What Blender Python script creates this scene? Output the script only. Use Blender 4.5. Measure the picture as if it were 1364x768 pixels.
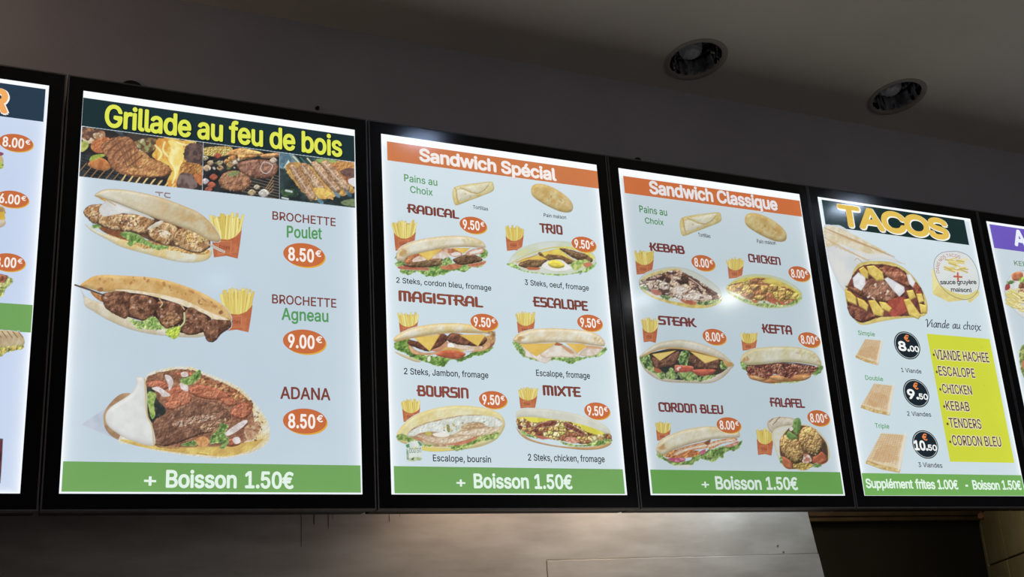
import bpy, bmesh, math, random, json
import numpy as np
from mathutils import Vector, Matrix
from mathutils.geometry import tessellate_polygon

for _o in list(bpy.data.objects):
    bpy.data.objects.remove(_o)
SC = bpy.context.scene
COL = SC.collection
PI = math.pi

# ------------------------------------------------------------------ camera
# world: board plane y=0, x to the right, z up, z=0 at the bottom edge of the boards
F_PX = 1512.88
CAM = np.array([0.0, -2.5266, -0.3462])
YAW, PITCH, ROLL = -0.463394520, 0.314284364, 0.0653690307
def _rot(a, b, c):
    ca, sa, cb, sb, cc, sc = math.cos(a), math.sin(a), math.cos(b), math.sin(b), math.cos(c), math.sin(c)
    Rz = np.array([[ca, -sa, 0], [sa, ca, 0], [0, 0, 1]])
    Rx = np.array([[1, 0, 0], [0, cb, -sb], [0, sb, cb]])
    Ry = np.array([[cc, 0, sc], [0, 1, 0], [-sc, 0, cc]])
    return Rz @ Rx @ Ry
RM = _rot(YAW, PITCH, ROLL)
camd = bpy.data.cameras.new('camera')
cam = bpy.data.objects.new('camera', camd)
COL.objects.link(cam)
SC.camera = cam
camd.sensor_fit = 'HORIZONTAL'
camd.sensor_width = 36.0
camd.lens = 36.0 * F_PX / 1364.0
camd.clip_start = 0.05
_x, _y, _z = RM[:, 0], RM[:, 2], -RM[:, 1]
cam.matrix_world = Matrix(((_x[0], _y[0], _z[0], CAM[0]), (_x[1], _y[1], _z[1], CAM[1]),
                           (_x[2], _y[2], _z[2], CAM[2]), (0, 0, 0, 1)))

# ------------------------------------------------------------------ view, world, room light
SC.view_settings.view_transform = 'Standard'
SC.view_settings.look = 'None'
SC.view_settings.exposure = 0.0
SC.view_settings.gamma = 1.0
SC.view_settings.use_curve_mapping = False
W = bpy.data.worlds.new('world')
SC.world = W
W.use_nodes = True
W.node_tree.nodes['Background'].inputs[0].default_value = (0.5, 0.5, 0.6, 1)
W.node_tree.nodes['Background'].inputs[1].default_value = 0.01

def area_light(name, loc, target, sx, sy, power, color):
    l = bpy.data.lights.new(name, 'AREA')
    l.shape = 'RECTANGLE'; l.size = sx; l.size_y = sy
    l.energy = power; l.color = color
    o = bpy.data.objects.new(name, l); COL.objects.link(o)
    o.location = loc
    o.rotation_euler = (Vector(target) - Vector(loc)).to_track_quat('-Z', 'Y').to_euler()
    return o
CEIL = 1.328
FLOOR = -1.95
# added fill light far behind on the right, added warm lamp on the left
area_light('rear_fill_light', (4.4, -6.12, 0.1), (4.0, -1.6, 1.5), 2.2, 1.4, 15.0, (1.0, 0.95, 0.85))

# ------------------------------------------------------------------ helpers
def tag(o, label=None, cat=None, group=None, kind=None):
    if label: o['label'] = label
    if cat: o['category'] = cat
    if group: o['group'] = group
    if kind: o['kind'] = kind
    return o
def empty(name, loc, label=None, cat=None, group=None):
    o = bpy.data.objects.new(name, None); COL.objects.link(o)
    o.location = loc; o.empty_display_size = .1
    tag(o, label, cat, group)
    return o
def link_mesh(name, me, mat, parent=None, kind=None):
    o = bpy.data.objects.new(name, me); COL.objects.link(o)
    if mat is not None and not me.materials: me.materials.append(mat)
    if parent is not None:
        o.parent = parent
        o.matrix_parent_inverse = Matrix.Translation(parent.location).inverted()
    if kind: o['kind'] = kind
    return o
def bm_obj(name, bm, mat, parent=None, kind=None, smooth=False):
    me = bpy.data.meshes.new(name); bm.to_mesh(me); bm.free()
    if smooth:
        for p in me.polygons: p.use_smooth = True
    return link_mesh(name, me, mat, parent, kind)
def add_box(bm, x0, x1, y0, y1, z0, z1, bev=0.0):
    r = bmesh.ops.create_cube(bm, size=1.0)
    vs = r['verts']
    for v in vs:
        v.co = Vector((x0 + (v.co.x + .5) * (x1 - x0), y0 + (v.co.y + .5) * (y1 - y0), z0 + (v.co.z + .5) * (z1 - z0)))
    if bev:
        es = list({e for v in vs for e in v.link_edges})
        bmesh.ops.bevel(bm, geom=es, offset=bev, segments=2, affect='EDGES')
def box(name, b, mat, parent=None, kind=None, bev=0.0):
    bm = bmesh.new(); add_box(bm, *b, bev=bev)
    return bm_obj(name, bm, mat, parent, kind)
def lathe(bm, prof, center, seg=48, flute=0.0, nflute=0):
    cx, cy, cz = center
    rings = []
    for r, z in prof:
        ring = []
        for i in range(seg):
            a = 2 * PI * i / seg
            rr = r * (1 + (flute * (1 if i % 2 else -1) if nflute else 0))
            ring.append(bm.verts.new((cx + rr * math.cos(a), cy + rr * math.sin(a), cz + z)))
        rings.append(ring)
    for a, b in zip(rings[:-1], rings[1:]):
        for i in range(seg):
            bm.faces.new((a[i], a[(i + 1) % seg], b[(i + 1) % seg], b[i]))
    return rings
def lin(c):
    c = np.asarray(c, float) / 255.0
    return np.where(c <= .04045, c / 12.92, ((np.clip(c, .04045, None) + .055) / 1.055) ** 2.4)

def principled(name, base, rough=.5, metal=0.0, spec=.5, noise=None, bump=None, coat=0.0, aniso=0.0):
    m = bpy.data.materials.new(name); m.use_nodes = True
    nt = m.node_tree; b = nt.nodes['Principled BSDF']
    b.inputs['Base Color'].default_value = (*base, 1); b.inputs['Roughness'].default_value = rough
    b.inputs['Metallic'].default_value = metal; b.inputs['Specular IOR Level'].default_value = spec
    b.inputs['Coat Weight'].default_value = coat
    b.inputs['Anisotropic'].default_value = aniso
    tc = nt.nodes.new('ShaderNodeTexCoord'); mp = nt.nodes.new('ShaderNodeMapping')
    nt.links.new(tc.outputs['Object'], mp.inputs['Vector'])
    sc = noise[3] if noise and len(noise) > 3 else (1, 1, 1)
    mp.inputs['Scale'].default_value = sc
    n = nt.nodes.new('ShaderNodeTexNoise'); nt.links.new(mp.outputs[0], n.inputs['Vector'])
    n.inputs['Scale'].default_value = noise[0] if noise else 20; n.inputs['Detail'].default_value = 4
    amt = noise[1] if noise else .04
    mx = nt.nodes.new('ShaderNodeMix'); mx.data_type = 'RGBA'
    dark = tuple(c * (1 - amt) for c in base)
    lite = tuple(min(1, c * (1 + amt)) for c in base)
    if noise and noise[2]: dark = noise[2]
    mx.inputs['A'].default_value = (*dark, 1); mx.inputs['B'].default_value = (*lite, 1)
    rp = nt.nodes.new('ShaderNodeMapRange'); rp.inputs['From Min'].default_value = .35; rp.inputs['From Max'].default_value = .65
    nt.links.new(n.outputs['Fac'], rp.inputs['Value'])
    nt.links.new(rp.outputs[0], mx.inputs['Factor']); nt.links.new(mx.outputs['Result'], b.inputs['Base Color'])
    if bump:
        bn = nt.nodes.new('ShaderNodeTexNoise'); bn.inputs['Scale'].default_value = bump[0]; bn.inputs['Detail'].default_value = 3
        bp = nt.nodes.new('ShaderNodeBump'); bp.inputs['Strength'].default_value = bump[1]; bp.inputs['Distance'].default_value = .01
        nt.links.new(mp.outputs[0], bn.inputs['Vector']); nt.links.new(bn.outputs['Fac'], bp.inputs['Height'])
        nt.links.new(bp.outputs[0], b.inputs['Normal'])
    return m
def glow(name, color, strength):
    m = bpy.data.materials.new(name); m.use_nodes = True
    nt = m.node_tree; b = nt.nodes['Principled BSDF']
    b.inputs['Base Color'].default_value = (.8, .8, .8, 1)
    b.inputs['Emission Color'].default_value = (*color, 1); b.inputs['Emission Strength'].default_value = strength
    return m

M_CEIL = principled('painted_ceiling', (.72, .68, .62), .8, noise=(3, .05, None), bump=(60, .05))
M_WALL = principled('painted_wall', (.50, .49, .58), .7, noise=(2.5, .06, None), bump=(40, .05))
M_DARKWALL = principled('dark_kitchen_wall', (.030, .028, .022), .7, noise=(2, .15, None))
M_FLOOR = principled('floor_tiles', (.25, .22, .2), .5, noise=(4, .1, None))
M_STEEL = principled('brushed_steel', (.60, .575, .55), .50, metal=.7, noise=(4, .06, (.50, .47, .44), (1.2, 1, 5)), bump=(7, .05))
M_STAIN = principled('dried_grease', (.16, .12, .09), .6)
M_BEZEL = principled('black_acrylic', (.0025, .0025, .006), .12, noise=(8, .1, None))
M_RIM = principled('dark_aluminium', (.22, .22, .23), .4, metal=.5, noise=(30, .1, None))
M_HOUSING = principled('black_metal_housing', (.01, .01, .01), .5)
M_TILE = principled('glazed_wall_tile', (.42, .36, .20), .3, noise=(6, .1, None))
M_GROUT = principled('tile_grout', (.05, .045, .035), .8)
M_LEDGE = principled('brown_painted_ledge', (.13, .09, .055), .5, noise=(7, .2, None))
M_CHROME = principled('mirror_reflector', (.85, .85, .84), .06, metal=1.0, noise=(40, .2, (.4, .4, .42), (1, 1, .2)))
M_TRIM = principled('white_lamp_trim', (.36, .34, .31), .5)
M_BULB = principled('frosted_bulb_glass', (.75, .8, .95), .12, noise=(60, .2, None), bump=(120, .5))
M_COPPER = principled('reddish_pipe', (.35, .12, .06), .4)

def print_mat(name, rough):
    """backlit printed film: the lit colour is the ink colour stored per vertex"""
    m = bpy.data.materials.new(name); m.use_nodes = True
    nt = m.node_tree; b = nt.nodes['Principled BSDF']
    at = nt.nodes.new('ShaderNodeAttribute'); at.attribute_name = 'ink'
    tc = nt.nodes.new('ShaderNodeTexCoord'); n = nt.nodes.new('ShaderNodeTexNoise')
    n.inputs['Scale'].default_value = 9; n.inputs['Detail'].default_value = 2
    nt.links.new(tc.outputs['Object'], n.inputs['Vector'])
    mr = nt.nodes.new('ShaderNodeMapRange'); mr.inputs['To Min'].default_value = .97; mr.inputs['To Max'].default_value = 1.03
    nt.links.new(n.outputs['Fac'], mr.inputs['Value'])
    mul = nt.nodes.new('ShaderNodeVectorMath'); mul.operation = 'SCALE'
    nt.links.new(at.outputs['Color'], mul.inputs[0]); nt.links.new(mr.outputs[0], mul.inputs['Scale'])
    b.inputs['Base Color'].default_value = (.01, .01, .012, 1)
    b.inputs['Roughness'].default_value = rough
    nt.links.new(mul.outputs[0], b.inputs['Emission Color']); b.inputs['Emission Strength'].default_value = 1.0
    return m
M_SHEET = print_mat('backlit_diffuser', .10)
M_PRINT = print_mat('backlit_print', .10)
M_PRINT.cycles.emission_sampling = 'NONE'

# ------------------------------------------------------------------ measuring: photograph crops -> board plane
CR = {'px': (0, 0, 1), 'a': (0, 90, 2.56), 'b': (0, 380, 2.477), 'e3': (90, 100, 4.8), 'e4': (280, 120, 4.519), 'e5': (90, 240, 5.456),
      'e6': (90, 350, 5.246), 'e7': (90, 470, 4.871), 'e8': (340, 270, 2.325),
      'A': (500, 160, 4.2625), 'B': (510, 260, 5.4857), 'C': (660, 260, 5.4857), 'D': (510, 380, 5.908), 'E': (670, 380, 5.908),
      'F': (510, 500, 5.908), 'G': (670, 500, 5.908), 'H': (500, 600, 3.789),
      'I': (810, 210, 4.8714), 'J': (840, 310, 6.985), 'K': (955, 330, 8.531), 'L': (840, 410, 6.979), 'M': (970, 420, 7.679),
      'N': (860, 520, 6.979), 'O': (990, 520, 6.4), 'Q': (860, 610, 4.5467),
      'R': (1070, 240, 3.84), 'S': (1110, 420, 3.657), 'T': (1220, 430, 3.66), 'U': (1290, 280, 4.8), 'V': (1100, 600, 4.572)}
def on_plane(px, py, Y=0.0):
    dx = (np.asarray(px, float) - 682) / F_PX; dz = -(np.asarray(py, float) - 384) / F_PX
    d = [RM[i, 0] * dx + RM[i, 1] + RM[i, 2] * dz for i in range(3)]
    t = (Y - CAM[1]) / d[1]
    return CAM[0] + t * d[0], CAM[2] + t * d[2]
def P(cr, x, y):
    ox, oy, s = CR[cr]
    return on_plane(ox + np.asarray(x, float) / s, oy + np.asarray(y, float) / s)

# ------------------------------------------------------------------ boards: outer edges, lit sheets
EDGES = [-0.5725, 0.1509, 0.8770, 1.5905, 2.3122, 3.0416, 3.765]
SHEETS = [(-.5365, .1131), (.1872, .8417), (.9128, 1.5542), (1.6259, 2.2770), (2.3490, 3.0030), (3.0778, 3.7300)]
ZB, ZT = .0355, .9646
BASE = [(193, 209, 236), (190, 207, 219), (202, 218, 226), (182, 198, 206), (200, 217, 224), (190, 205, 213)]
GLOWT = [.016, .017, .022, .018, .006, .006]
def sheet_color(k, X, Z):
    """edge-lit panel: brightest beside the light strips in its four edges"""
    x0, x1 = SHEETS[k]
    X = np.asarray(X, float); Z = np.asarray(Z, float)
    ds = np.minimum(X - x0, x1 - X); dt = ZT - Z; db = Z - ZB
    g = np.maximum(np.exp(-np.clip(ds, 0, 9) / .009), np.exp(-np.clip(db, 0, 9) / .006))
    g = np.maximum(g, 1 / (1 + np.exp((dt - GLOWT[k] * 1.7) / (GLOWT[k] * .3))))
    wide = .17 * np.maximum(np.maximum(np.exp(-ds / .06), 1.3 * np.exp(-dt / .22)), np.exp(-db / .08))
    base = lin(BASE[k])
    c = base + (np.array([1.0, 1.03, 1.06]) - base) * np.clip(g * .95 + wide * (1 - g), 0, 1)[..., None]
    return c
def band_gain(k, X, Z):
    x0, x1 = SHEETS[k]
    ds = np.minimum(X - x0, x1 - X); dd = np.minimum(ZT - Z, Z - ZB)
    return 1 + .09 * np.maximum(np.exp(-ds / .05), np.exp(-dd / .04))
BOARD = []
LY = dict(sheet=-.00100, band=-.00112, under=-.00124, pic=-.00140, over=-.00152, badge=-.00164, badge2=-.00176, text=-.00200)

def ink_mesh(name, verts, faces, cols, parent, mat=None, kind=None, label=None):
    me = bpy.data.meshes.new(name)
    me.from_pydata([], [], [])
    verts = np.asarray(verts, np.float32); faces = np.asarray(faces, np.int32)
    nv, nf, k = len(verts), len(faces), faces.shape[1]
    me.vertices.add(nv); me.vertices.foreach_set('co', verts.ravel())
    me.loops.add(nf * k); me.loops.foreach_set('vertex_index', faces.ravel())
    me.polygons.add(nf); me.polygons.foreach_set('loop_start', np.arange(nf, dtype=np.int32) * k)
    me.update(calc_edges=True)
    at = me.color_attributes.new('ink', 'FLOAT_COLOR', 'POINT')
    c = np.ones((nv, 4), np.float32); c[:, :3] = np.clip(cols, 0, 4)
    at.data.foreach_set('color', c.ravel())
    o = link_mesh(name, me, mat or M_PRINT, parent, kind)
    if label: o['label'] = label
    return o
def quad_grid(name, k, quad, y, col, parent, n=(24, 12), gain=True, label=None, mat=None):
    """quad = TL, TR, BR, BL in (X, Z)"""
    u = np.linspace(0, 1, n[0]); v = np.linspace(0, 1, n[1])
    U, V = np.meshgrid(u, v)
    q = [np.array(p) for p in quad]
    pt = [(1 - U) * (1 - V) * q[0][i] + U * (1 - V) * q[1][i] + U * V * q[2][i] + (1 - U) * V * q[3][i] for i in (0, 1)]
    X, Z = pt
    if col is None: c = sheet_color(k, X, Z)
    else:
        c = np.ones(X.shape + (3,)) * lin(col)
        if gain: c = c * band_gain(k, X, Z)[..., None]
    idx = np.arange(X.size).reshape(X.shape)
    f = np.stack([idx[1:, :-1], idx[1:, 1:], idx[:-1, 1:], idx[:-1, :-1]], -1).reshape(-1, 4)
    vv = np.stack([X, np.full_like(X, y), Z], -1).reshape(-1, 3)
    return ink_mesh(name, vv, f, c.reshape(-1, 3), parent, mat=mat, label=label)

# ------------------------------------------------------------------ the room
WALLY = .12
TH = math.radians(10); FOLD = -1.4
# the ceiling rises from the wall towards the room, then runs level
def ceil_z(y): return CEIL + math.tan(TH) * (WALLY - max(y, FOLD))
def ceil_hit(o, d):
    k = math.tan(TH); t = (CEIL + k * (WALLY - o[1]) - o[2]) / (d[2] + k * d[1]); p = o + t * d
    if p[1] < FOLD: t = (ceil_z(FOLD) - o[2]) / d[2]; p = o + t * d
    return p
def mirrored(px, py):
    """ceiling point seen mirrored in the glossy boards"""
    x, z = map(float, on_plane(px, py)); o = np.array([x, 0.0, z]); d = (o - CAM) * np.array([1, -1, 1])
    return ceil_hit(o, d)
def seen(px, py):
    x, z = map(float, on_plane(px, py)); d = np.array([x, 0.0, z]) - CAM
    return ceil_hit(CAM, d)
LAMPS = [(float(p[0]), float(p[1]), on) for p, on in ((seen(927, 79.5), False), (seen(1195, 129), False), (mirrored(560, 188), True), (mirrored(1128, 278), True), (mirrored(290, 375), True), (mirrored(972, 398), True), (mirrored(855, 400), True))]
LR = .083
def ceiling_mesh():
    bm = bmesh.new()
    for y0, y1 in ((WALLY, FOLD), (FOLD, -6.2)):
        pts = [[Vector((x, y, 0)) for x, y in ((-3.2, y0), (-3.2, y1), (7.0, y1), (7.0, y0))]]
        for x, y, on in LAMPS:
            if y1 < y < y0: pts.append([Vector((x + LR * math.cos(2 * PI * i / 40), y + LR * math.cos(TH if y > FOLD else 0) * math.sin(2 * PI * i / 40), 0)) for i in range(40)])
        flat = [p for l in pts for p in l]
        vs = [bm.verts.new((p.x, p.y, ceil_z(p.y))) for p in flat]
        for t in tessellate_polygon(pts):
            try: bm.faces.new([vs[i] for i in t])
            except ValueError: pass
    return bm
bm_obj('ceiling', ceiling_mesh(), M_CEIL, kind='structure')
# bulkhead the boards hang on, with the kitchen opening below it
box('wall_back', (-3.2, 7.0, WALLY, WALLY + .10, .03, CEIL + .02), M_WALL, kind='structure')
box('wall_left', (-3.3, -3.2, -6.2, 4.4, FLOOR, CEIL + .35), M_WALL, kind='structure')
box('wall_front', (-3.3, 7.1, -6.3, -6.2, FLOOR, CEIL + .35), M_WALL, kind='structure')
box('wall_side', (7.0, 7.1, -6.2, 4.4, FLOOR, CEIL + .35), M_WALL, kind='structure')
box('floor', (-3.3, 7.1, -6.3, 4.5, FLOOR - .05, FLOOR), M_FLOOR, kind='structure')
box('wall_kitchen', (-3.3, 7.1, 2.5, 2.6, FLOOR, .70), M_DARKWALL, kind='structure')
box('ceiling_kitchen', (-3.3, 7.1, WALLY + .10, 2.6, .62, .70), M_DARKWALL, kind='structure')
# painted ledges running along the top of the kitchen wall
box('trim_1', (2.9, 5.50, 2.42, 2.4995, .262, .285), M_LEDGE, kind='structure', bev=.003)
box('trim_2', (2.9, 5.50, 2.40, 2.4995, .287, .330), M_LEDGE, kind='structure', bev=.004)

# tiled wall of the kitchen, set askew: tiles one by one
tw = empty('wall_right', (5.545, 2.5, FLOOR)); tw['kind'] = 'structure'
tw.rotation_euler = (0, 0, math.atan2(-.78, -.62))
def tiled_wall():
    bm = bmesh.new(); add_box(bm, 0, 3.0, 0, .06, 0, 2.6)
    me = bpy.data.meshes.new('grout_bed'); bm.to_mesh(me); bm.free()
    o = bpy.data.objects.new('grout_bed', me); COL.objects.link(o); me.materials.append(M_GROUT); o.parent = tw
    bm = bmesh.new(); add_box(bm, .002, .075, -.012, 0, 1.4, 2.6, bev=.003)
    me = bpy.data.meshes.new('corner_strip'); bm.to_mesh(me); bm.free()
    o = bpy.data.objects.new('corner_strip', me); COL.objects.link(o); me.materials.append(M_TILE); o.parent = tw
    tw_, th_ = .60, .30
    bm = bmesh.new(); add_box(bm, .004, tw_ - .004, -.012, .004, .004, th_ - .004, bev=.003)
    me = bpy.data.meshes.new('tile'); bm.to_mesh(me); bm.free(); me.materials.append(M_TILE)
    for i in range(4):
        for j in range(4):
            o = bpy.data.objects.new('tile', me); COL.objects.link(o); o.parent = tw
            o.location = (.08 + i * tw_, random.Random(i * 9 + j).uniform(-.001, .001), TILE_Z0 + j * th_)
TILE_Z0 = 1.348
tiled_wall()

# ------------------------------------------------------------------ recessed ceiling lamps
def local_part(name, bm, mat, t, smooth=False):
    o = bm_obj(name, bm, mat, None, smooth=smooth); o.parent = t; return o
def downlight(x, y, on, label, led=None):
    t = empty('ceiling_lamp', (x, y, ceil_z(y)), label, 'lamp', 'recessed ceiling lamps')
    if y > FOLD: t.rotation_euler = (-TH, 0, 0)
    k = LR / .078; O = (0, 0, 0)
    bm = bmesh.new(); lathe(bm, [(LR, .012), (.076 * k, .0), (.079 * k, -.003), (.090 * k, -.0035), (.093 * k, 0.0), (.093 * k, .002)], O, 64)
    local_part('trim_ring', bm, M_TRIM, t, smooth=True)
    bm = bmesh.new(); lathe(bm, [(.0775 * k, .004), (.077 * k, .03), (.073 * k, .065), (.064 * k, .095), (.050 * k, .118), (.03, .13), (.001, .132)], O, 36, flute=.010, nflute=1)
    local_part('reflector', bm, M_CHROME, t)
    if on:
        bm = bmesh.new(); lathe(bm, [(.001, .020), (.04, .0205), (.070, .024), (.072, .03), (.06, .04), (.001, .045)], O, 40)
        local_part('glass_diffuser', bm, led, t, smooth=True)
    else:
        bm = bmesh.new()
        lathe(bm, [(.001, .022), (.014, .024), (.026, .030), (.034, .042), (.037, .066), (.026, .100), (.018, .125), (.001, .13)], (0, .012, 0), 30, flute=.05, nflute=1)
        local_part('bulb', bm, M_BULB, t)
        bm = bmesh.new(); lathe(bm, [(.035, .072), (.040, .074), (.040, .090), (.034, .092)], (0, .012, 0), 32)
        local_part('bulb_collar', bm, M_HOUSING, t, smooth=True)
    return t
LEDS = [None, None, glow('lit_led_diffuser', (.50, .66, 1.0), 26.0), glow('bright_led_diffuser', (.62, .76, 1.0), 60.0), glow('far_led_diffuser', (.6, .75, 1.0), 8.0), glow('rear_led_diffuser', (1.0, .95, .82), 50.0), glow('side_led_diffuser', (.9, .95, 1.0), 22.0)]
_lab = ['unlit recessed round ceiling lamp, the one farther left, above the classic sandwich board',
        'unlit recessed round ceiling lamp, the one farther right, above the tacos board',
        'lit cool white recessed lamp mirrored in the special sandwich board',
        'lit cool white recessed lamp mirrored in the tacos board',
        'lit cool white recessed lamp behind the camera, mirrored in the grill board',
        'lit cool white recessed lamp far back, mirrored in the classic sandwich board',
        'lit recessed lamp far back on the left, mirrored beside the kebab picture']
for (x, y, on), lb, led in zip(LAMPS, _lab, LEDS): downlight(x, y, on, lb, led)

# ------------------------------------------------------------------ extractor hood behind the boards
HY = .62
hood = empty('extractor_hood', (1.0, HY, -.2), 'brushed stainless steel extractor hood behind and below the menu boards', 'hood')
def slab(name, pts, y0, y1, mat, parent, bev=.002):
    bm = bmesh.new()
    a = [bm.verts.new((x, y0, z)) for x, z in pts]; b = [bm.verts.new((x, y1, z)) for x, z in pts]
    bm.faces.new(a[::-1]); bm.faces.new(b)
    for i in range(len(pts)): bm.faces.new((a[i], a[(i + 1) % len(pts)], b[(i + 1) % len(pts)], b[i]))
    bmesh.ops.recalc_face_normals(bm, faces=bm.faces)
    bmesh.ops.bevel(bm, geom=list(bm.edges), offset=bev, segments=1, affect='EDGES')
    return bm_obj(name, bm, mat, parent)
def hx(px, py):
    a = on_plane(px, py, HY); return float(a[0]), float(a[1])
(_ax, _az), (_bx, _bz) = hx(1076, 681), hx(1098.2, 768)
_sl = (_bx - _ax) / (_bz - _az)
edge_x = lambda z: _ax + _sl * (z - _az)
_sz = hx(1092, 736.5)[1]
_xs = hx(728, 747)[0]
slab('upper_panel', [(-2.2, -.9), (_xs, -.9), (_xs, _sz), (edge_x(_sz), _sz), (edge_x(.30), .30), (-2.2, .30)], HY, HY + .02, M_STEEL, hood)
slab('lower_panel', [(_xs + .0008, -.9), (edge_x(-.9), -.9), (edge_x(_sz - .0012), _sz - .0012), (_xs + .0008, _sz - .0012)], HY - .0006, HY + .018, M_STEEL, hood, bev=.0006)
slab('side_panel', [(edge_x(-.9) - .02, -.9), (edge_x(-.9) - .001, -.9), (edge_x(.3) - .001, .3), (edge_x(.3) - .02, .3)], HY + .02, HY + 1.1, M_STEEL, hood)
for i, (px, py) in enumerate([(1035.5, 726), (1043.5, 734.5)]):
    x, z = hx(px, py)
    bm = bmesh.new(); bmesh.ops.create_uvsphere(bm, u_segments=14, v_segments=8, radius=.0042)
    for v in bm.verts: v.co = Vector((x + v.co.x, HY - .001 + v.co.y * .5, z + v.co.z))
    bm_obj('rivet', bm, M_RIM, hood, smooth=True)

# dark drip marks running down the hood from its top edge
for px, y0, y1, wd in ((401, 684, 729, .0016), (418, 684, 699, .0035), (437, 684, 705, .0018), (443, 684, 692, .0012), (518, 683, 695, .0014), (532, 683, 688, .0012)):
    (x, z0), (_, z1) = hx(px, y0 - 14), hx(px, y1)
    slab('drip_mark', [(x - wd * .5, z1 + .004), (x, z1), (x + wd * .5, z1 + .004), (x + wd, z0), (x - wd, z0)], HY - .0004, HY + .0002, M_STAIN, hood, bev=.00005)
# spots under the kitchen ceiling that wash the hood (hidden behind the boards from the camera)
def hood_spot(px, power, color, lb):
    x = float(on_plane(px, 684, HY)[0])
    t = empty('spot_lamp', (x, HY - .13, .62), lb, 'lamp', 'spot lamps over the extractor hood')
    bm = bmesh.new(); lathe(bm, [(.03, .0), (.03, -.30), (.034, -.31), (.034, -.36), (.031, -.362), (.031, -.33), (.001, -.33)], (x, HY - .13, .62), 24)
    bm_obj('lamp_body', bm, M_HOUSING, t, smooth=True)
    l = bpy.data.lights.new('spot_beam', 'SPOT'); l.energy = power; l.color = color; l.spot_size = math.radians(112); l.spot_blend = .7; l.shadow_soft_size = .02
    o = bpy.data.objects.new('spot_beam', l); COL.objects.link(o); o.parent = t
    o.matrix_parent_inverse = Matrix.Translation(t.location).inverted()
    o.location = (x, HY - .13, .62 - .365)
    o.rotation_euler = (math.radians(22), 0, 0)
WARM = (1.0, .74, .50)
area_light('hood_fill_warm', (1.85, .36, .52), (1.95, .62, -.1), .55, .06, 6.0, (1.0, .80, .60))  # added fill light, spreads a broad warm wash over the hood face
area_light('hood_fill_cool', (2.42, .36, .52), (2.45, .62, -.1), .25, .06, 4.4, (.86, 1.0, .97))  # added cool fill for the right end of the hood
hood_spot(612, 2.2, WARM, 'warm spot lamp behind the special sandwich board, the left one of three over the hood')
hood_spot(840, 2.0, WARM, 'warm spot lamp behind the classic sandwich board, middle one of three over the hood')
hood_spot(1010, 2.2, (.80, .95, 1.0), 'cool white spot lamp at the right end of the extractor hood')

area_light('kitchen_fill_light', (3.7, 1.75, .56), (4.4, 1.9, -1.0), .4, .4, 4.2, (1.0, .85, .6))  # added fill light that lifts the dark kitchen corner
# reddish pipe end poking out at the top of the tiled wall
def pipe_end():
    px, pz = on_plane(1314, 689.5, 2.38)
    c = Vector((float(px), 2.38, float(pz)))
    t = empty('pipe_end', c, 'small reddish pipe end with a pale collar at the top of the tiled kitchen wall', 'pipe')
    d = Vector((-.9, -.35, .12)).normalized()
    q = d.to_track_quat('Z', 'Y').to_matrix()
    for nm, r, a, b, m in (('pipe', .018, .0, .085, M_COPPER), ('collar', .024, -.02, .0, M_TILE)):
        bm = bmesh.new(); bmesh.ops.create_cone(bm, cap_ends=True, segments=24, radius1=r, radius2=r, depth=b - a)
        for v in bm.verts: v.co = c + q @ (v.co + Vector((0, 0, (a + b) / 2)))
        bmesh.ops.bevel(bm, geom=list(bm.edges), offset=.002, segments=2, affect='EDGES')
        bm_obj(nm, bm, m, t)
pipe_end()

# small fittings on the wall just above the boards
def grommet(px, py, r, lb, nm='cable_grommet', cat='grommet', mat=None):
    x, z = map(float, on_plane(px, py, WALLY - .004))
    t = empty(nm, (x, WALLY, z), lb, cat)
    def disc(name, r0, y0, y1, m):
        bm = bmesh.new(); bmesh.ops.create_cone(bm, cap_ends=True, segments=32, radius1=r0, radius2=r0 * .9, depth=y1 - y0)
        for v in bm.verts: v.co = Vector((x + v.co.x, (y0 + y1) / 2 + v.co.z * -1, z + v.co.y))
        bm_obj(name, bm, m, t)
    disc('flange', r, WALLY - .006, WALLY, M_HOUSING)
    disc('plug', r * .6, WALLY - .010, WALLY - .006, M_BEZEL)
grommet(176, 121, .031, 'black round cable grommet on the wall above the grill board')
grommet(1328, 291, .022, 'small black grommet on the wall above the purple headed board')
grommet(850, 214, .012, 'tiny black grommet on the wall above the classic sandwich board')
grommet(423, 143.5, .0055, 'small screw in the wall above the grill board', 'wall_screw', 'screw')

# frame added around the unseen fill light on the far wall behind the camera
wf = bmesh.new()
for b in ((3.2, 5.6, -6.2, -6.16, .85, .90), (3.2, 5.6, -6.2, -6.16, -.70, -.65), (3.2, 3.25, -6.2, -6.16, -.65, .85), (5.55, 5.6, -6.2, -6.16, -.65, .85)): add_box(wf, *b)
bm_obj('fill_light_frame', wf, M_TRIM, kind='structure')
# unseen warm lamp added left of the boards to brighten the wall
def added_lamp(x, y, z):
    t = empty('added_lamp', (x, WALLY, z), 'added warm fill lamp with a conical shade left of the boards, unseen outside the frame', 'lamp')
    box('backplate', (x - .04, x + .04, WALLY - .012, WALLY, z - .07, z + .07), M_RIM, t, bev=.003)
    box('arm', (x - .008, x + .008, y, WALLY - .012, z + .055, z + .07), M_RIM, t, bev=.002)
    bm = bmesh.new(); lathe(bm, [(.02, .07), (.03, .065), (.075, .02), (.073, .02), (.028, .062), (.001, .062)], (x, y, z), 32)
    bm_obj('lamp_shade', bm, M_RIM, t, smooth=True)
    bm = bmesh.new(); lathe(bm, [(.001, -.045), (.018, -.04), (.028, -.02), (.026, 0), (.014, .03), (.012, .058)], (x, y, z), 24)
    bm_obj('bulb', bm, glow('warm_bulb', (1.0, .62, .32), 6.0), t, smooth=True)
    l = bpy.data.lights.new('warm_fill_light', 'POINT'); l.energy = 7.0; l.color = (1.0, .74, .48); l.shadow_soft_size = .03
    o = bpy.data.objects.new('warm_fill_light', l); COL.objects.link(o); o.parent = t
    o.matrix_parent_inverse = Matrix.Translation(t.location).inverted(); o.location = (x, y, z - .06)
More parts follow.
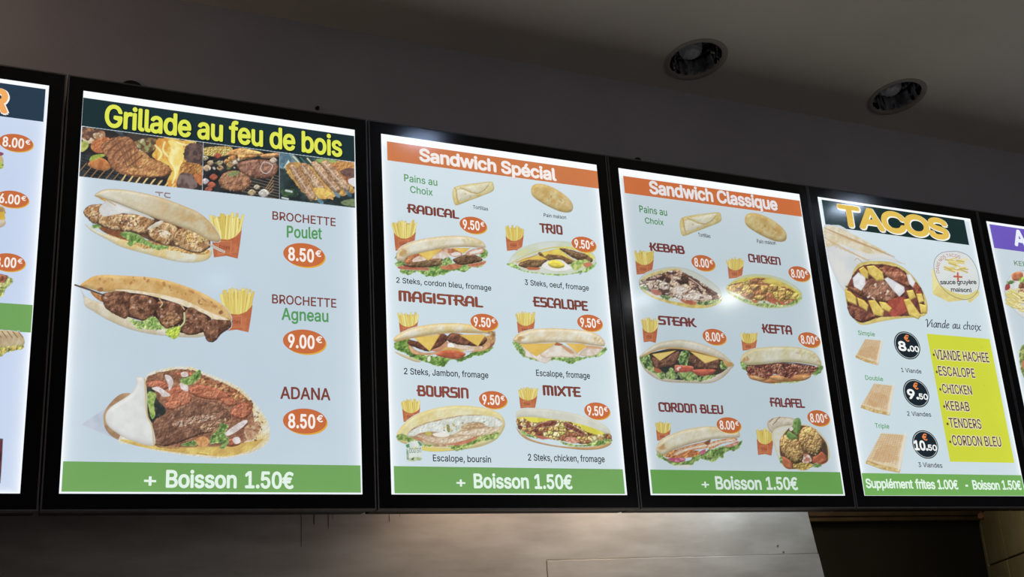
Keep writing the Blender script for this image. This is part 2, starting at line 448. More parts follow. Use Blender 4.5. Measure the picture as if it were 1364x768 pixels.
added_lamp(-.80, -.22, 1.08)
def fill_lamp(x0, x1, y, z, lb, nm='fill_lamp'):  # housing put above each added fill light in the kitchen
    t = empty(nm, ((x0 + x1) / 2, y, .62), lb, 'lamp')
    box('lamp_housing', (x0, x1, y - .05, y + .05, z + .012, .62), M_HOUSING, t, bev=.003)
fill_lamp(1.55, 2.15, .36, .525, 'added warm fill lamp, unseen, under the kitchen ceiling over the extractor hood')
fill_lamp(2.28, 2.56, .36, .525, 'added short cool fill lamp, unseen, at the right end over the extractor hood')
fill_lamp(3.50, 3.90, 1.75, .565, 'added square fill lamp, unseen, under the kitchen ceiling to the right of the hood', 'kitchen_fill_lamp')

# ------------------------------------------------------------------ lettering
GL = json.loads(r'''{"!":[385,[132,315,124,1000,260,1000,251,315],[193,-9,169,-6,148,3,129,17,114,36,106,57,103,81,106,104,114,125,129,144,148,158,169,167,193,170,216,167,238,158,256,144,270,125,279,104,282,81,279,57,270,36,256,17,238,3,216,-6]],"+":[891,[389,67,389,715,501,715,501,67],[121,338,121,444,768,444,768,338]],",":[369,[74,-235,133,140,269,140,166,-235]],"-":[891,[662,481,662,369,224,369,224,481]],".":[369,[187,-9,164,-6,143,3,124,17,109,36,100,57,97,81,100,104,109,126,124,144,143,159,164,168,187,170,211,168,232,159,251,144,266,126,274,104,277,81,274,57,266,36,251,17,232,3,211,-6]],"0":[891,[446,-13,375,-7,312,14,255,47,207,94,167,152,135,223,112,305,99,397,94,499,99,602,113,694,136,776,168,847,208,906,256,952,312,986,375,1007,446,1013,516,1007,579,986,635,952,683,906,723,847,755,776,778,694,792,602,797,499,792,397,778,305,755,223,724,152,684,94,636,47,580,14,516,-7],[446,97,492,103,534,118,570,145,602,181,628,227,649,283,664,347,673,419,676,499,673,581,664,653,649,717,628,773,602,819,570,855,534,882,492,898,446,903,399,898,357,882,320,855,289,819,263,773,242,717,227,653,218,581,215,499,218,419,227,347,242,283,263,227,289,181,320,145,357,118,399,103]],"1":[891,[150,0,150,107,768,107,768,0],[542,1000,542,0,417,0,417,881,411,881,169,703,169,839,390,1000]],"2":[891,[126,0,126,93,460,450,496,488,528,523,555,555,577,585,596,614,611,642,621,670,627,700,630,730,627,764,618,795,605,823,586,847,564,867,537,883,507,894,475,901,440,903,402,901,369,893,339,880,312,862,290,839,273,813,260,782,252,749,250,711,129,711,133,769,147,822,169,869,200,912,237,947,281,976,331,997,384,1009,442,1013,500,1009,553,997,601,976,644,948,680,915,710,875,732,831,745,783,749,732,747,695,740,660,729,624,713,588,690,550,660,508,624,463,578,411,525,353,300,119,300,111,765,111,765,0]],"3":[891,[428,-13,369,-10,313,1,261,19,213,44,172,75,138,113,111,156,94,205,86,259,215,259,221,226,232,197,249,171,270,149,295,131,325,116,357,106,392,100,430,98,469,100,506,108,541,119,571,136,597,157,618,183,634,212,644,246,647,285,644,320,635,354,621,386,601,414,574,439,540,459,499,474,451,484,395,487,308,487,308,588,566,881,566,889,137,889,137,1000,732,1000,732,905,415,547,415,568,486,570,549,562,606,542,655,514,696,479,729,437,753,390,768,339,772,285,768,229,753,177,728,130,695,88,655,53,607,24,553,3,493,-9]],"4":[891,[78,207,78,311,485,1000,611,1000,213,326,213,319,812,319,812,207],[554,0,554,238,554,287,554,624,674,624,674,0]],"5":[891,[435,-13,377,-10,324,2,275,22,231,48,194,80,163,118,139,161,124,207,117,256,240,256,245,227,256,200,271,175,291,153,314,134,341,118,370,107,401,100,435,98,474,101,510,111,543,127,572,148,597,174,617,205,632,240,641,278,644,319,641,360,632,399,616,435,596,466,570,493,540,515,506,531,469,541,428,544,395,542,362,537,329,528,299,515,273,500,252,483,132,497,189,1000,720,1000,720,889,296,889,263,593,268,593,291,611,318,626,349,639,382,648,416,654,451,656,495,653,538,645,578,631,615,612,648,589,678,561,705,529,727,493,745,454,758,412,766,368,768,321,764,259,749,201,725,149,693,102,653,62,607,30,554,6,497,-9]],"6":[891,[445,-13,385,-9,330,5,280,29,235,61,197,100,166,146,143,199,129,256,125,318,128,367,139,417,157,470,183,527,221,594,270,669,496,1000,633,1000,297,513,286,513,296,532,309,549,324,565,342,580,362,593,385,603,409,611,434,616,462,617,520,613,573,600,621,579,663,550,698,514,727,471,748,423,760,368,764,309,760,249,746,193,723,143,692,98,654,59,609,28,559,5,504,-9],[445,95,482,98,517,108,548,123,575,144,599,169,618,199,632,233,641,269,644,309,641,349,632,386,618,419,599,449,575,474,548,494,517,509,482,518,445,521,408,518,373,510,342,495,314,474,290,450,271,420,257,387,248,351,246,311,248,271,257,234,271,200,290,170,314,144,342,123,373,108,408,98]],"7":[891,[191,0,636,881,636,889,122,889,122,1000,768,1000,768,882,324,0]],"8":[891,[445,-13,380,-9,321,3,266,22,219,49,178,82,146,121,121,166,107,214,102,266,105,307,113,346,128,384,147,418,171,448,199,474,230,495,264,511,300,520,300,525,254,542,215,569,182,605,158,648,143,696,138,748,143,797,156,842,178,884,208,921,244,953,287,979,335,998,388,1010,445,1013,501,1010,554,998,602,979,644,953,681,921,710,884,733,842,746,797,750,748,745,696,731,649,706,605,674,569,635,542,591,525,591,520,626,511,659,495,690,474,718,448,742,418,761,384,776,346,785,307,788,266,783,214,768,166,744,121,711,82,671,49,623,22,569,3,509,-9],[445,97,487,99,526,106,560,118,590,135,615,155,635,180,650,208,659,239,662,272,659,308,649,341,634,371,612,397,587,420,556,438,522,452,485,460,445,462,404,460,367,452,333,438,302,420,276,397,255,371,239,341,230,308,227,272,230,239,239,208,253,180,274,155,299,135,329,118,364,106,402,99],[445,569,479,571,510,579,539,590,564,606,586,626,604,650,617,677,625,706,628,738,625,770,617,800,605,826,587,849,566,868,541,884,512,895,480,902,445,904,410,902,378,895,349,884,323,868,302,849,284,826,271,800,264,770,261,738,264,706,271,677,284,650,302,626,323,606,349,590,379,579,410,571]],"9":[891,[444,1013,504,1009,559,995,610,971,654,939,692,900,723,854,746,801,760,744,764,682,761,633,750,583,733,530,706,473,668,406,619,331,394,0,256,0,593,487,604,487,594,468,581,451,565,435,547,420,527,407,505,397,481,389,455,384,428,383,370,387,317,400,269,421,227,450,192,486,163,529,142,577,129,632,125,691,129,752,143,807,166,858,198,903,235,941,280,972,330,995,385,1009],[444,905,408,902,374,892,342,877,314,856,291,831,272,801,258,767,249,731,246,691,249,651,258,614,272,581,291,551,314,526,342,506,374,491,408,482,444,479,482,482,516,490,548,505,575,526,599,550,618,580,632,613,641,649,644,689,641,729,632,766,618,800,599,830,576,856,548,877,517,892,482,902]],":":[369,[187,-9,164,-6,143,3,124,17,109,36,100,57,97,81,100,104,109,126,124,144,143,159,164,168,187,170,211,168,232,159,251,144,266,126,274,104,277,81,274,57,266,36,251,17,232,3,211,-6],[187,532,164,535,143,544,124,558,109,577,100,598,97,621,100,645,109,667,124,685,143,700,164,709,187,711,211,709,232,700,251,685,266,667,274,645,277,621,274,598,266,577,251,558,232,544,211,535]],"A":[943,[32,0,396,1000,543,1000,910,0,777,0,564,595,551,634,536,680,519,732,501,791,480,861,456,940,482,940,458,860,437,789,418,729,402,677,387,633,374,595,167,0],[216,279,216,391,727,391,727,279]],"B":[897,[118,0,118,1000,474,1000,539,996,597,984,646,964,688,938,722,906,749,869,767,827,779,783,783,735,780,695,773,660,760,629,743,603,724,581,700,562,675,547,648,534,619,524,619,515,651,510,682,499,714,483,743,460,769,432,791,399,808,361,818,317,821,268,818,219,806,173,787,131,759,94,722,62,677,35,623,16,558,4,485,0],[245,112,481,112,552,117,607,132,648,157,676,189,693,226,699,268,696,301,687,332,673,361,654,388,630,410,601,429,567,443,530,451,488,454,245,454],[245,561,468,561,503,563,536,570,566,582,593,598,616,618,635,642,649,669,658,699,660,732,655,773,640,811,614,843,578,868,531,883,472,888,245,888]],"C":[1003,[526,-13,442,-6,366,14,295,49,233,96,180,156,137,227,105,308,86,399,79,499,86,600,105,691,137,773,180,844,233,903,295,951,366,986,442,1006,526,1013,575,1011,623,1004,669,991,712,974,753,952,790,926,824,896,854,861,880,822,902,780,918,734,930,685,803,685,793,718,781,748,765,776,747,800,726,822,702,842,677,859,649,872,620,883,589,890,558,894,526,896,466,891,411,875,361,850,316,814,277,769,246,715,222,652,208,580,203,499,208,419,222,347,246,284,278,230,316,185,361,150,412,124,467,109,526,104,558,106,589,110,620,118,649,128,677,142,702,158,726,178,747,200,765,225,781,252,793,283,803,315,930,315,918,266,902,220,881,178,855,140,825,105,791,74,753,48,713,26,669,9,623,-3,576,-11]],"D":[987,[430,0,189,0,189,112,422,112,499,117,567,133,625,159,674,194,714,239,745,293,767,355,780,425,785,502,780,578,767,647,745,709,715,762,676,806,628,842,572,867,507,883,434,888,183,888,183,1000,443,1000,536,993,619,973,693,940,757,895,810,838,852,769,883,689,901,601,907,502,901,403,883,313,852,233,809,164,755,106,689,60,613,27,527,7],[245,1000,245,0,118,0,118,1000]],"E":[823,[118,0,118,1000,732,1000,732,888,245,888,245,562,699,562,699,450,245,450,245,112,738,112,738,0]],"F":[806,[118,0,118,1000,726,1000,726,888,245,888,245,547,681,547,681,435,245,435,245,0]],"G":[1023,[528,-13,443,-6,365,14,294,49,231,97,179,156,136,227,104,309,85,399,79,499,85,600,104,691,136,773,179,844,231,903,293,951,362,986,438,1006,521,1013,572,1011,622,1003,669,990,714,972,755,950,793,922,827,891,857,857,883,818,904,777,921,733,932,685,802,685,791,717,777,746,761,773,743,797,723,820,700,839,675,856,649,870,620,882,589,890,556,894,521,896,464,891,410,876,360,850,315,815,277,770,246,715,222,652,208,580,203,499,208,419,222,348,246,285,278,231,317,186,362,150,413,125,469,109,528,104,582,108,632,120,678,140,718,167,751,201,779,242,799,289,811,341,815,398,854,391,556,391,556,503,940,503,940,393,934,315,916,243,886,179,846,122,798,75,740,37,676,9,605,-8]],"H":[1016,[118,0,118,1000,245,1000,245,568,771,568,771,1000,898,1000,898,0,771,0,771,456,245,456,245,0]],"I":[591,[61,0,61,112,232,112,232,888,61,888,61,1000,530,1000,530,888,359,888,359,112,530,112,530,0]],"J":[779,[364,-13,281,-5,209,21,148,64,102,124,74,197,65,286,65,340,192,340,192,286,197,229,213,183,239,146,274,119,315,103,364,98,411,103,453,119,487,146,513,183,529,229,534,286,534,1000,661,1000,661,286,652,197,624,124,578,64,518,21,446,-5]],"K":[917,[205,286,205,425,228,455,251,484,273,513,296,541,319,569,343,596,367,623,391,650,416,677,715,1000,881,1000,454,542,448,543],[118,0,118,1000,245,1000,245,657,244,442,245,380,245,0],[732,0,369,509,448,608,882,0]],"L":[772,[118,0,118,1000,245,1000,245,112,710,112,710,0]],"N":[1029,[118,0,118,1000,268,1000,674,359,686,341,699,320,713,296,728,270,745,241,762,210,779,177,796,143,813,108,796,105,792,142,790,178,788,213,786,247,785,279,785,309,784,337,784,362,784,383,784,1000,911,1000,911,0,760,0,397,570,381,596,365,623,349,650,331,680,312,713,291,749,268,790,241,836,211,889,234,892,236,844,238,798,240,754,242,714,243,678,244,645,245,616,245,592,246,572,246,0]],"O":[1048,[525,-13,442,-6,366,14,296,49,233,96,181,156,137,227,105,308,86,399,79,499,86,600,105,691,137,773,181,844,233,903,296,951,366,986,442,1006,525,1013,608,1006,684,986,754,951,816,903,869,844,912,773,944,691,963,600,969,499,963,399,944,308,912,227,869,156,816,96,754,49,684,14,608,-6],[525,104,583,109,637,124,687,149,732,184,771,229,803,283,827,347,841,419,846,499,841,581,827,653,803,717,771,771,732,816,687,851,637,876,583,891,525,896,467,891,413,876,362,850,317,815,278,770,246,716,222,653,208,580,203,499,208,419,222,347,246,284,278,229,317,185,362,150,413,124,467,109]],"P":[874,[110,0,110,1000,500,1000,600,985,680,940,740,860,765,750,765,650,740,540,680,460,600,410,500,395,245,395,245,0],[480,510,550,525,600,565,630,630,635,700,630,760,600,830,550,870,480,885,245,885,245,510]],"R":[883,[118,0,118,1000,464,1000,536,996,600,982,655,960,701,931,738,894,767,851,788,803,801,750,805,692,801,634,788,582,767,534,738,491,701,456,654,427,599,406,536,393,464,389,189,389,189,501,459,501,508,504,550,512,585,524,615,542,638,564,656,591,669,621,676,655,679,692,676,730,669,765,656,796,638,823,614,846,585,864,549,878,507,886,458,889,245,889,245,0],[694,0,452,450,595,450,841,0]],"S":[878,[440,-17,370,-13,307,-2,251,18,201,45,159,78,126,118,100,163,83,214,75,268,205,268,212,232,224,200,243,172,266,149,295,130,327,115,363,105,400,99,440,97,484,99,524,106,562,118,596,135,624,156,648,181,665,209,676,240,679,274,676,304,667,330,653,352,633,371,609,387,582,402,551,415,517,426,481,437,361,470,285,497,221,529,169,568,132,615,110,670,102,732,107,786,122,836,147,880,181,919,222,952,270,979,325,998,383,1010,446,1013,510,1010,568,998,621,978,668,952,708,920,741,882,766,839,782,793,788,743,663,743,652,789,629,828,594,860,550,883,499,897,442,901,401,899,363,892,329,880,299,864,273,845,253,822,238,796,229,768,226,738,230,706,240,679,257,656,280,636,305,619,333,606,362,594,390,585,417,577,519,549,549,540,580,530,612,518,645,504,676,487,705,467,732,444,756,418,776,388,791,354,800,316,803,272,798,220,784,170,760,125,727,84,685,49,636,21,578,0,512,-13]],"T":[882,[62,888,62,1000,819,1000,819,888,505,888,505,0,379,0,379,888]],"U":[1017,[509,-16,433,-11,365,4,303,30,248,65,203,107,166,157,140,213,123,274,118,340,118,1000,244,1000,244,350,248,304,259,261,277,222,301,187,331,158,368,134,410,116,457,105,509,101,561,105,608,116,650,134,686,158,716,187,740,222,758,261,768,304,772,350,772,1000,899,1000,899,340,893,274,877,213,850,157,814,107,768,65,714,30,653,4,584,-11]],"V":[943,[401,0,32,1000,166,1000,378,405,391,368,406,323,423,270,442,209,464,139,487,60,461,60,485,141,506,211,525,271,542,323,556,368,569,405,776,1000,910,1000,546,0]],"a":[765,[314,-17,268,-14,226,-5,186,10,150,30,119,56,94,88,75,124,63,166,60,212,63,252,71,287,85,316,104,341,126,362,152,380,182,394,213,405,246,414,281,421,316,427,350,432,392,438,429,442,459,446,485,450,506,455,521,462,533,471,539,484,542,501,542,505,540,534,534,560,524,583,511,603,493,620,471,633,446,643,417,648,385,650,351,648,320,643,293,634,269,621,249,607,231,591,217,574,205,556,197,538,81,572,100,615,125,650,154,680,187,704,223,724,261,738,301,748,341,754,381,756,409,755,438,751,470,746,501,737,532,725,562,708,589,688,613,661,634,630,649,591,659,546,662,494,662,0,544,0,544,102,536,102,525,84,512,67,495,48,475,31,451,16,423,2,391,-8,355,-15],[335,89,377,92,415,101,448,115,476,135,499,157,518,183,531,211,539,241,542,271,542,373,535,368,524,362,510,358,493,353,475,349,455,346,434,342,414,339,394,337,375,334,359,332,345,330,317,326,290,320,264,312,240,302,220,289,203,274,191,255,183,233,181,206,183,182,189,161,200,142,215,126,233,113,255,103,279,95,306,91]],"b":[834,[451,-16,408,-13,371,-6,339,7,312,24,289,42,271,61,256,81,243,99,232,115,220,115,220,0,103,0,103,1000,223,1000,223,628,232,628,243,643,255,660,270,680,288,699,310,716,337,733,369,745,406,753,450,756,510,750,565,735,615,709,659,673,697,628,727,575,749,514,763,446,767,371,763,296,749,228,727,166,697,113,660,68,616,32,566,5,511,-11],[433,92,477,96,515,108,549,129,578,156,602,190,621,229,634,273,642,321,645,372,642,423,634,470,621,513,603,552,579,585,550,612,516,632,477,644,433,648,389,644,351,633,317,613,288,587,264,555,246,517,232,473,224,425,221,372,224,319,232,270,246,226,265,187,289,154,318,128,352,108,390,96]],"c":[778,[407,-16,343,-11,283,5,230,32,182,69,142,114,110,167,86,228,72,295,67,368,72,443,86,511,110,572,142,626,182,671,230,707,283,734,343,750,407,756,443,754,478,749,511,741,543,730,572,716,600,700,625,680,648,658,668,633,686,605,700,576,711,544,595,515,589,534,581,552,571,568,559,584,546,598,531,611,514,622,496,631,476,639,455,644,432,647,407,648,361,644,320,631,285,610,256,581,232,547,213,508,200,464,192,418,189,368,192,320,200,274,213,231,232,192,256,158,285,130,320,108,361,96,407,91,432,92,455,96,477,101,497,109,515,118,532,130,548,143,561,158,573,174,583,192,592,211,598,230,713,201,702,169,688,138,671,110,650,85,628,62,602,42,574,24,544,10,512,-1,479,-10,444,-14]],"d":[834,[384,-16,324,-11,269,5,219,32,175,68,138,113,107,166,85,228,72,296,67,371,72,446,85,514,108,575,138,628,176,673,220,709,270,735,325,750,385,756,428,753,466,745,497,733,524,716,546,699,565,680,580,660,592,643,602,628,611,628,611,1000,731,1000,731,0,615,0,615,115,603,115,592,99,580,81,564,61,545,42,523,24,496,7,464,-6,427,-13],[402,92,445,96,483,108,517,128,546,154,570,187,589,226,602,270,610,319,613,372,610,425,602,473,589,517,570,555,547,587,518,613,484,633,445,644,402,648,358,644,318,632,284,612,255,585,232,552,213,513,200,470,192,423,189,372,192,321,200,273,213,229,232,190,256,156,285,129,319,108,358,96]],"e":[794,[417,-16,348,-11,285,5,230,32,182,69,142,113,109,167,86,227,72,294,67,367,72,441,86,508,109,569,140,624,179,669,226,706,280,734,339,750,403,756,444,753,483,747,522,735,560,719,595,697,628,670,657,637,682,599,702,554,717,503,726,445,730,381,730,333,147,333,147,434,664,434,609,397,606,445,598,488,585,528,567,563,544,593,516,617,483,635,446,645,403,649,360,645,322,634,288,616,258,592,234,563,214,530,200,493,191,455,189,415,189,349,192,297,201,250,217,209,239,173,265,144,297,121,333,104,373,94,417,91,446,92,474,96,499,104,522,114,543,127,561,143,577,162,590,183,601,207,717,179,703,142,684,108,659,77,629,50,594,27,555,9,513,-5,466,-13]],"f":[499,[448,746,448,643,13,643,13,746],[158,0,158,848,162,889,172,924,188,955,210,981,236,1003,266,1020,299,1032,333,1039,368,1042,394,1041,417,1039,437,1036,454,1032,467,1028,477,1024,447,921,440,923,432,925,422,928,411,930,398,931,383,932,350,928,323,919,303,904,290,883,281,856,279,823,279,0]],"g":[836,[407,-296,354,-294,306,-286,263,-274,225,-259,191,-239,162,-216,137,-191,116,-165,99,-136,199,-80,211,-96,224,-112,239,-130,257,-146,278,-161,303,-173,333,-183,367,-189,407,-191,463,-186,513,-172,555,-148,587,-113,606,-68,612,-11,612,134,602,134,591,118,579,100,563,82,545,63,523,46,496,31,464,19,427,12,383,9,325,14,271,28,221,52,177,85,139,127,108,177,85,236,72,302,67,376,72,449,85,516,108,577,139,629,176,673,221,709,271,735,326,750,385,756,429,753,467,746,498,733,525,717,548,699,566,680,582,661,594,643,605,627,615,627,615,746,732,746,732,-17,727,-78,713,-131,689,-177,656,-214,617,-244,571,-267,520,-283,465,-293],[403,116,446,120,484,130,518,148,547,172,571,202,590,238,603,280,611,327,614,379,611,430,603,476,590,519,571,556,548,588,519,614,485,633,446,644,403,648,359,644,319,632,285,612,256,586,232,554,213,516,200,474,192,428,189,379,192,328,200,282,214,241,233,204,257,174,286,149,320,131,359,120]],"h":[806,[223,446,223,0,103,0,103,1000,223,1000,223,565,201,565,227,627,260,676,299,712,344,736,393,751,447,756,495,752,540,742,580,724,616,700,646,669,670,631,688,585,698,532,702,472,702,0,582,0,582,462,577,516,562,562,537,598,503,625,461,642,413,647,378,644,346,637,316,624,289,606,267,583,248,556,235,523,226,487]],"i":[328,[103,0,103,746,223,746,223,0],[164,870,143,873,123,881,106,894,92,910,84,929,81,950,84,971,92,990,106,1006,123,1019,143,1027,164,1030,187,1027,206,1019,224,1006,237,990,246,971,248,950,246,929,237,910,224,894,206,881,187,873]],"k":[748,[216,268,216,416,237,416,559,746,708,746,362,392,348,392],[103,0,103,1000,223,1000,223,0],[578,0,291,365,376,450,732,0]],"l":[372,[274,-5,221,0,178,15,145,40,122,73,108,115,103,166,103,1000,223,1000,223,194,225,163,229,140,236,122,248,111,265,104,287,102,298,102,308,103,315,103,321,104,328,105,334,107,355,5,344,3,332,0,318,-2,303,-3,289,-4]],"m":[1199,[103,0,103,746,220,746,221,581,211,581,224,618,240,651,260,680,284,704,310,724,338,739,368,750,399,757,431,759,482,754,527,737,565,709,595,672,617,629,631,579,614,579,625,614,642,646,663,674,688,699,716,720,748,737,783,749,820,757,858,759,901,756,940,747,977,731,1011,709,1039,680,1063,646,1080,604,1091,556,1095,501,1095,0,974,0,974,499,969,548,954,586,929,615,897,634,861,646,823,650,791,647,762,640,736,629,713,613,694,593,679,570,668,545,661,516,659,486,659,0,539,0,539,511,534,550,520,583,497,611,467,633,432,645,392,650,363,647,336,641,310,629,286,613,265,593,247,568,234,539,226,506,223,468,223,0]],"n":[805,[223,446,223,0,103,0,103,746,219,746,220,565,201,565,227,627,260,676,299,712,344,736,393,751,447,756,495,752,540,742,580,724,615,700,645,669,669,631,688,585,698,532,702,472,702,0,582,0,582,462,577,516,562,562,537,598,503,625,461,642,413,647,378,644,346,637,316,624,289,606,267,583,248,556,235,523,226,487]],"o":[816,[407,-16,343,-11,283,5,230,32,182,69,142,114,110,167,86,228,72,295,67,368,72,443,86,511,110,572,142,626,182,671,230,707,283,734,343,750,407,756,473,750,533,734,587,707,634,671,674,626,706,572,730,511,744,443,749,368,744,295,730,228,706,167,674,114,634,69,587,32,533,5,473,-11],[407,91,455,96,496,108,531,130,561,158,585,192,604,231,617,274,625,320,628,368,625,417,617,464,604,507,585,547,561,581,531,610,496,631,455,644,407,648,361,644,320,631,285,610,256,581,232,547,213,508,200,464,192,418,189,368,192,320,200,274,213,231,232,192,256,158,285,130,320,108,361,96]],"p":[834,[103,-281,103,746,220,746,220,628,232,628,242,643,255,660,270,680,288,699,310,716,337,733,369,745,406,753,450,756,510,750,565,735,615,709,659,673,697,628,727,575,749,514,763,446,767,371,763,296,749,228,727,166,697,113,660,68,616,32,566,5,511,-11,451,-16,408,-13,371,-6,339,7,312,24,290,42,271,61,256,81,243,99,232,115,223,115,223,-281],[433,92,477,96,515,108,549,129,578,156,602,190,621,229,634,273,642,321,645,372,642,423,634,470,621,513,603,552,579,585,550,612,516,632,477,644,433,648,389,644,351,633,317,613,288,587,264,555,246,517,232,473,224,425,221,372,224,319,232,270,246,226,265,187,289,154,318,128,352,108,390,96]],"q":[834,[731,-281,611,-281,611,115,602,115,592,99,579,81,564,61,545,42,523,24,496,7,464,-6,427,-13,384,-16,324,-11,269,5,219,32,175,68,138,113,107,166,85,228,72,296,67,371,72,446,85,514,108,575,138,628,176,673,220,709,270,735,325,750,385,756,428,753,466,745,497,733,524,716,546,699,565,680,580,660,593,643,603,628,615,628,615,746,731,746],[402,92,445,96,483,108,517,128,546,154,570,187,589,226,602,270,610,319,613,372,610,425,602,473,589,517,570,555,547,587,518,613,484,633,445,644,402,648,358,644,318,632,284,612,255,585,232,552,213,513,200,470,192,423,189,372,192,321,200,273,213,229,232,190,256,156,285,129,319,108,358,96]],"r":[509,[103,0,103,746,219,746,219,631,227,631,244,666,268,696,300,722,336,741,376,753,419,756,429,756,439,756,451,756,462,755,471,755,479,754,479,634,473,635,464,636,452,638,438,639,422,640,407,640,373,638,342,631,313,618,287,602,265,582,247,557,234,530,226,499,223,466,223,0]],"s":[717,[358,-16,308,-14,262,-6,220,7,183,24,150,47,121,74,98,107,81,144,70,185,185,209,198,172,218,142,244,118,276,102,314,93,356,89,405,93,446,104,481,122,506,146,522,173,527,202,524,227,515,248,499,267,478,282,450,295,417,305,293,334,231,353,181,378,142,409,114,446,98,489,92,538,96,579,108,617,128,652,155,682,188,707,226,728,270,743,317,753,368,756,416,753,460,745,499,732,533,715,563,693,588,667,608,637,625,605,637,570,527,545,515,572,499,597,477,620,449,639,412,650,368,654,326,650,289,640,257,623,233,600,218,574,213,545,217,519,227,497,244,478,267,463,299,449,338,438,451,411,513,392,563,368,602,337,629,300,646,258,651,209,647,167,635,128,614,93,586,61,552,34,511,13,464,-3,413,-13]],"t":[447,[401,746,401,643,13,643,13,746],[128,926,248,926,248,192,250,162,256,138,267,120,284,108,306,100,335,98,343,98,353,99,364,100,376,102,386,104,397,105,419,3,406,0,392,-3,377,-5,362,-7,346,-8,331,-8,271,-2,221,14,181,42,151,80,133,127,128,183]],"u":[806,[358,-10,310,-7,266,4,226,21,190,45,160,77,136,115,118,161,107,214,103,273,103,746,223,746,223,283,229,229,244,184,269,147,303,120,345,104,393,99,428,101,460,109,490,122,516,140,539,163,557,190,571,223,579,259,582,300,582,746,702,746,702,0,586,0,586,181,604,181,578,118,545,69,505,33,461,9,412,-5]],"w":[1115,[270,0,44,746,171,746,262,420,275,373,289,323,302,268,316,210,330,148,344,81,324,81,338,146,351,207,365,265,378,319,392,371,405,420,495,746,622,746,711,420,723,372,737,321,750,267,764,209,777,147,791,81,769,81,783,146,798,208,812,266,826,320,839,372,852,420,944,746,1070,746,844,0,724,0,627,338,617,372,608,407,599,442,589,478,580,514,571,551,562,588,553,626,544,664,571,664,562,626,553,589,544,551,535,514,525,478,516,442,507,406,497,372,487,338,391,0]],"x":[744,[41,0,337,429,336,336,56,746,197,746,290,601,313,565,333,531,352,498,370,466,389,435,407,405,345,405,364,435,381,466,398,498,415,531,436,565,458,601,554,746,691,746,410,332,410,421,703,0,564,0,454,168,431,202,411,236,393,267,376,298,358,328,340,357,402,357,384,328,367,298,351,267,333,236,314,202,291,168,180,0]],"y":[765,[93,-272,121,-168,140,-172,163,-176,184,-177,204,-175,223,-169,240,-159,256,-145,271,-126,284,-101,296,-70,319,-3,34,746,166,746,325,305,341,260,355,215,367,170,379,127,391,83,404,41,361,41,374,83,386,127,398,171,411,215,425,260,440,305,600,746,730,746,401,-114,385,-151,367,-183,347,-210,325,-234,300,-252,274,-267,245,-277,214,-283,180,-285,161,-285,143,-283,127,-281,113,-278,102,-276]],"è":[794,[417,-16,348,-11,285,5,230,32,182,69,142,113,109,167,86,227,72,294,67,367,72,441,86,508,109,569,140,624,179,669,226,706,280,734,339,750,403,756,444,753,483,747,522,735,560,719,595,697,628,670,657,637,682,599,702,554,717,503,726,445,730,381,730,333,147,333,147,434,664,434,609,397,606,445,598,488,585,528,567,563,544,593,516,617,483,635,446,645,403,649,360,645,322,634,288,616,258,592,234,563,214,530,200,493,191,455,189,415,189,349,192,297,201,250,217,209,239,173,265,144,297,121,333,104,373,94,417,91,446,92,474,96,499,104,522,114,543,127,561,143,577,162,590,183,601,207,717,179,703,142,684,108,659,77,629,50,594,27,555,9,513,-5,466,-13],[353,843,223,1040,358,1040,452,843]],"é":[794,[417,-16,348,-11,285,5,230,32,182,69,142,113,109,167,86,227,72,294,67,367,72,441,86,508,109,569,140,624,179,669,226,706,280,734,339,750,403,756,444,753,483,747,522,735,560,719,595,697,628,670,657,637,682,599,702,554,717,503,726,445,730,381,730,333,147,333,147,434,664,434,609,397,606,445,598,488,585,528,567,563,544,593,516,617,483,635,446,645,403,649,360,645,322,634,288,616,258,592,234,563,214,530,200,493,191,455,189,415,189,349,192,297,201,250,217,209,239,173,265,144,297,121,333,104,373,94,417,91,446,92,474,96,499,104,522,114,543,127,561,143,577,162,590,183,601,207,717,179,703,142,684,108,659,77,629,50,594,27,555,9,513,-5,466,-13],[348,843,442,1040,576,1040,446,843]],"€":[911,[715,646,670,549,32,549,68,646],[630,451,585,352,32,352,68,451],[832,911,783,805,762,822,741,838,719,852,696,865,672,875,647,884,621,891,594,895,566,896,513,891,464,876,419,851,378,816,344,771,316,717,295,654,282,581,278,499,282,418,295,346,316,283,344,228,378,184,419,149,464,124,513,109,566,104,594,105,621,109,647,115,672,124,696,134,718,146,739,160,760,174,779,189,829,84,793,54,753,30,709,11,663,-3,615,-11,566,-13,489,-7,418,14,352,49,295,96,246,155,206,226,177,307,160,399,154,499,160,600,177,692,206,773,246,844,295,904,352,951,418,986,489,1006,566,1013,615,1011,663,1002,709,988,753,968,794,942]]," ":[369]}''')
def _area(l): return sum(l[i][0] * l[(i + 1) % len(l)][1] - l[(i + 1) % len(l)][0] * l[i][1] for i in range(len(l))) / 2
def _inside(p, l):
    c = False; x, y = p
    for i in range(len(l)):
        x0, y0 = l[i]; x1, y1 = l[i - 1]
        if (y0 > y) != (y1 > y) and x < (x1 - x0) * (y - y0) / (y1 - y0) + x0: c = not c
    return c
_gc = {}
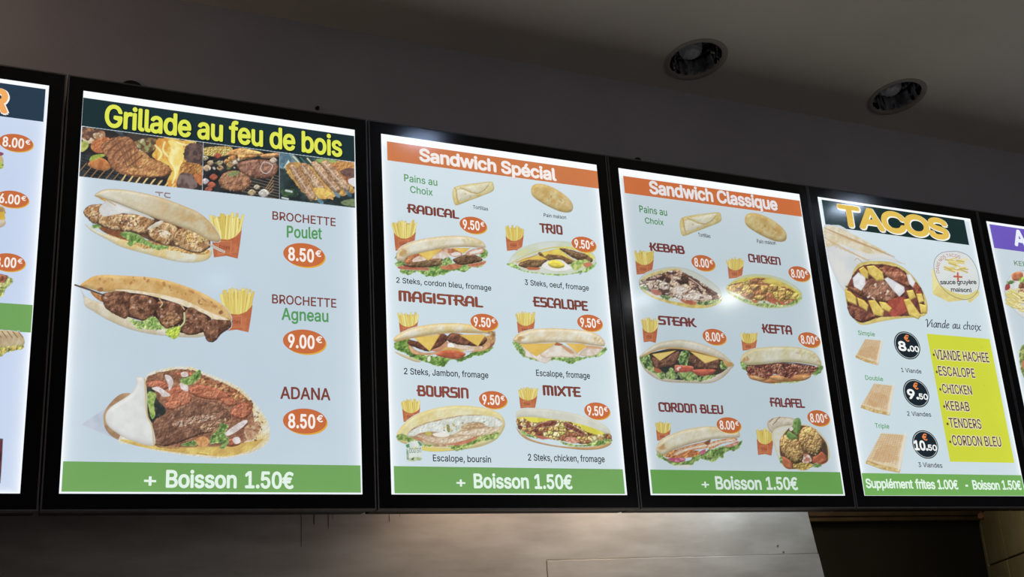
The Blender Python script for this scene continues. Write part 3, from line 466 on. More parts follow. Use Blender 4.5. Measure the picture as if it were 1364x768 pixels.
def glyph(ch):
    """adv, verts (n,2), tris; cap height = 1"""
    if ch in _gc: return _gc[ch]
    g = GL.get(ch) or GL['-']
    loops = [[(f[i] / 1000, f[i + 1] / 1000) for i in range(0, len(f), 2)] for f in g[1:]]
    big = max(loops, key=lambda l: abs(_area(l))) if loops else None
    sgn = math.copysign(1, _area(big)) if big else 1
    outs = [l for l in loops if _area(l) * sgn > 0]; holes = [l for l in loops if _area(l) * sgn <= 0]
    V, T = [], []
    for o in outs:
        polys = [o] + [h for h in holes if sum(_inside(p, o) for p in h) > len(h) * .7]
        flat = [p for l in polys for p in l]
        tr = tessellate_polygon([[Vector((p[0], p[1], 0)) for p in l] for l in polys])
        b = len(V); V += flat; T += [tuple(b + i for i in t) for t in tr]
    _gc[ch] = (g[0] / 1000, np.array(V).reshape(-1, 2), np.array(T, int).reshape(-1, 3))
    return _gc[ch]

# squarish poster face with notched bars (capitals), strokes on a unit-high cell
DISP = {
 'R': (.78, [[(.1, 0), (.1, 1), (.5, 1), (.6, .9), (.6, .62), (.5, .5), (-.04, .5)], [(.36, .5), (.58, .12), (.74, 0)]]),
 'A': (.78, [[(.1, 0), (.1, .7), (.25, 1), (.5, 1), (.62, .8), (.62, 0)], [(-.04, .4), (.62, .4)]]),
 'D': (.76, [[(.1, .03), (.1, 1), (.42, 1), (.6, .82), (.6, .15), (.48, .03), (.1, .03)]]),
 'I': (.32, [[(.12, 0), (.12, 1)]]),
 'C': (.68, [[(.58, 1), (.2, 1), (.1, .88), (.1, .12), (.2, 0.03), (.58, .03)], [(.58, 1), (.58, .85)]]),
 'L': (.6, [[(.1, 1), (.1, .03), (.54, .03)]]),
 'T': (.66, [[(-.02, .97), (.6, .97)], [(.28, .97), (.28, 0)]]),
 'O': (.74, [[(.1, .15), (.1, 1), (.45, 1), (.58, .88), (.58, .03), (.22, .03), (.1, .15)]]),
 'M': (.98, [[(.1, 0), (.1, .97), (.7, .97), (.8, .85), (.8, 0)], [(.45, .97), (.45, 0)]]),
 'G': (.74, [[(.6, 1), (.2, 1), (.1, .88), (.1, .12), (.2, .03), (.6, .03), (.6, .5), (.36, .5)]]),
 'S': (.68, [[(.58, .97), (.14, .97), (.1, .9), (.1, .6), (.16, .52), (.5, .52), (.57, .44), (.57, .1), (.5, .03), (.04, .03)]]),
 'E': (.64, [[(.56, .97), (.1, .97), (.1, .03), (.56, .03)], [(-.04, .5), (.5, .5)]]),
 'P': (.74, [[(.1, 0), (.1, .97), (.48, .97), (.6, .86), (.6, .5), (.5, .42), (-.04, .42)]]),
 'B': (.76, [[(.1, .03), (.1, .97), (.46, .97), (.55, .85), (.55, .6), (.48, .52), (-.04, .52)], [(.48, .52), (.62, .4), (.62, .14), (.54, .03), (.1, .03)]]),
 'U': (.74, [[(.1, 1), (.1, .15), (.2, .03), (.48, .03), (.6, .12), (.6, 1)]]),
 'N': (.76, [[(.1, 0), (.1, .97), (.48, .97), (.6, .85), (.6, 0)]]),
 'X': (.72, [[(.04, 1), (.6, 0)], [(.62, 1), (.02, 0)]]),
 'K': (.74, [[(.1, 0), (.1, 1)], [(-.04, .5), (.3, .5), (.58, 1)], [(.3, .5), (.5, .1), (.68, 0)]]),
 'H': (.74, [[(.1, 0), (.1, 1)], [(.6, 0), (.6, 1)], [(-.02, .5), (.6, .5)]]),
 'F': (.62, [[(.1, 0), (.1, .97), (.56, .97)], [(-.04, .5), (.5, .5)]]),
 ' ': (.4, []),
}
SCRIPT = {
 'V': (.62, [[(.0, .85), (.1, 1), (.2, .9), (.25, 0), (.62, .9), (.72, 1)]]),
 'i': (.26, [[(.02, .5), (.1, .6), (.1, .08), (.2, .05)], [(.12, .82), (.13, .84)]]),
 'a': (.46, [[(.36, .55), (.22, .62), (.06, .4), (.06, .12), (.14, 0), (.3, .12), (.36, .6), (.36, .1), (.44, .03)]]),
 'n': (.48, [[(0, .55), (.08, .62), (.08, 0)], [(.08, .4), (.22, .6), (.34, .58), (.34, .1), (.44, .03)]]),
 'd': (.48, [[(.36, .55), (.22, .62), (.06, .4), (.06, .12), (.14, 0), (.3, .12), (.36, .4)], [(.38, 1.08), (.36, .1), (.44, .03)]]),
 'e': (.42, [[(.08, .3), (.3, .4), (.32, .55), (.2, .62), (.06, .4), (.06, .14), (.16, 0), (.36, .12)]]),
 'u': (.48, [[(0, .56), (.08, .6), (.08, .12), (.16, 0), (.3, .14), (.36, .3)], [(.36, .6), (.36, .1), (.46, .03)]]),
 'c': (.4, [[(.32, .5), (.24, .62), (.06, .42), (.06, .14), (.16, 0), (.34, .12)]]),
 'h': (.48, [[(.06, 1.08), (.06, 0)], [(.06, .4), (.22, .6), (.34, .58), (.34, .1), (.44, .03)]]),
 'o': (.44, [[(.2, .62), (.06, .4), (.06, .14), (.18, 0), (.34, .2), (.34, .46), (.2, .62)]]),
 'x': (.5, [[(-.04, .52), (.06, .6), (.34, 0), (.48, .02)], [(.44, .6), (.3, .5), (.08, 0), (-.1, -.2)]]),
 ' ': (.3, []),
}
def stroke_geo(lines, w, sq=False):
    V, F = [], []
    n = 8
    for ln in lines:
        pts = [np.array(p, float) for p in ln]
        for a, b in zip(pts[:-1], pts[1:]):
            d = b - a; L = math.hypot(*d)
            if L < 1e-6: continue
            d = d / L; nn = np.array([-d[1], d[0]]) * w / 2
            i = len(V); V += [a - nn, b - nn, b + nn, a + nn]; F += [(i, i + 1, i + 2), (i, i + 2, i + 3)]
        for j, p in enumerate(pts):
            i = len(V); r = w / 2 * (1.04 if 0 < j < len(pts) - 1 else .9)
            off = PI / n
            V += [p + r * np.array([math.cos(off + 2 * PI * q / n), math.sin(off + 2 * PI * q / n)]) for q in range(n)]
            F += [(i, i + q, i + q + 1) for q in range(1, n - 1)]
    return np.array(V).reshape(-1, 2), np.array(F, int).reshape(-1, 3)
def layout(s, font='sans', weight=.2, slant=0.0, track=0.0):
    x = 0; Vs, Ts = [], []; b = 0
    for ch in s:
        if font == 'sans': adv, V, T = glyph(ch)
        else:
            adv, lines = (DISP if font == 'disp' else SCRIPT)[ch]
            V, T = stroke_geo(lines, weight)
            if font == 'disp' and len(V): V = V * np.array([1, .86]) + np.array([0, .08])
        if len(V):
            Vs.append(V + np.array([x, 0])); Ts.append(T + b); b += len(V)
        x += adv + track
    V = np.concatenate(Vs); T = np.concatenate(Ts)
    V[:, 0] += slant * V[:, 1]
    V[:, 0] -= V[:, 0].min()
    return V, T, V[:, 0].max()
def put_text(k, s, X0, Z0, X1, Z1, H, col, bold=0.0, font='sans', weight=.2, slant=0.0, name='lettering', y=None,
             parent=None, label=None, warp=None, edge=None, track=None):
    if track is None: track = -.05 if (font == 'sans' and bold >= .04) else 0.0
    V, T, wd = layout(s, font, weight, slant, track)
    sx = (X1 - X0) / wd
    par = parent or BOARD[k]
    def build(bo, c, yy, nm, dx=0, dz=0, lab=None):
        sh = [(0, 0)] + ([(math.cos(a) * bo * H, math.sin(a) * bo * H) for a in np.arange(8) * PI / 4] if bo else [])
        AV, AT = [], []
        for i, (ax, az) in enumerate(sh):
            fx = V[:, 0] * sx; fz = V[:, 1] * H
            if warp: px, pz = warp(fx, fz)
            else: px, pz = X0 + fx, Z0 + fz + (Z1 - Z0) * fx / max(1e-6, (X1 - X0))
            AV.append(np.stack([px + ax + dx, np.full(len(px), yy), pz + az + dz], -1)); AT.append(T + i * len(V))
        AV = np.concatenate(AV); AT = np.concatenate(AT)
        # face the room (-y)
        a, b, c2 = AV[AT[:, 0]], AV[AT[:, 1]], AV[AT[:, 2]]
        ny = np.cross(b - a, c2 - a)[:, 1]
        AT[ny > 0] = AT[ny > 0][:, ::-1]
        return ink_mesh(nm, AV, AT, np.ones((len(AV), 3)) * lin(c), par, label=lab)
    yy = y if y is not None else LY['text']
    o = build(bold, col, yy, name, lab=label)
    if edge:
        e = build(bold + edge[1], edge[0], yy + .0001, 'letter_outline', dx=edge[2] * H if len(edge) > 2 else 0, dz=-edge[2] * H if len(edge) > 2 else 0)
    return o
def text(k, cr, s, xl, yl, xr, yr, ytop, col, bold=0.0, **kw):
    X0, Z0 = P(cr, xl, yl); X1, Z1 = P(cr, xr, yr); _, Zt = P(cr, xl, ytop)
    return put_text(k, s, float(X0), float(Z0), float(X1), float(Z1), float(Zt - Z0), col, bold, **kw)
def ellipse_mesh(name, k, cx, cz, rx, rz, y, col, parent, n=48, label=None, inner=None):
    a = np.arange(n) * 2 * PI / n
    V = [(cx, y, cz)] + [(cx + rx * math.cos(t), y, cz + rz * math.sin(t)) for t in a]
    F = [(0, 1 + i, 1 + (i + 1) % n) for i in range(n)]
    return ink_mesh(name, V, F, np.ones((n + 1, 3)) * lin(col), parent, label=label)
def badge(k, cr, cx, cy, w, h, s):
    """orange oval price with a yellow shadow"""
    X, Z = map(float, P(cr, cx, cy))
    rx = float(P(cr, cx + w / 2, cy)[0] - P(cr, cx - w / 2, cy)[0]) / 2
    rz = float(P(cr, cx, cy - h / 2)[1] - P(cr, cx, cy + h / 2)[1]) / 2 * .965
    dim = .93 if k == 3 else 1.0
    e = ellipse_mesh('price_badge', k, X - rx * .02, Z + rz * .03, rx * .97, rz * .96, LY['badge2'], np.array((198, 109, 64)) * dim, BOARD[k], label='orange oval price badge reading ' + s + ' euros')
    ellipse_mesh('badge_shadow', k, X + rx * .05, Z - rz * .08, rx * .95, rz * .95, LY['badge'], np.array((222, 168, 62)) * dim, e)
    wc = np.array((240, 232, 226)) * dim
    put_text(k, s, X - rx * .74, Z - rz * .50, X + rx * .42, Z - rz * .50, rz * 1.02, wc, .042, parent=e, track=.03)
    put_text(k, '€', X + rx * .52, Z + rz * .0, X + rx * .78, Z + rz * .0, rz * .50, wc, .04, parent=e)
    return e

# ------------------------------------------------------------------ printed food pictures, painted shape by shape
def _hash(i, j, s):
    n = (i * 374761393 + j * 668265263 + s * 974634777) & 0xffffffff
    n = ((n ^ (n >> 13)) * 1274126177) & 0xffffffff
    return ((n ^ (n >> 16)) & 0xffff) / 65535.0
def vnoise(X, Y, s, seed=0):
    x = X / s; y = Y / s
    i = np.floor(x).astype(np.int64); j = np.floor(y).astype(np.int64)
    fx = x - i; fy = y - j
    fx = fx * fx * (3 - 2 * fx); fy = fy * fy * (3 - 2 * fy)
    a = _hash(i, j, seed); b = _hash(i + 1, j, seed); c = _hash(i, j + 1, seed); d = _hash(i + 1, j + 1, seed)
    return (a * (1 - fx) + b * fx) * (1 - fy) + (c * (1 - fx) + d * fx) * fy
def fbm(X, Y, s, seed=0, o=3):
    r = 0; w = 1; t = 0
    for q in range(o):
        r = r + w * vnoise(X, Y, s / 2 ** q, seed + q * 17); t += w; w *= .55
    return r / t
def spline(pts, closed=True, n=6):
    p = np.array(pts, float); N = len(p); out = []
    rng = range(N) if closed else range(N - 1)
    for i in rng:
        if closed: a, b, c, d = p[i - 1], p[i], p[(i + 1) % N], p[(i + 2) % N]
        else: a, b, c, d = p[max(i - 1, 0)], p[i], p[i + 1], p[min(i + 2, N - 1)]
        for t in np.arange(n) / n:
            out.append(.5 * (2 * b + (c - a) * t + (2 * a - 5 * b + 4 * c - d) * t * t + (3 * b - a - 3 * c + d) * t ** 3))
    if not closed: out.append(p[-1])
    return np.array(out)
class Pic:
    def __init__(s, cr, x0, y0, x1, y1, step=.62, seed=1):
        s.cr = cr; s.sc = CR[cr][2]; h = step * s.sc; s.h = h; s.seed = seed
        s.X, s.Y = np.meshgrid(np.arange(x0, x1 + h, h), np.arange(y0, y1 + h, h))
        s.rgb = np.zeros(s.X.shape + (3,)); s.a = np.zeros(s.X.shape)
        s.u = s.sc / 5.5          # size unit so that strengths agree between crops
    def ns(s): s.seed += 31; return s.seed
    def sd(s, pts, smooth=True, closed=True, sub=None):
        q = spline(pts, closed) if smooth else np.array(pts, float)
        X, Y = (s.X, s.Y) if sub is None else (s.X[sub], s.Y[sub])
        d = np.full(X.shape, 1e9); ins = np.zeros(X.shape, bool)
        N = len(q)
        for i in range(N if closed else N - 1):
            x0, y0 = q[i]; x1, y1 = q[(i + 1) % N]
            ex, ey = x1 - x0, y1 - y0; L = ex * ex + ey * ey + 1e-9
            t = np.clip(((X - x0) * ex + (Y - y0) * ey) / L, 0, 1)
            d = np.minimum(d, (X - x0 - t * ex) ** 2 + (Y - y0 - t * ey) ** 2)
            if closed and abs(ey) > 1e-9:
                ins ^= ((y0 > Y) != (y1 > Y)) & (X < ex * (Y - y0) / ey + x0)
        d = np.sqrt(d)
        return np.where(ins, d, -d) if closed else d
    def box(s, pts, pad):
        p = np.array(pts, float)
        x0, y0 = p.min(0) - pad; x1, y1 = p.max(0) + pad
        c = np.where((s.X[0] >= x0) & (s.X[0] <= x1))[0]; r = np.where((s.Y[:, 0] >= y0) & (s.Y[:, 0] <= y1))[0]
        if len(c) < 2 or len(r) < 2: return None
        return (slice(r[0], r[-1] + 1), slice(c[0], c[-1] + 1))
    def put(s, sub, m, c):
        A = s.a[sub]; R = s.rgb[sub]
        na = m + A * (1 - m)
        s.rgb[sub] = np.where(na[..., None] > 1e-5, (c * m[..., None] + R * (A * (1 - m))[..., None]) / np.maximum(na, 1e-5)[..., None], R)
        s.a[sub] = na
    def shape(s, pts, c1, c2=None, ns=60, rag=0, rs=18, rim=None, rw=10, top=None, grad=None, bump=0, bs=14, con=2.0, soft=1.0,
              smooth=True, op=1.0, seed=None, dome=0, dw=22):
        sub = s.box(pts, rag + 12 * s.u + 4)
        if sub is None: return
        X, Y = s.X[sub], s.Y[sub]; se = s.ns() if seed is None else seed
        d = s.sd(pts, smooth, sub=sub)
        if rag: d = d + (fbm(X, Y, rs * s.u, se + 5, 2) - .5) * 2 * rag
        m = np.clip(d / (s.h * soft) + .5, 0, 1) * op
        c1 = np.array(c1, float)
        c = np.ones(X.shape + (3,)) * c1
        if grad is not None:      # (x0,y0,x1,y1,colour at end)
            x0, y0, x1, y1, ce = grad
            t = np.clip(((X - x0) * (x1 - x0) + (Y - y0) * (y1 - y0)) / ((x1 - x0) ** 2 + (y1 - y0) ** 2), 0, 1)
            t = t * t * (3 - 2 * t)
            c = c + (np.array(ce, float) - c) * t[..., None]
        if c2 is not None:
            n = np.clip((fbm(X, Y, ns * s.u, se, 3) - .5) * con * 1.6 + .5, 0, 1)
            c = c + (np.array(c2, float) - c) * n[..., None]
        if rim is not None:
            e = np.exp(-np.clip(d, 0, None) / (rw * s.u)); c = c + (np.array(rim, float) - c) * e[..., None]
        if dome:
            hgt = 1 - (1 - np.clip(d / (dw * s.u), 0, 1)) ** 2
            gy, gx = np.gradient(hgt)
            sh = (gy * .9 + gx * .35) / s.h * dw * s.u
            c = c * (1 + dome * np.clip(sh, -1.2, 1.0))[..., None]
        if bump:
            o = 2.2 * s.u
            rel = fbm(X + o, Y + o, bs * s.u, se + 9, 3) - fbm(X - o, Y - o, bs * s.u, se + 9, 3)
            c = c * (1 + bump * np.clip(rel * 3, -.9, .9))[..., None]
        s.put(sub, m, np.clip(c, 0, 255))
    def chunks(s, pts, cols, size, gap=.16, gapc=(70, 45, 30), dome=.35, bump=.3, bs=10, rag=0, ang=0.0, asp=1.0, smooth=True, op=1.0):
        sub = s.box(pts, rag + 8)
        if sub is None: return
        X, Y = s.X[sub], s.Y[sub]; se = s.ns(); rnd = random.Random(se)
        d = s.sd(pts, smooth, sub=sub)
        if rag: d = d + (fbm(X, Y, 16 * s.u, se + 5, 2) - .5) * 2 * rag
        m = np.clip(d / s.h + .5, 0, 1) * op
        ca, sa = math.cos(ang), math.sin(ang)
        wx = X + (fbm(X, Y, size, se + 3, 2) - .5) * size * .5; wy = Y + (fbm(X, Y, size, se + 4, 2) - .5) * size * .5
        U = (wx * ca + wy * sa) / (size * asp); V = (-wx * sa + wy * ca) / size
        i0 = np.floor(U).astype(np.int64); j0 = np.floor(V).astype(np.int64)
        d1 = np.full(X.shape, 9.); d2 = np.full(X.shape, 9.); cid = np.zeros(X.shape); ox = np.zeros(X.shape); oy = np.zeros(X.shape)
        for a in (-1, 0, 1):
            for b in (-1, 0, 1):
                i = i0 + a; j = j0 + b
                px = i + _hash(i, j, se) * .8 + .1; py = j + _hash(i, j, se + 7) * .8 + .1
                dd = np.hypot(U - px, V - py); hh = _hash(i, j, se + 13)
                c = dd < d1
                d2 = np.where(c, d1, np.minimum(d2, dd)); cid = np.where(c, hh, cid)
                ox = np.where(c, U - px, ox); oy = np.where(c, V - py, oy); d1 = np.where(c, dd, d1)
        cols = np.array(cols, float)
        c = cols[np.minimum((cid * len(cols)).astype(int), len(cols) - 1)]
        c = c * (1 - dome * np.clip(oy * 1.3 + ox * .5, -.8, 1))[..., None]
        o = 2.2 * s.u
        rel = fbm(X + o, Y + o, bs * s.u, se + 9, 3) - fbm(X - o, Y - o, bs * s.u, se + 9, 3)
        c = c * (1 + bump * np.clip(rel * 3, -.9, .9))[..., None]
        g = np.clip(1 - (d2 - d1) / max(gap, 1e-3), 0, 1)
        c = c + (np.array(gapc, float) - c) * (g * .85)[..., None]
        s.put(sub, m, np.clip(c, 0, 255))
    def line(s, pts, w, col, w2=None, smooth=True, op=1.0):
        sub = s.box(pts, w * 2 + 6)
        if sub is None: return
        d = s.sd(pts, smooth, False, sub)
        m = np.clip((w / 2 - d) / s.h + .5, 0, 1) * op
        s.put(sub, m, np.ones(d.shape + (3,)) * np.array(col, float))
    def specks(s, pts, n, size, cols, op=.8, asp=1.6):
        rnd = random.Random(s.ns()); p = np.array(pts, float)
        x0, y0 = p.min(0); x1, y1 = p.max(0)
        q = spline(pts); q = [tuple(v) for v in q]; k = 0; t = 0
        while k < n and t < n * 8:
            t += 1
            x, y = rnd.uniform(x0, x1), rnd.uniform(y0, y1)
            if not _inside((x, y), q): continue
            k += 1; r = size * rnd.uniform(.5, 1.3); a = rnd.uniform(0, PI)
            sub = s.box([(x, y), (x + .1, y + .1)], r * asp + s.h * 2)
            if sub is None: continue
            X, Y = s.X[sub] - x, s.Y[sub] - y
            e = np.hypot((X * math.cos(a) + Y * math.sin(a)) / asp, -X * math.sin(a) + Y * math.cos(a))
            m = np.clip((r - e) / s.h + .5, 0, 1) * op
            s.put(sub, m, np.ones(X.shape + (3,)) * np.array(rnd.choice(cols), float))
    def lettuce(s, pts, rag=9, c1=(150, 185, 95), c2=(85, 135, 50)):
        s.shape(pts, c1, c2, ns=26, rag=rag * s.u, rs=20, rim=(165, 195, 120), rw=3, bump=.55, bs=24, con=2.4)
        s.specks(pts, 8, 5 * s.u, [(65, 105, 40), (190, 210, 140)], .5, 2.5)
    def bread(s, pts, c1=(226, 218, 185), c2=(214, 184, 120), rim=(200, 165, 95), rw=9, dome=.07, ns=70, grad=None, con=1.3, dw=30):
        s.shape(pts, c1, c2, ns=ns, rim=rim, rw=rw, con=con, dome=dome, dw=dw, grad=grad, bump=.05, bs=18)
    def meat(s, pts, c1=(135, 92, 62), c2=(92, 58, 38), rag=3, hl=(190, 150, 110), bump=.42, ns=36, n=10):
        s.shape(pts, c1, c2, ns=ns, rag=rag * s.u, rim=(70, 42, 28), rw=5, bump=bump, bs=20, dome=.28, dw=20)
        s.specks(pts, n, 2.6 * s.u, [hl, (60, 38, 26)], .55, 2)
    def cheese(s, pts, c1=(240, 208, 92), c2=(226, 180, 62)):
        s.shape(pts, c1, c2, ns=50, con=1, smooth=False, rim=(214, 165, 60), rw=2.5)
    def done(s, k, name, label=None, y='pic', gain=1.0):
        A = s.a; keep = (A[:-1, :-1] > .02) | (A[1:, :-1] > .02) | (A[:-1, 1:] > .02) | (A[1:, 1:] > .02)
        X, Z = P(s.cr, s.X, s.Y)
        base = sheet_color(k, X, Z)
        lum = s.rgb @ np.array([.3, .59, .11])
        ink = lin((s.rgb * .86 + lum[..., None] * .14) * .90 + 17) * gain
        c = ink * A[..., None] + base * (1 - A[..., None])
        idx = np.arange(A.size).reshape(A.shape)
        f = np.stack([idx[1:, :-1], idx[1:, 1:], idx[:-1, 1:], idx[:-1, :-1]], -1)[keep]
        used = np.unique(f); rem = np.full(A.size, -1); rem[used] = np.arange(len(used))
        V = np.stack([X, np.full_like(X, LY[y]), Z], -1).reshape(-1, 3)[used]
        return ink_mesh(name, V, rem[f], c.reshape(-1, 3)[used], BOARD[k], label=label)

def carton(k, cr, x0, y0, x1, y1, seed=3, gain=1.0, label=None):
    """little red carton of fries, drawn in a box that holds carton and fries"""
    w, h = x1 - x0, y1 - y0
    p = Pic(cr, x0 - w * .08, y0 - h * .05, x1 + w * .08, y1 + h * .05, step=.5, seed=seed)
    q = lambda *a: [(x0 + u * w, y0 + v * h) for u, v in a]
    rnd = random.Random(seed)
    p.shape(q((.06, .2), (.3, .08), (.6, .1), (.95, .16), (.95, .45), (.5, .62), (.1, .5)), (226, 196, 84), (196, 156, 52), ns=12, rag=3 * p.u, rs=10, con=2)
    for i in range(17):
        t = i / 16; bx = .16 + .70 * t + rnd.uniform(-.03, .03); tx = t * 1.0 + rnd.uniform(-.07, .05); ty = rnd.uniform(.0, .16) + .06 * abs(t - .5)
        pts = q((bx, .56), (tx, ty))
        ww = w * rnd.uniform(.065, .095)
        p.line(pts, ww + 2.2 * p.u, (186, 148, 50), smooth=False)
        p.line(pts, ww, rnd.choice([(240, 222, 110), (232, 208, 92), (246, 232, 134), (224, 196, 80)]), smooth=False)
    p.shape(q((.02, .40), (.14, .50), (.33, .58), (.55, .60), (.8, .53), (1, .38), (.94, .7), (.87, 1), (.5, .94), (.1, .975), (.07, .8)),
            (206, 108, 62), (192, 92, 50), ns=30, smooth=False, rim=(186, 90, 46), rw=3)
    lw = max(1.2 * p.u, p.h * .8)
    for v in (.70, .80, .9): p.line(q((.08, v), (.93, v - .03)), lw * .7, (222, 130, 80), smooth=False, op=.5)
    for v in (.18, .8): p.line(q((v, .6), (v, .95)), lw * .7, (222, 130, 80), smooth=False, op=.5)
    p.shape(q((.24, .64), (.66, .63), (.64, .88), (.25, .89)), (196, 98, 58), smooth=False)
    p.line(q((.24, .64), (.66, .63), (.64, .88), (.25, .89), (.24, .64)), lw, (228, 160, 80), smooth=False, op=.9)
    o = p.done(k, 'fries_picture', label, y='under', gain=gain)
    a = P(cr, x0 + w * .27, y0 + h * .80); b = P(cr, x0 + w * .62, y0 + h * .80)
    H = float(P(cr, x0 + w * .3, y0 + h * .71)[1] - P(cr, x0 + w * .3, y0 + h * .80)[1])
    put_text(k, 'Frites', float(a[0]), float(a[1]), float(b[0]), float(b[1]), H, (110, 55, 35), 0, y=LY['under'] - .00008, parent=o)
    return o
def stacked(k, name, *a, **kw): return Pic(*a, **kw)

# ------------------------------------------------------------------ the six lightbox menu boards
LABELS = ['leftmost backlit menu board, cut by the frame, with a dark header and orange letter',
          'backlit menu board headed Grillade au feu de bois with grilled skewers',
          'backlit menu board headed Sandwich Spécial in white on orange',
          'backlit menu board headed Sandwich Classique in white on orange',
          'backlit menu board headed TACOS with a yellow list of meats',
          'rightmost backlit menu board with a purple header, cut by the frame']
def make_board(k):
    x0, x1 = EDGES[k] + .002, EDGES[k + 1] - .002
    t = empty('menu_board', ((x0 + x1) / 2, 0, 0), LABELS[k], 'menu board', 'backlit menu boards in a row')
    BOARD.append(t)
    box('housing', (x0 + .004, x1 - .004, .004, .105, .004, .996), M_HOUSING, t)
    for nm, a, b in (('wall_bracket', x0 + .12, x0 + .16), ('wall_bracket', x1 - .16, x1 - .12)):
        box(nm, (a, b, .105, WALLY, .45, .9), M_RIM, t)
    box('acrylic_front', (x0 + .0035, x1 - .0035, 0.0, .004, .0035, .9965), M_BEZEL, t)
    bm = bmesh.new()
    for b in ((x0, x0 + .0032, -.0015, .03, 0, 1), (x1 - .0032, x1, -.0015, .03, 0, 1), (x0 + .0032, x1 - .0032, -.0015, .03, 0, .0032), (x0 + .0032, x1 - .0032, -.0015, .03, .9968, 1)):
        add_box(bm, *b)
    bm_obj('rim', bm, M_RIM, t)
    sx0, sx1 = SHEETS[k]
    nx = np.concatenate([np.linspace(0, .04, 9), np.linspace(.06, .94, 24), np.linspace(.96, 1, 9)])
    nz = np.concatenate([np.linspace(0, .10, 26), np.linspace(.12, .96, 26), np.linspace(.965, 1, 12)])
    X, Z = np.meshgrid(sx0 + nx * (sx1 - sx0), ZT - nz * (ZT - ZB))
    idx = np.arange(X.size).reshape(X.shape)
    f = np.stack([idx[1:, :-1], idx[1:, 1:], idx[:-1, 1:], idx[:-1, :-1]], -1).reshape(-1, 4)
    vv = np.stack([X, np.full_like(X, LY['sheet']), Z], -1).reshape(-1, 3)
    ink_mesh('backlit_sheet', vv, f, sheet_color(k, X, Z).reshape(-1, 3), t, mat=M_SHEET)
for k in range(6): make_board(k)

def band(k, name, zt_, zb_, x0, x1, col, label=None, y='band', n=(30, 8)):
    return quad_grid(name, k, [(x0, zt_), (x1, zt_), (x1, zb_), (x0, zb_)], LY[y], col, BOARD[k], n, label=label)
def bandq(k, name, cr, tl, tr, br, bl, col, label=None):
    q = [P(cr, *p) for p in (tl, tr, br, bl)]
    zt_ = float(q[0][1] + q[1][1]) / 2; zb_ = float(q[2][1] + q[3][1]) / 2
    x0 = float(q[0][0] + q[3][0]) / 2; x1 = float(q[1][0] + q[2][0]) / 2
    return band(k, name, zt_, zb_, x0, x1, col, label)
GREEN = (113, 161, 92); DGREEN = (28, 48, 52); ORANGE = (200, 120, 74); BROWN = (122, 66, 56)
TXT = (38, 40, 48); TG = (86, 150, 90); PALE = (222, 238, 226)
M_, L_, G_, Y_ = (150, 105, 65), (225, 200, 160), (95, 140, 55), (230, 190, 70)

# ---- board 1 (mostly outside the frame)
k = 0
o = bandq(k, 'header_band', 'a', (-150, 30), (155, 75), (148, 187), (-150, 145), (38, 58, 76), 'dark blue header band')
text(k, 'a', 'R', -36, 146, 20, 153, 72, (238, 168, 98), .07, parent=o, edge=((250, 240, 235), .035, .03))
badge(k, 'a', 55, 258, 122, 64, '8.00')
badge(k, 'a', 42, 450, 118, 62, '6.00')
badge(k, 'a', 29, 665, 120, 66, '8.00')
bandq(k, 'middle_band', 'b', (-400, 44), (108, 52), (103, 145), (-400, 138), GREEN, 'plain green band')
p = Pic('b', -60, 140, 90, 250, seed=4)
p.bread([(-60, 150), (0, 148), (60, 155), (80, 178), (76, 200), (40, 208), (-60, 205)], (214, 200, 165), (180, 150, 105))
for i in range(6): p.line([(-30 + i * 18, 152), (-14 + i * 18, 172)], 3, (140, 100, 60))
p.lettuce([(-60, 200), (0, 202), (40, 200), (76, 196), (74, 210), (20, 222), (0, 235), (-60, 230)], 4, (225, 195, 90), (150, 150, 70))
p.done(k, 'food_picture', 'picture of a grilled panini', gain=1)
p = Pic('b', -50, 495, 16, 665, seed=5)
p.shape([(-50, 505), (4, 506), (9, 520), (2, 640), (-4, 652), (-50, 652)], (112, 42, 52), (70, 25, 32), rim=(60, 60, 70), rw=3)
p.line([(-50, 508), (6, 508)], 6, (70, 72, 82), smooth=False)
p.done(k, 'drink_picture', 'picture of a dark red drink can')
p = Pic('a', -70, 270, 12, 360, seed=6)
p.bread([(-70, 290), (-10, 285), (6, 300), (6, 330), (-70, 330)]); p.shape([(-70, 290), (0, 288), (7, 300), (-70, 310)], (190, 70, 90), (120, 60, 100), ns=10)
p.lettuce([(-70, 325), (0, 318), (8, 345), (-70, 350)], 3, (225, 215, 110), (150, 170, 60))
p.done(k, 'food_picture')
p = Pic('a', -90, 470, 25, 560, seed=7)
p.bread([(-90, 480), (0, 472), (18, 490), (8, 500), (-90, 500)], (200, 160, 100), (160, 110, 60))
p.shape([(-90, 495), (14, 492), (19, 518), (-90, 520)], (238, 200, 60), (220, 170, 40), smooth=False); p.bread([(-90, 520), (10, 518), (5, 545), (-90, 552)], (225, 215, 205), (205, 190, 170))
p.done(k, 'food_picture')
p = Pic('a', -90, 690, 55, 790, seed=8)
p.meat([(-90, 700), (10, 705), (30, 720), (20, 745), (-90, 750)], (190, 110, 75), (120, 60, 40)); p.lettuce([(-90, 735), (5, 735), (30, 715), (46, 728), (20, 755), (0, 785), (-90, 790)], 5, (205, 205, 120), (130, 150, 60))
p.done(k, 'food_picture')

# ---- board 2: Grillade au feu de bois
k = 1
hb = bandq(k, 'header_band', 'px', (110.4, 129.8), (471.6, 181.5), (472.3, 216), (109, 167.7), DGREEN, 'dark green header band')
text(k, 'px', 'Grillade au feu de bois', 140, 168.0, 454.6, 208.6, 139.6, (218, 224, 84), .04, parent=hb, track=-.02, edge=((14, 30, 30), .03, .02), name='header_lettering')
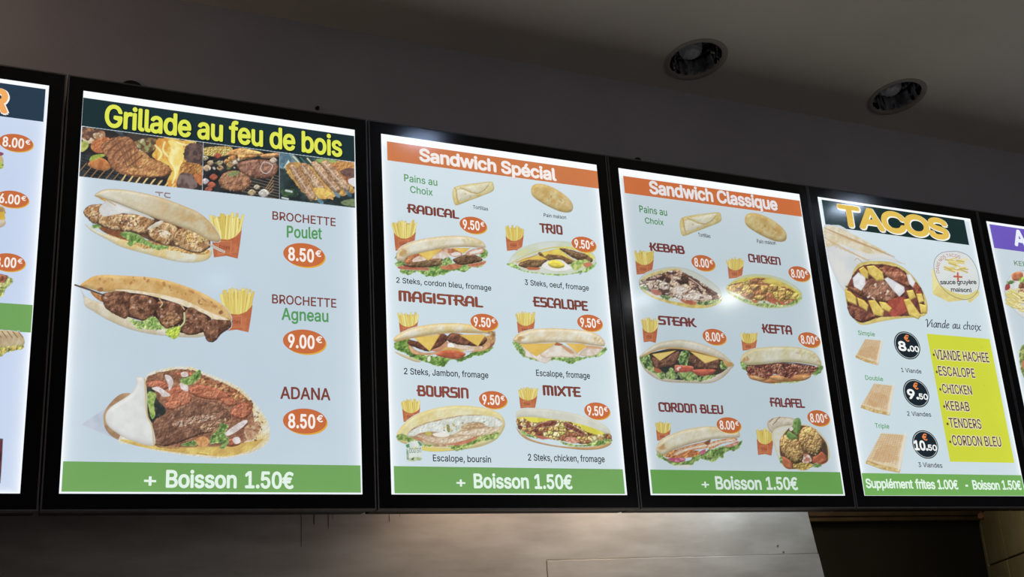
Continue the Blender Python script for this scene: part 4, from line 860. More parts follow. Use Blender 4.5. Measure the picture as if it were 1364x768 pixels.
# strip of three photographs
zt_ = float(P('px', 109, 168.6)[1]); zb_ = float(P('px', 105.3, 235)[1])
def strip_pic(cr, xl, xr, seed):
    """rectangle on the board between two photograph columns"""
    p = Pic(cr, *xl, *xr, seed=seed); return p
def clip_pic(p, X0, X1, Z0, Z1):
    X, Z = P(p.cr, p.X, p.Y)
    m = np.clip((X - X0) / .0008 + .5, 0, 1) * np.clip((X1 - X) / .0008 + .5, 0, 1) * np.clip((Z - Z0) / .0008 + .5, 0, 1) * np.clip((Z1 - Z) / .0008 + .5, 0, 1)
    p.a = p.a * m
XA, XB, XC, XD = float(P('px', 107.5, 200)[0]), float(P('px', 270, 220)[0]), float(P('px', 372, 235)[0]), float(P('px', 472.2, 250)[0])
p = Pic('e3', 60, 315, 880, 740, seed=11)
p.shape([(50, 300), (890, 300), (890, 760), (50, 760)], (58, 48, 42), (30, 32, 34), ns=60, smooth=False)
p.shape([(60, 480), (300, 560), (420, 640), (420, 700), (60, 660)], (40, 52, 60), (20, 26, 32), smooth=False)
for i in range(16):
    x = 60 + i * 44; y = 585 + i * 10
    p.line([(x + 60, y - 20), (x - 40, y + 95)], 7, (150, 105, 62) if i < 7 else (226, 190, 110), smooth=False)
for i in range(7): p.line([(60 + i * 8, 500 + i * 22), (420, 590 + i * 22)], 3, (96, 78, 60), smooth=False, op=.6)
p.shape([(85, 340), (200, 345), (240, 370), (220, 410), (130, 420), (85, 400)], (178, 120, 80), (90, 60, 48), ns=25, rag=8)
p.shape([(88, 400), (130, 420), (150, 400), (170, 425), (120, 440)], (232, 214, 180), (200, 170, 130), ns=14)
p.shape([(86, 430), (120, 425), (135, 450), (115, 480), (84, 490)], (196, 196, 90), (150, 160, 60), ns=18)
p.shape([(165, 375), (215, 370), (225, 395), (190, 408), (168, 400)], (222, 205, 170), (170, 120, 80), ns=14)
p.shape([(165, 420), (260, 400), (270, 470), (200, 500), (150, 470)], (205, 120, 68), (176, 92, 50), ns=30, bump=.3)
p.shape([(130, 570), (180, 530), (240, 540), (275, 590), (240, 612), (170, 600)], (206, 128, 66), (180, 95, 45), ns=30, dome=.2)
p.shape([(140, 540), (160, 515), (230, 505), (235, 520), (180, 540), (145, 552)], (180, 190, 70), (140, 160, 50), ns=14)
p.shape([(200, 330), (250, 310), (300, 330), (360, 380), (380, 405), (350, 400), (280, 350), (220, 345)], (74, 84, 92), (44, 50, 58), ns=20, op=.85)
p.shape([(420, 430), (520, 400), (570, 420), (560, 470), (500, 500), (440, 490)], (150, 110, 66), (86, 70, 44), ns=20, rag=6)
p.specks([(430, 430), (560, 420), (560, 480), (440, 490)], 20, 9, [(226, 216, 190), (150, 160, 90), (110, 60, 40)])
# flames
p.shape([(560, 410), (640, 395), (800, 425), (800, 480), (760, 540), (740, 620), (700, 720), (640, 710), (650, 620), (600, 560), (540, 520), (560, 470)], (240, 200, 80), (224, 140, 40), ns=50, rag=22, rs=60, con=2.4)
p.shape([(640, 420), (700, 415), (740, 470), (730, 560), (700, 640), (670, 700), (680, 600), (640, 540), (660, 480)], (252, 240, 160), (246, 214, 96), ns=40, rag=16, rs=50)
for q in ([(560, 450), (600, 500), (580, 540)], [(620, 430), (610, 480), (640, 520)], [(700, 430), (760, 450), (790, 440)], [(660, 560), (690, 620), (670, 690)]): p.line(q, 12, (253, 244, 170), op=.8)
p.shape([(770, 440), (862, 450), (862, 560), (780, 560), (740, 520)], (116, 84, 76), (70, 54, 52), ns=30, rag=8)
p.shape([(740, 560), (862, 580), (862, 640), (730, 625)], (200, 140, 66), (150, 90, 44), ns=30, bump=.4)
p.shape([(720, 630), (800, 640), (830, 700), (800, 728), (700, 720)], (126, 104, 98), (90, 66, 60), ns=30)
p.shape([(805, 640), (862, 630), (862, 700), (835, 695)], (206, 118, 60), (180, 92, 40), ns=20)
# steak
st = [(215, 470), (250, 420), (330, 395), (400, 405), (440, 450), (470, 500), (560, 545), (640, 580), (665, 620), (600, 650), (480, 655), (400, 650), (330, 630), (280, 590), (250, 530)]
p.shape(st, (186, 124, 78), (150, 92, 58), ns=34, rag=7, rim=(110, 66, 42), rw=8, bump=.3, dome=.15)
p.shape([(420, 480), (560, 540), (650, 600), (600, 640), (450, 640), (360, 610)], (214, 158, 88), (170, 104, 58), ns=30, rag=10, bump=.35, op=.85)
for i in range(6): p.line([(250 + i * 32, 440 + i * 26), (300 + i * 36, 405 + i * 22)][::-1] + [(222 + i * 33, 478 + i * 22)], 11, (112, 66, 46), op=.75)
for i in range(5): p.line([(290 + i * 34, 408 + i * 8), (350 + i * 22, 500 + i * 22), (380 + i * 24, 590)], 9, (120, 72, 50), op=.6)
for i in range(8): p.line([(370 + i * 45, 640 + i * 8), (340 + i * 45, 690 + i * 6)], 10, (244, 214, 130), op=.8)
clip_pic(p, XA, XB, zb_, zt_)
p.done(k, 'grill_picture', 'photo of a steak over flames', 'pic')
p = Pic('e4', -70, 310, 440, 680, seed=12)
p.shape([(-80, 300), (450, 300), (450, 700), (-80, 700)], (38, 40, 42), (22, 26, 30), ns=50, smooth=False)
for i in range(9): p.line([(150 + i * 12, 600 - i * 16), (430, 662 - i * 17)], 4, (128, 112, 86), smooth=False, op=.85)
for i in range(4): p.line([(380, 520 + i * 26), (330, 600 + i * 16)], 5, (190, 140, 90), op=.8)
p.chunks([(-48, 350), (110, 340), (130, 372), (70, 400), (-48, 388)], [(226, 196, 96), (206, 168, 70), (236, 214, 130)], 11, .3, (120, 90, 40))
p.shape([(100, 380), (180, 350), (290, 370), (320, 390), (240, 400), (130, 400)], (222, 170, 96), (180, 120, 60), ns=30, dome=.3, bump=.3)
p.shape([(80, 430), (130, 395), (220, 390), (280, 400), (180, 425), (100, 445)], (206, 150, 80), (160, 104, 54), ns=30, dome=.3, bump=.3)
p.shape([(300, 392), (400, 378), (415, 400), (330, 412)], (214, 160, 100), (170, 112, 66), ns=20, dome=.3)
p.meat([(160, 450), (230, 420), (340, 420), (400, 440), (400, 500), (330, 535), (220, 520)], (164, 112, 88), (120, 76, 60), hl=(214, 180, 160), n=24)
p.line([(300, 470), (320, 435), (350, 440), (375, 460), (345, 500), (315, 495), (300, 470)], 5, (206, 196, 190))
p.meat([(50, 540), (90, 495), (160, 485), (230, 520), (248, 565), (200, 608), (110, 605), (60, 580)], (178, 122, 84), (124, 76, 52), hl=(230, 196, 170), n=50)
p.shape([(105, 500), (160, 485), (175, 500), (140, 520), (110, 515)], (110, 130, 70), (150, 150, 90), ns=10, rag=5)
for x, y, r, c in [(45, 397, 22, (196, 84, 60)), (20, 525, 26, (190, 88, 60)), (8, 572, 26, (200, 92, 66)), (-30, 410, 20, (214, 196, 160)), (0, 440, 22, (196, 160, 120)), (55, 440, 20, (206, 180, 140)), (120, 450, 24, (196, 150, 96)), (60, 470, 22, (212, 170, 120)), (150, 440, 18, (220, 200, 180)), (380, 425, 24, (226, 206, 180)),
                   (280, 585, 20, (226, 206, 170)), (250, 618, 26, (206, 180, 130)), (322, 622, 34, (232, 228, 216)), (-20, 470, 26, (212, 180, 140)), (-30, 550, 24, (226, 214, 220)), (-10, 600, 24, (184, 90, 66))]:
    p.shape([(x - r, y), (x, y - r * .8), (x + r, y), (x, y + r * .8)], c, tuple(v * .75 for v in c), ns=14, dome=.35, dw=10, rim=tuple(v * .6 for v in c), rw=3)
p.specks([(-40, 400), (180, 400), (180, 480), (-40, 480)], 26, 6, [(230, 220, 200), (60, 40, 30), (110, 120, 60)])
clip_pic(p, XB, XC, zb_, zt_)
p.done(k, 'grill_picture', 'photo of meat and vegetables on a grill')
p = Pic('e4', 400, 350, 890, 730, seed=13)
p.shape([(390, 340), (900, 340), (900, 760), (390, 760)], (46, 66, 66), (24, 34, 36), ns=70, smooth=False)
p.shape([(410, 360), (490, 380), (540, 450), (420, 470)], (66, 104, 124), (120, 150, 160), ns=30)
p.shape([(440, 470), (470, 420), (500, 470)], (210, 224, 226), smooth=False)
p.shape([(670, 430), (870, 440), (870, 560), (760, 540), (690, 470)], (206, 140, 70), (160, 90, 50), ns=40, bump=.3)
p.shape([(780, 490), (830, 470), (870, 480), (870, 530), (810, 520)], (120, 84, 74), (90, 60, 54), ns=20)
p.shape([(640, 415), (740, 420), (760, 435), (660, 440)], (150, 180, 90), (110, 140, 70))
p.shape([(830, 540), (872, 530), (872, 580), (840, 570)], (226, 222, 226))
for i in range(4): p.line([(500 + i * 42, 400 + i * 6), (545 + i * 42, 450 + i * 6)], 9, (206, 216, 176) if i % 2 == 0 else (50, 110, 90), smooth=False)
p.shape([(450, 470), (560, 440), (820, 560), (860, 620), (640, 660), (580, 640)], (170, 120, 60), (226, 176, 80), ns=30, rag=8)
for i, (a, b) in enumerate([((500, 470), (610, 640)), ((560, 460), (680, 620)), ((630, 450), (760, 600)), ((690, 445), (820, 590))]):
    dx, dy = b[0] - a[0], b[1] - a[1]; L = math.hypot(dx, dy); nx, ny = -dy / L * 23, dx / L * 23
    p.shape([(a[0] + nx, a[1] + ny), (a[0] - nx, a[1] - ny), (b[0] - nx, b[1] - ny), (b[0] + nx, b[1] + ny)], (206, 170, 130), (160, 116, 80), ns=30, rag=4, bump=.3, dome=.3, rim=(130, 86, 54), rw=5)
    p.line([(a[0] + nx * .2, a[1]), (b[0] + nx * .2, b[1])], 7, (222, 196, 176), op=.7)
p.shape([(620, 590), (700, 600), (730, 630), (660, 650)], (240, 206, 96), (220, 160, 60), ns=20, rag=6)
for x, y in ((640, 650), (740, 610), (810, 605)): p.shape([(x, y - 20), (x + 12, y), (x + 40, y + 20), (x + 36, y + 40), (x + 8, y + 20)], (96, 140, 160), (60, 96, 120), op=.9)
p.shape([(790, 670), (870, 655), (870, 700), (800, 690)], (120, 140, 90), (90, 110, 70), ns=14)
p.shape([(430, 600), (520, 600), (520, 640), (440, 640)], (60, 90, 50), (30, 50, 40), ns=20)
p.line([(455, 605), (490, 612)], 12, (190, 206, 206)); p.line([(432, 648), (468, 656)], 10, (200, 214, 214), smooth=False); p.line([(715, 645), (735, 655)], 12, (226, 170, 90))
clip_pic(p, XC, XD, zb_, zt_)
p.done(k, 'grill_picture', 'photo of long skewers on a grill')
# three dishes
carton(k, 'e5', 1040, 232, 1265, 570, 3)
p = Pic('e5', 95, 50, 1150, 615, seed=21)
p.line([(640, 88), (690, 92)], 9, (150, 105, 105), smooth=False); p.line([(664, 92), (668, 112)], 9, (160, 120, 118), smooth=False)
p.line([(742, 98), (710, 94), (704, 112), (716, 124), (744, 128)], 9, (150, 100, 100), smooth=False)
p.bread([(125, 320), (180, 350), (300, 400), (500, 440), (750, 490), (1000, 500), (1045, 505), (1042, 550), (1000, 585), (900, 600), (780, 590), (600, 545), (400, 490), (300, 440), (180, 375)], (222, 222, 204), (226, 196, 118), (190, 186, 160), 6)
p.shape([(230, 340), (400, 400), (600, 440), (900, 510), (1030, 510), (1000, 540), (850, 530), (650, 490), (560, 500), (430, 440), (300, 400)], (214, 170, 92), (178, 112, 62), ns=40, bump=.4, rag=5)
p.shape([(220, 330), (330, 350), (430, 390), (430, 430), (330, 405), (250, 370)], (150, 84, 50), (120, 66, 40), ns=20)
p.shape([(220, 240), (640, 270), (1020, 400), (1010, 500), (700, 470), (500, 400), (230, 330)], (110, 74, 48), (78, 50, 34), ns=30)
ckn = dict(c1=(220, 184, 130), c2=(160, 110, 64), hl=(238, 218, 186))
p.meat([(115, 225), (150, 188), (200, 178), (260, 180), (262, 240), (225, 300), (190, 318), (150, 285), (122, 255)], n=26, **ckn)
p.meat([(225, 240), (300, 245), (425, 250), (430, 300), (400, 365), (320, 360), (230, 318)], n=20, **ckn)
p.meat([(385, 300), (410, 250), (500, 248), (600, 268), (632, 290), (600, 360), (545, 395), (470, 375), (400, 372), (378, 345)], n=26, **ckn)
p.meat([(590, 360), (640, 305), (720, 305), (800, 350), (780, 420), (730, 475), (660, 455), (600, 420)], n=16, **ckn)
p.meat([(770, 400), (830, 345), (930, 360), (1015, 410), (1030, 480), (990, 520), (930, 530), (860, 510), (780, 470)], n=26, **ckn)
p.shape([(660, 365), (720, 370), (750, 395), (700, 420), (670, 400)], (236, 226, 204), (214, 180, 130), ns=14, rag=5)
p.shape([(850, 380), (900, 385), (910, 440), (870, 445)], (222, 186, 110), (190, 140, 70), ns=14, bump=.5)
p.shape([(940, 420), (990, 405), (1020, 430), (960, 450)], (226, 206, 130), (200, 160, 90), ns=14)
p.specks([(385, 290), (500, 270), (520, 330), (400, 340)], 28, 5, [(240, 228, 206), (90, 60, 50), (150, 120, 130)])
p.specks([(115, 230), (1000, 430), (1000, 520), (230, 340)], 80, 4, [(70, 46, 30), (90, 56, 34)])
p.shape([(230, 205), (265, 165), (320, 155), (390, 185), (500, 230), (610, 270), (625, 288), (560, 268), (440, 238), (360, 250), (270, 264), (236, 244)], (226, 226, 224), (206, 208, 206), ns=60, rim=(196, 190, 176), rw=5)
p.shape([(580, 350), (640, 310), (690, 290), (700, 300), (650, 335), (600, 360)], (226, 222, 214), (190, 180, 150))
p.lettuce([(385, 388), (430, 374), (500, 390), (545, 415), (620, 460), (740, 482), (655, 507), (560, 470), (500, 455), (470, 478), (430, 468), (445, 440), (400, 410)], 4, (140, 172, 84), (96, 140, 56))
p.lettuce([(175, 330), (205, 322), (242, 335), (225, 350), (185, 350)], 3, (140, 172, 84), (96, 140, 56))
p.bread([(195, 112), (240, 78), (310, 65), (420, 72), (600, 105), (720, 140), (850, 190), (950, 235), (1030, 300), (1090, 380), (1108, 430), (1090, 450), (1020, 435), (900, 370), (700, 300), (500, 225), (350, 165), (240, 130)],
        (224, 220, 202), (204, 196, 160), (178, 140, 84), 7, dome=.12, grad=(420, 100, 900, 280, (196, 146, 78)), con=1.0)
for i in range(26):
    x = 330 + (i * 83) % 420; y = 95 + (x - 300) * .30 + (i * 37) % 50
    p.line([(x, y), (x + 50, y + 14), (x + 88, y + 34)], 4, (206, 176, 122), op=.35)
p.line([(205, 118), (290, 150), (350, 185)], 6, (196, 150, 70)); p.shape([(200, 112), (280, 140), (275, 160), (240, 140)], (222, 178, 84), (190, 140, 60), smooth=False)
p.line([(1000, 455), (1135, 520)], 10, (198, 166, 120), smooth=False)
p.done(k, 'food_picture', 'picture of a chicken skewer in long bread')
carton(k, 'e6', 1070, 180, 1292, 485, 5)
p = Pic('e6', 40, 70, 1160, 565, seed=22)
p.bread([(85, 165), (130, 240), (260, 290), (480, 400), (700, 460), (950, 480), (945, 515), (850, 522), (700, 512), (560, 495), (420, 460), (280, 400), (180, 340), (120, 300), (110, 240)], (222, 214, 196), (206, 190, 150), (190, 180, 160), 5)
p.shape([(160, 200), (250, 240), (260, 280), (200, 250)], (196, 130, 60), (160, 90, 40), ns=14)
p.bread([(88, 160), (120, 130), (180, 95), (260, 84), (400, 90), (560, 100), (690, 122), (800, 155), (930, 205), (1030, 260), (1100, 310), (1140, 370), (1140, 405), (1060, 400), (980, 380), (880, 320), (760, 270), (560, 225), (400, 200), (260, 205), (150, 180)],
        (224, 184, 112), (206, 152, 74), (206, 166, 98), 7, dome=.12, ns=60)
p.shape([(330, 190), (420, 188), (600, 212), (760, 245), (880, 290), (980, 340), (1100, 385), (1120, 405), (1040, 398), (930, 350), (760, 280), (560, 228), (420, 205)], (238, 226, 200), (226, 200, 150), ns=30)
p.specks([(130, 110), (500, 100), (900, 210), (1100, 330), (1060, 360), (800, 220), (500, 150), (200, 150)], 24, 8, [(176, 110, 52), (190, 128, 60)], .7)
p.shape([(205, 190), (235, 170), (250, 190), (225, 205)], (150, 92, 50), op=.8); p.shape([(1055, 345), (1075, 330), (1085, 350), (1065, 362)], (140, 84, 44), op=.9)
for q in ([(940, 250), (965, 270)], [(1000, 270), (1010, 280)], [(920, 262), (918, 285), (940, 292)]): p.line(q, 6, (150, 100, 56))
p.shape([(240, 220), (440, 210), (640, 245), (860, 320), (1000, 385), (960, 480), (800, 490), (640, 440), (430, 380), (300, 340)], (66, 38, 28), (46, 26, 20), ns=24)
lam = dict(c1=(152, 98, 68), c2=(88, 52, 36), hl=(196, 156, 130))
p.meat([(240, 225), (300, 205), (400, 200), (448, 225), (440, 290), (415, 385), (350, 370), (270, 320), (245, 270)], n=18, **lam)
p.meat([(440, 235), (520, 222), (600, 250), (625, 290), (600, 360), (560, 400), (500, 398), (430, 370), (432, 300)], n=18, **lam)
p.meat([(610, 290), (680, 265), (780, 290), (815, 330), (800, 400), (740, 445), (690, 460), (650, 420), (625, 360)], n=18, **lam)
p.meat([(820, 340), (860, 310), (920, 340), (980, 390), (950, 460), (900, 500), (830, 500), (790, 470), (815, 420)], n=18, **lam)
p.meat([(960, 420), (1010, 395), (1090, 400), (1140, 405), (1138, 450), (1070, 500), (1030, 548), (985, 552), (960, 520), (948, 470)], n=26, **lam)
p.shape([(700, 350), (770, 360), (790, 400), (720, 440), (660, 420)], (176, 128, 82), (140, 92, 56), ns=20, bump=.5, op=.8)
p.specks([(260, 230), (600, 250), (1000, 400), (900, 480), (500, 380)], 46, 6, [(214, 190, 170), (190, 150, 120), (50, 28, 22)], .7)
p.lettuce([(430, 395), (520, 405), (600, 375), (660, 440), (690, 462), (560, 465), (510, 440), (515, 465), (480, 450)], 6, (190, 206, 120), (120, 160, 70))
p.lettuce([(690, 465), (740, 448), (790, 445), (780, 500), (745, 532), (705, 518), (685, 490)], 4, (196, 216, 60), (170, 196, 50))
p.line([(815, 350), (815, 410), (790, 445)], 12, (196, 206, 140)); p.line([(640, 250), (662, 285), (645, 310)], 6, (226, 196, 140)); p.line([(790, 290), (815, 325)], 8, (222, 180, 120))
p.line([(52, 155), (150, 188), (255, 228)], 12, (84, 52, 40), smooth=False)
p.done(k, 'food_picture', 'picture of a lamb skewer in long bread')
p = Pic('e7', 80, 75, 1330, 700, seed=23)
p.shape([(92, 464), (260, 345), (360, 265), (385, 300), (330, 560), (232, 525)], (196, 206, 222), (180, 192, 212), ns=80, smooth=False)
p.shape([(232, 420), (250, 360), (310, 290), (360, 262), (420, 265), (380, 300), (260, 410), (262, 470), (350, 530), (560, 585), (500, 600), (330, 565), (250, 500)], (160, 120, 84), (190, 150, 104), ns=40)
p.shape([(500, 170), (540, 125), (640, 98), (740, 88), (810, 92), (900, 130), (1030, 180), (1130, 235), (1220, 330), (1290, 430), (1315, 520), (1290, 590), (1200, 645), (1080, 675), (980, 684), (840, 672), (600, 640), (420, 595), (330, 560), (500, 300)], (226, 222, 200), (222, 200, 140), ns=70, rim=(216, 214, 200), rw=12, bump=.1)
p.shape([(340, 560), (540, 580), (800, 600), (1020, 600), (1200, 570), (1270, 560), (1180, 630), (1050, 668), (900, 664), (640, 636), (440, 600)], (226, 198, 96), (206, 164, 76), ns=70, bump=.08)
p.shape([(505, 190), (560, 135), (680, 110), (800, 110), (900, 150), (1050, 212), (1130, 270), (1190, 350), (1212, 450), (1190, 540), (1100, 596), (900, 606), (560, 600), (515, 400)], (170, 116, 82), (128, 78, 56), ns=60, rag=5, bump=.3)
p.shape([(800, 150), (960, 190), (1110, 250), (1200, 340), (1180, 360), (1060, 290), (900, 220), (780, 190)], (196, 140, 86), (150, 84, 54), ns=30, bump=.5)
tom = dict(c1=(196, 116, 82), c2=(172, 92, 62), ns=30, dome=.25, bump=.35, rim=(130, 58, 40), rw=5)
for q in ([(520, 190), (600, 180), (660, 215), (620, 240), (530, 225)], [(640, 250), (720, 215), (800, 270), (790, 330), (700, 350), (640, 310)], [(790, 225), (860, 205), (960, 230), (1035, 265), (1030, 300), (900, 300), (800, 265)],
          [(990, 300), (1060, 290), (1100, 330), (1040, 345)], [(1060, 380), (1120, 325), (1180, 330), (1195, 380), (1140, 430), (1070, 410)], [(640, 320), (730, 310), (720, 360), (650, 365)], [(1030, 560), (1090, 555), (1120, 590), (1060, 608), (1028, 595)], [(700, 130), (780, 120), (820, 150), (740, 165)]):
    p.shape(q, **tom)
p.shape([(520, 220), (560, 240), (580, 300), (640, 370), (600, 420), (540, 450), (515, 350), (512, 260)], (60, 66, 54), (34, 40, 40), ns=24)
p.shape([(530, 250), (575, 270), (560, 330), (568, 400), (545, 425), (525, 350), (512, 290)], (176, 196, 96), (110, 150, 60), ns=20)
p.meat([(555, 450), (620, 400), (720, 350), (830, 310), (900, 305), (1000, 340), (1058, 400), (1040, 440), (960, 475), (930, 510), (860, 530), (780, 560), (700, 590), (610, 608), (565, 590)], (142, 96, 72), (106, 68, 50), hl=(222, 196, 176), n=60, ns=40)
p.shape([(680, 460), (760, 425), (900, 400), (960, 420), (860, 450), (740, 475)], (206, 176, 150), (160, 112, 84), ns=16, rag=10, bump=.8, op=.7)
p.shape([(860, 470), (960, 440), (1050, 420), (1000, 470), (900, 510)], (190, 152, 112), (130, 90, 64), ns=16, rag=8, bump=.8, op=.8)
wh = dict(c1=(232, 226, 224), c2=(206, 190, 186), ns=20)
for q in ([(630, 145), (665, 150), (685, 190), (660, 245), (650, 200)], [(545, 230), (590, 220), (640, 250), (665, 275), (620, 285), (590, 255)], [(730, 195), (775, 200), (780, 248), (740, 235)], [(1022, 520), (1090, 465), (1150, 435), (1165, 450), (1110, 500), (1045, 535)], [(1070, 555), (1110, 545), (1120, 580), (1085, 588)], [(735, 130), (770, 122), (780, 150), (745, 155)]):
    p.shape(q, **wh)
p.shape([(1150, 480), (1240, 440), (1250, 500), (1190, 570), (1150, 540)], (206, 170, 130), (170, 110, 76), ns=20, rag=8)
p.lettuce([(730, 165), (790, 155), (850, 110), (865, 130), (855, 165), (800, 205), (750, 200)], 6, (130, 160, 76), (86, 126, 50))
p.lettuce([(920, 560), (960, 510), (1000, 460), (1040, 470), (1020, 530), (1050, 560), (1020, 620), (985, 615), (990, 580), (930, 590)], 8, (130, 160, 76), (80, 116, 46))
p.lettuce([(740, 590), (830, 565), (832, 600), (750, 603)], 3, (110, 140, 64), (80, 110, 44)); p.shape([(830, 560), (880, 540), (920, 570), (900, 605), (850, 600)], (222, 160, 96), (196, 120, 60), ns=16, rag=4)
p.specks([(1150, 300), (1250, 400), (1290, 500), (1200, 580), (1180, 440)], 26, 5, [(140, 84, 40), (120, 70, 40)])
p.specks([(860, 150), (1100, 240), (1200, 330), (1100, 290), (900, 190)], 24, 6, [(140, 80, 46), (96, 50, 34)])
p.line([(545, 598), (700, 612), (1000, 608)], 4, (190, 150, 70)); p.line([(840, 650), (905, 660)], 4, (170, 120, 50))
p.shape([(445, 160), (495, 165), (515, 260), (520, 400), (550, 470), (562, 598), (420, 570), (330, 525), (262, 470), (245, 410), (280, 350), (400, 270), (445, 210)], (228, 230, 228), (216, 218, 216), ns=90, rim=(196, 190, 172), rw=7, dome=.06, dw=40)
p.line([(500, 168), (505, 260), (515, 400), (548, 480), (558, 595)], 7, (206, 176, 110))
p.done(k, 'food_picture', 'picture of a wrapped kebab cone cut open')
text(k, 'e8', 'BROCHETTE', 53, 52, 248, 73, 27, BROWN, .025)
text(k, 'e8', 'Poulet', 98, 107, 205, 113, 72, TG, .03)
badge(k, 'e8', 152, 163, 132, 78, '8.50')
text(k, 'e8', 'BROCHETTE', 52, 311, 250, 325, 284, BROWN, .025)
text(k, 'e8', 'Agneau', 82, 362, 225, 369, 326, TG, .03)
badge(k, 'e8', 153, 431, 136, 80, '9.00')
text(k, 'e8', 'ADANA', 78, 606, 231, 611, 570, BROWN, .035)
badge(k, 'e8', 154.5, 677, 139, 84, '8.50')
fb = bandq(k, 'footer_band', 'px', (84.3, 614.8), (480, 619), (480.5, 655.3), (81.5, 655), GREEN, 'green footer band')
text(k, 'px', '+', 192, 647, 207, 647.5, 629.5, PALE, .035, parent=fb)
text(k, 'px', 'Boisson', 221.5, 648.4, 314, 649.4, 626.5, PALE, .045, track=-.02, parent=fb)
text(k, 'px', '1.50€', 327, 649.2, 390, 650.2, 628, PALE, .045, track=-.02, parent=fb)

# ---- board 3: Sandwich Spécial
k = 2
hb = bandq(k, 'header_band', 'A', (65, 118), (1259, 292), (1267, 392), (67, 225), ORANGE, 'orange header band')
text(k, 'A', 'Sandwich Spécial', 252, 230, 1024, 343, 163, (238, 232, 230), .058, parent=hb, track=-.03, edge=((226, 168, 134), .02, .015), name='header_lettering')
text(k, 'A', 'Pains au', 163, 347, 350, 374, 308, TG, .02)
text(k, 'A', 'Choix', 197, 412, 324, 430, 374, TG, .02)
text(k, 'A', 'Tortillas', 553, 503, 638, 515, 483, TXT, .015)
text(k, 'A', 'Pain maison', 955, 549, 1082, 563, 529, TXT, .015)
def rolls(k, cr, a, b, gain=1.0):
    """the rolled tortilla and the plain loaf; a, b are the offsets of the two drawings"""
    f = lambda pts: [(x + a[0], y + a[1]) for x, y in pts]; g = lambda pts: [(x + b[0], y + b[1]) for x, y in pts]
    sc = CR[cr][2] / 4.2625; sca = lambda pts: [(x * sc, y * sc) for x, y in pts]
    F = lambda pts: f(sca(pts)); G = lambda pts: g(sca(pts))
    p = Pic(cr, *F([(425, 340)])[0], *F([(685, 495)])[0], seed=31)
    p.bread(F([(440, 395), (455, 378), (520, 365), (600, 355), (655, 350), (669, 365), (667, 402), (600, 432), (520, 462), (470, 482), (450, 480), (440, 450), (436, 420)]), (224, 214, 158), (214, 190, 106), (190, 160, 66), 5, con=1.4, ns=40)
    p.bread(F([(460, 390), (500, 380), (600, 360), (645, 355), (640, 375), (610, 405), (570, 415), (530, 400), (500, 388), (480, 395)]), (228, 224, 196), (216, 206, 160), (206, 190, 130), 3, dome=.05)
    p.bread(F([(462, 400), (500, 392), (540, 410), (580, 418), (540, 440), (480, 460), (466, 440)]), (226, 222, 200), (212, 204, 170), (206, 190, 140), 3)
    p.line(F([(478, 384), (510, 396), (545, 412), (580, 415), (610, 402), (640, 372)]), 4 * sc, (176, 150, 76))
    p.line(F([(450, 384), (458, 400), (462, 440), (472, 470)]), 4 * sc, (176, 140, 70))
    p.specks(F([(470, 430), (660, 380), (655, 400), (480, 470)]), 12, 3 * sc, [(190, 150, 80)], .6)
    p.done(k, 'food_picture', 'picture of a rolled tortilla', gain=gain)
    p = Pic(cr, *G([(870, 350)])[0], *G([(1135, 535)])[0], seed=32)
    p.bread(G([(883, 400), (890, 375), (915, 362), (960, 366), (1020, 390), (1080, 430), (1115, 470), (1120, 505), (1100, 524), (1050, 520), (980, 490), (920, 455), (890, 428)]), (222, 202, 130), (200, 160, 82), (186, 150, 76), 7, dome=.14, ns=50, grad=(*G([(900, 380)])[0], *G([(1090, 500)])[0], (222, 214, 166)))
    p.specks(G([(960, 430), (1060, 450), (1100, 500), (1000, 480)]), 18, 4 * sc, [(190, 140, 66), (176, 130, 60)], .5)
    p.done(k, 'food_picture', 'picture of a plain long loaf', gain=gain)
rolls(k, 'A', (0, 0), (0, 0))
DW = dict(font='disp', weight=.225, name='dish_lettering')
text(k, 'B', 'RADICAL', 172, 128, 558, 177, 64, BROWN, **DW)
text(k, 'C', 'TRIO', 320, 274, 490, 292, 205, BROWN, **DW)
text(k, 'D', 'MAGISTRAL', 122, 125, 790, 178, 40, (136, 76, 60), **DW)
text(k, 'E', 'ESCALOPE', 232, 167, 670, 204, 88, BROWN, **DW)
text(k, 'F', 'BOURSIN', 262, 163, 674, 184, 76, (134, 72, 60), **DW)
text(k, 'G', 'MIXTE', 313, 157, 614, 172, 76, BROWN, **DW)
text(k, 'B', '2 Steks, cordon bleu, fromage', 97, 639, 790, 697, 600, TXT, .02)
text(k, 'C', '3 Steks, oeuf, fromage', 213, 655, 680, 697, 616, TXT, .02)
text(k, 'D', '2 Steks, Jambon, fromage', 165, 698, 828, 730, 650, TXT, .02)
text(k, 'E', 'Escalope, fromage', 260, 711, 682, 734, 664, TXT, .02)
text(k, 'F', 'Escalope, boursin', 393, 673, 849, 684, 623, TXT, .02)
text(k, 'G', '2 Steks, chicken, fromage', 196, 668, 798, 682, 617, TXT, .02)
carton(k, 'B', 75, 180, 240, 412, 7)
carton(k, 'C', 70, 222, 205, 412, 8)
carton(k, 'D', 122, 212, 275, 405, 9)
carton(k, 'E', 105, 207, 250, 395, 10)
carton(k, 'F', 148, 187, 292, 370, 11)
carton(k, 'G', 122, 97, 268, 262, 12)
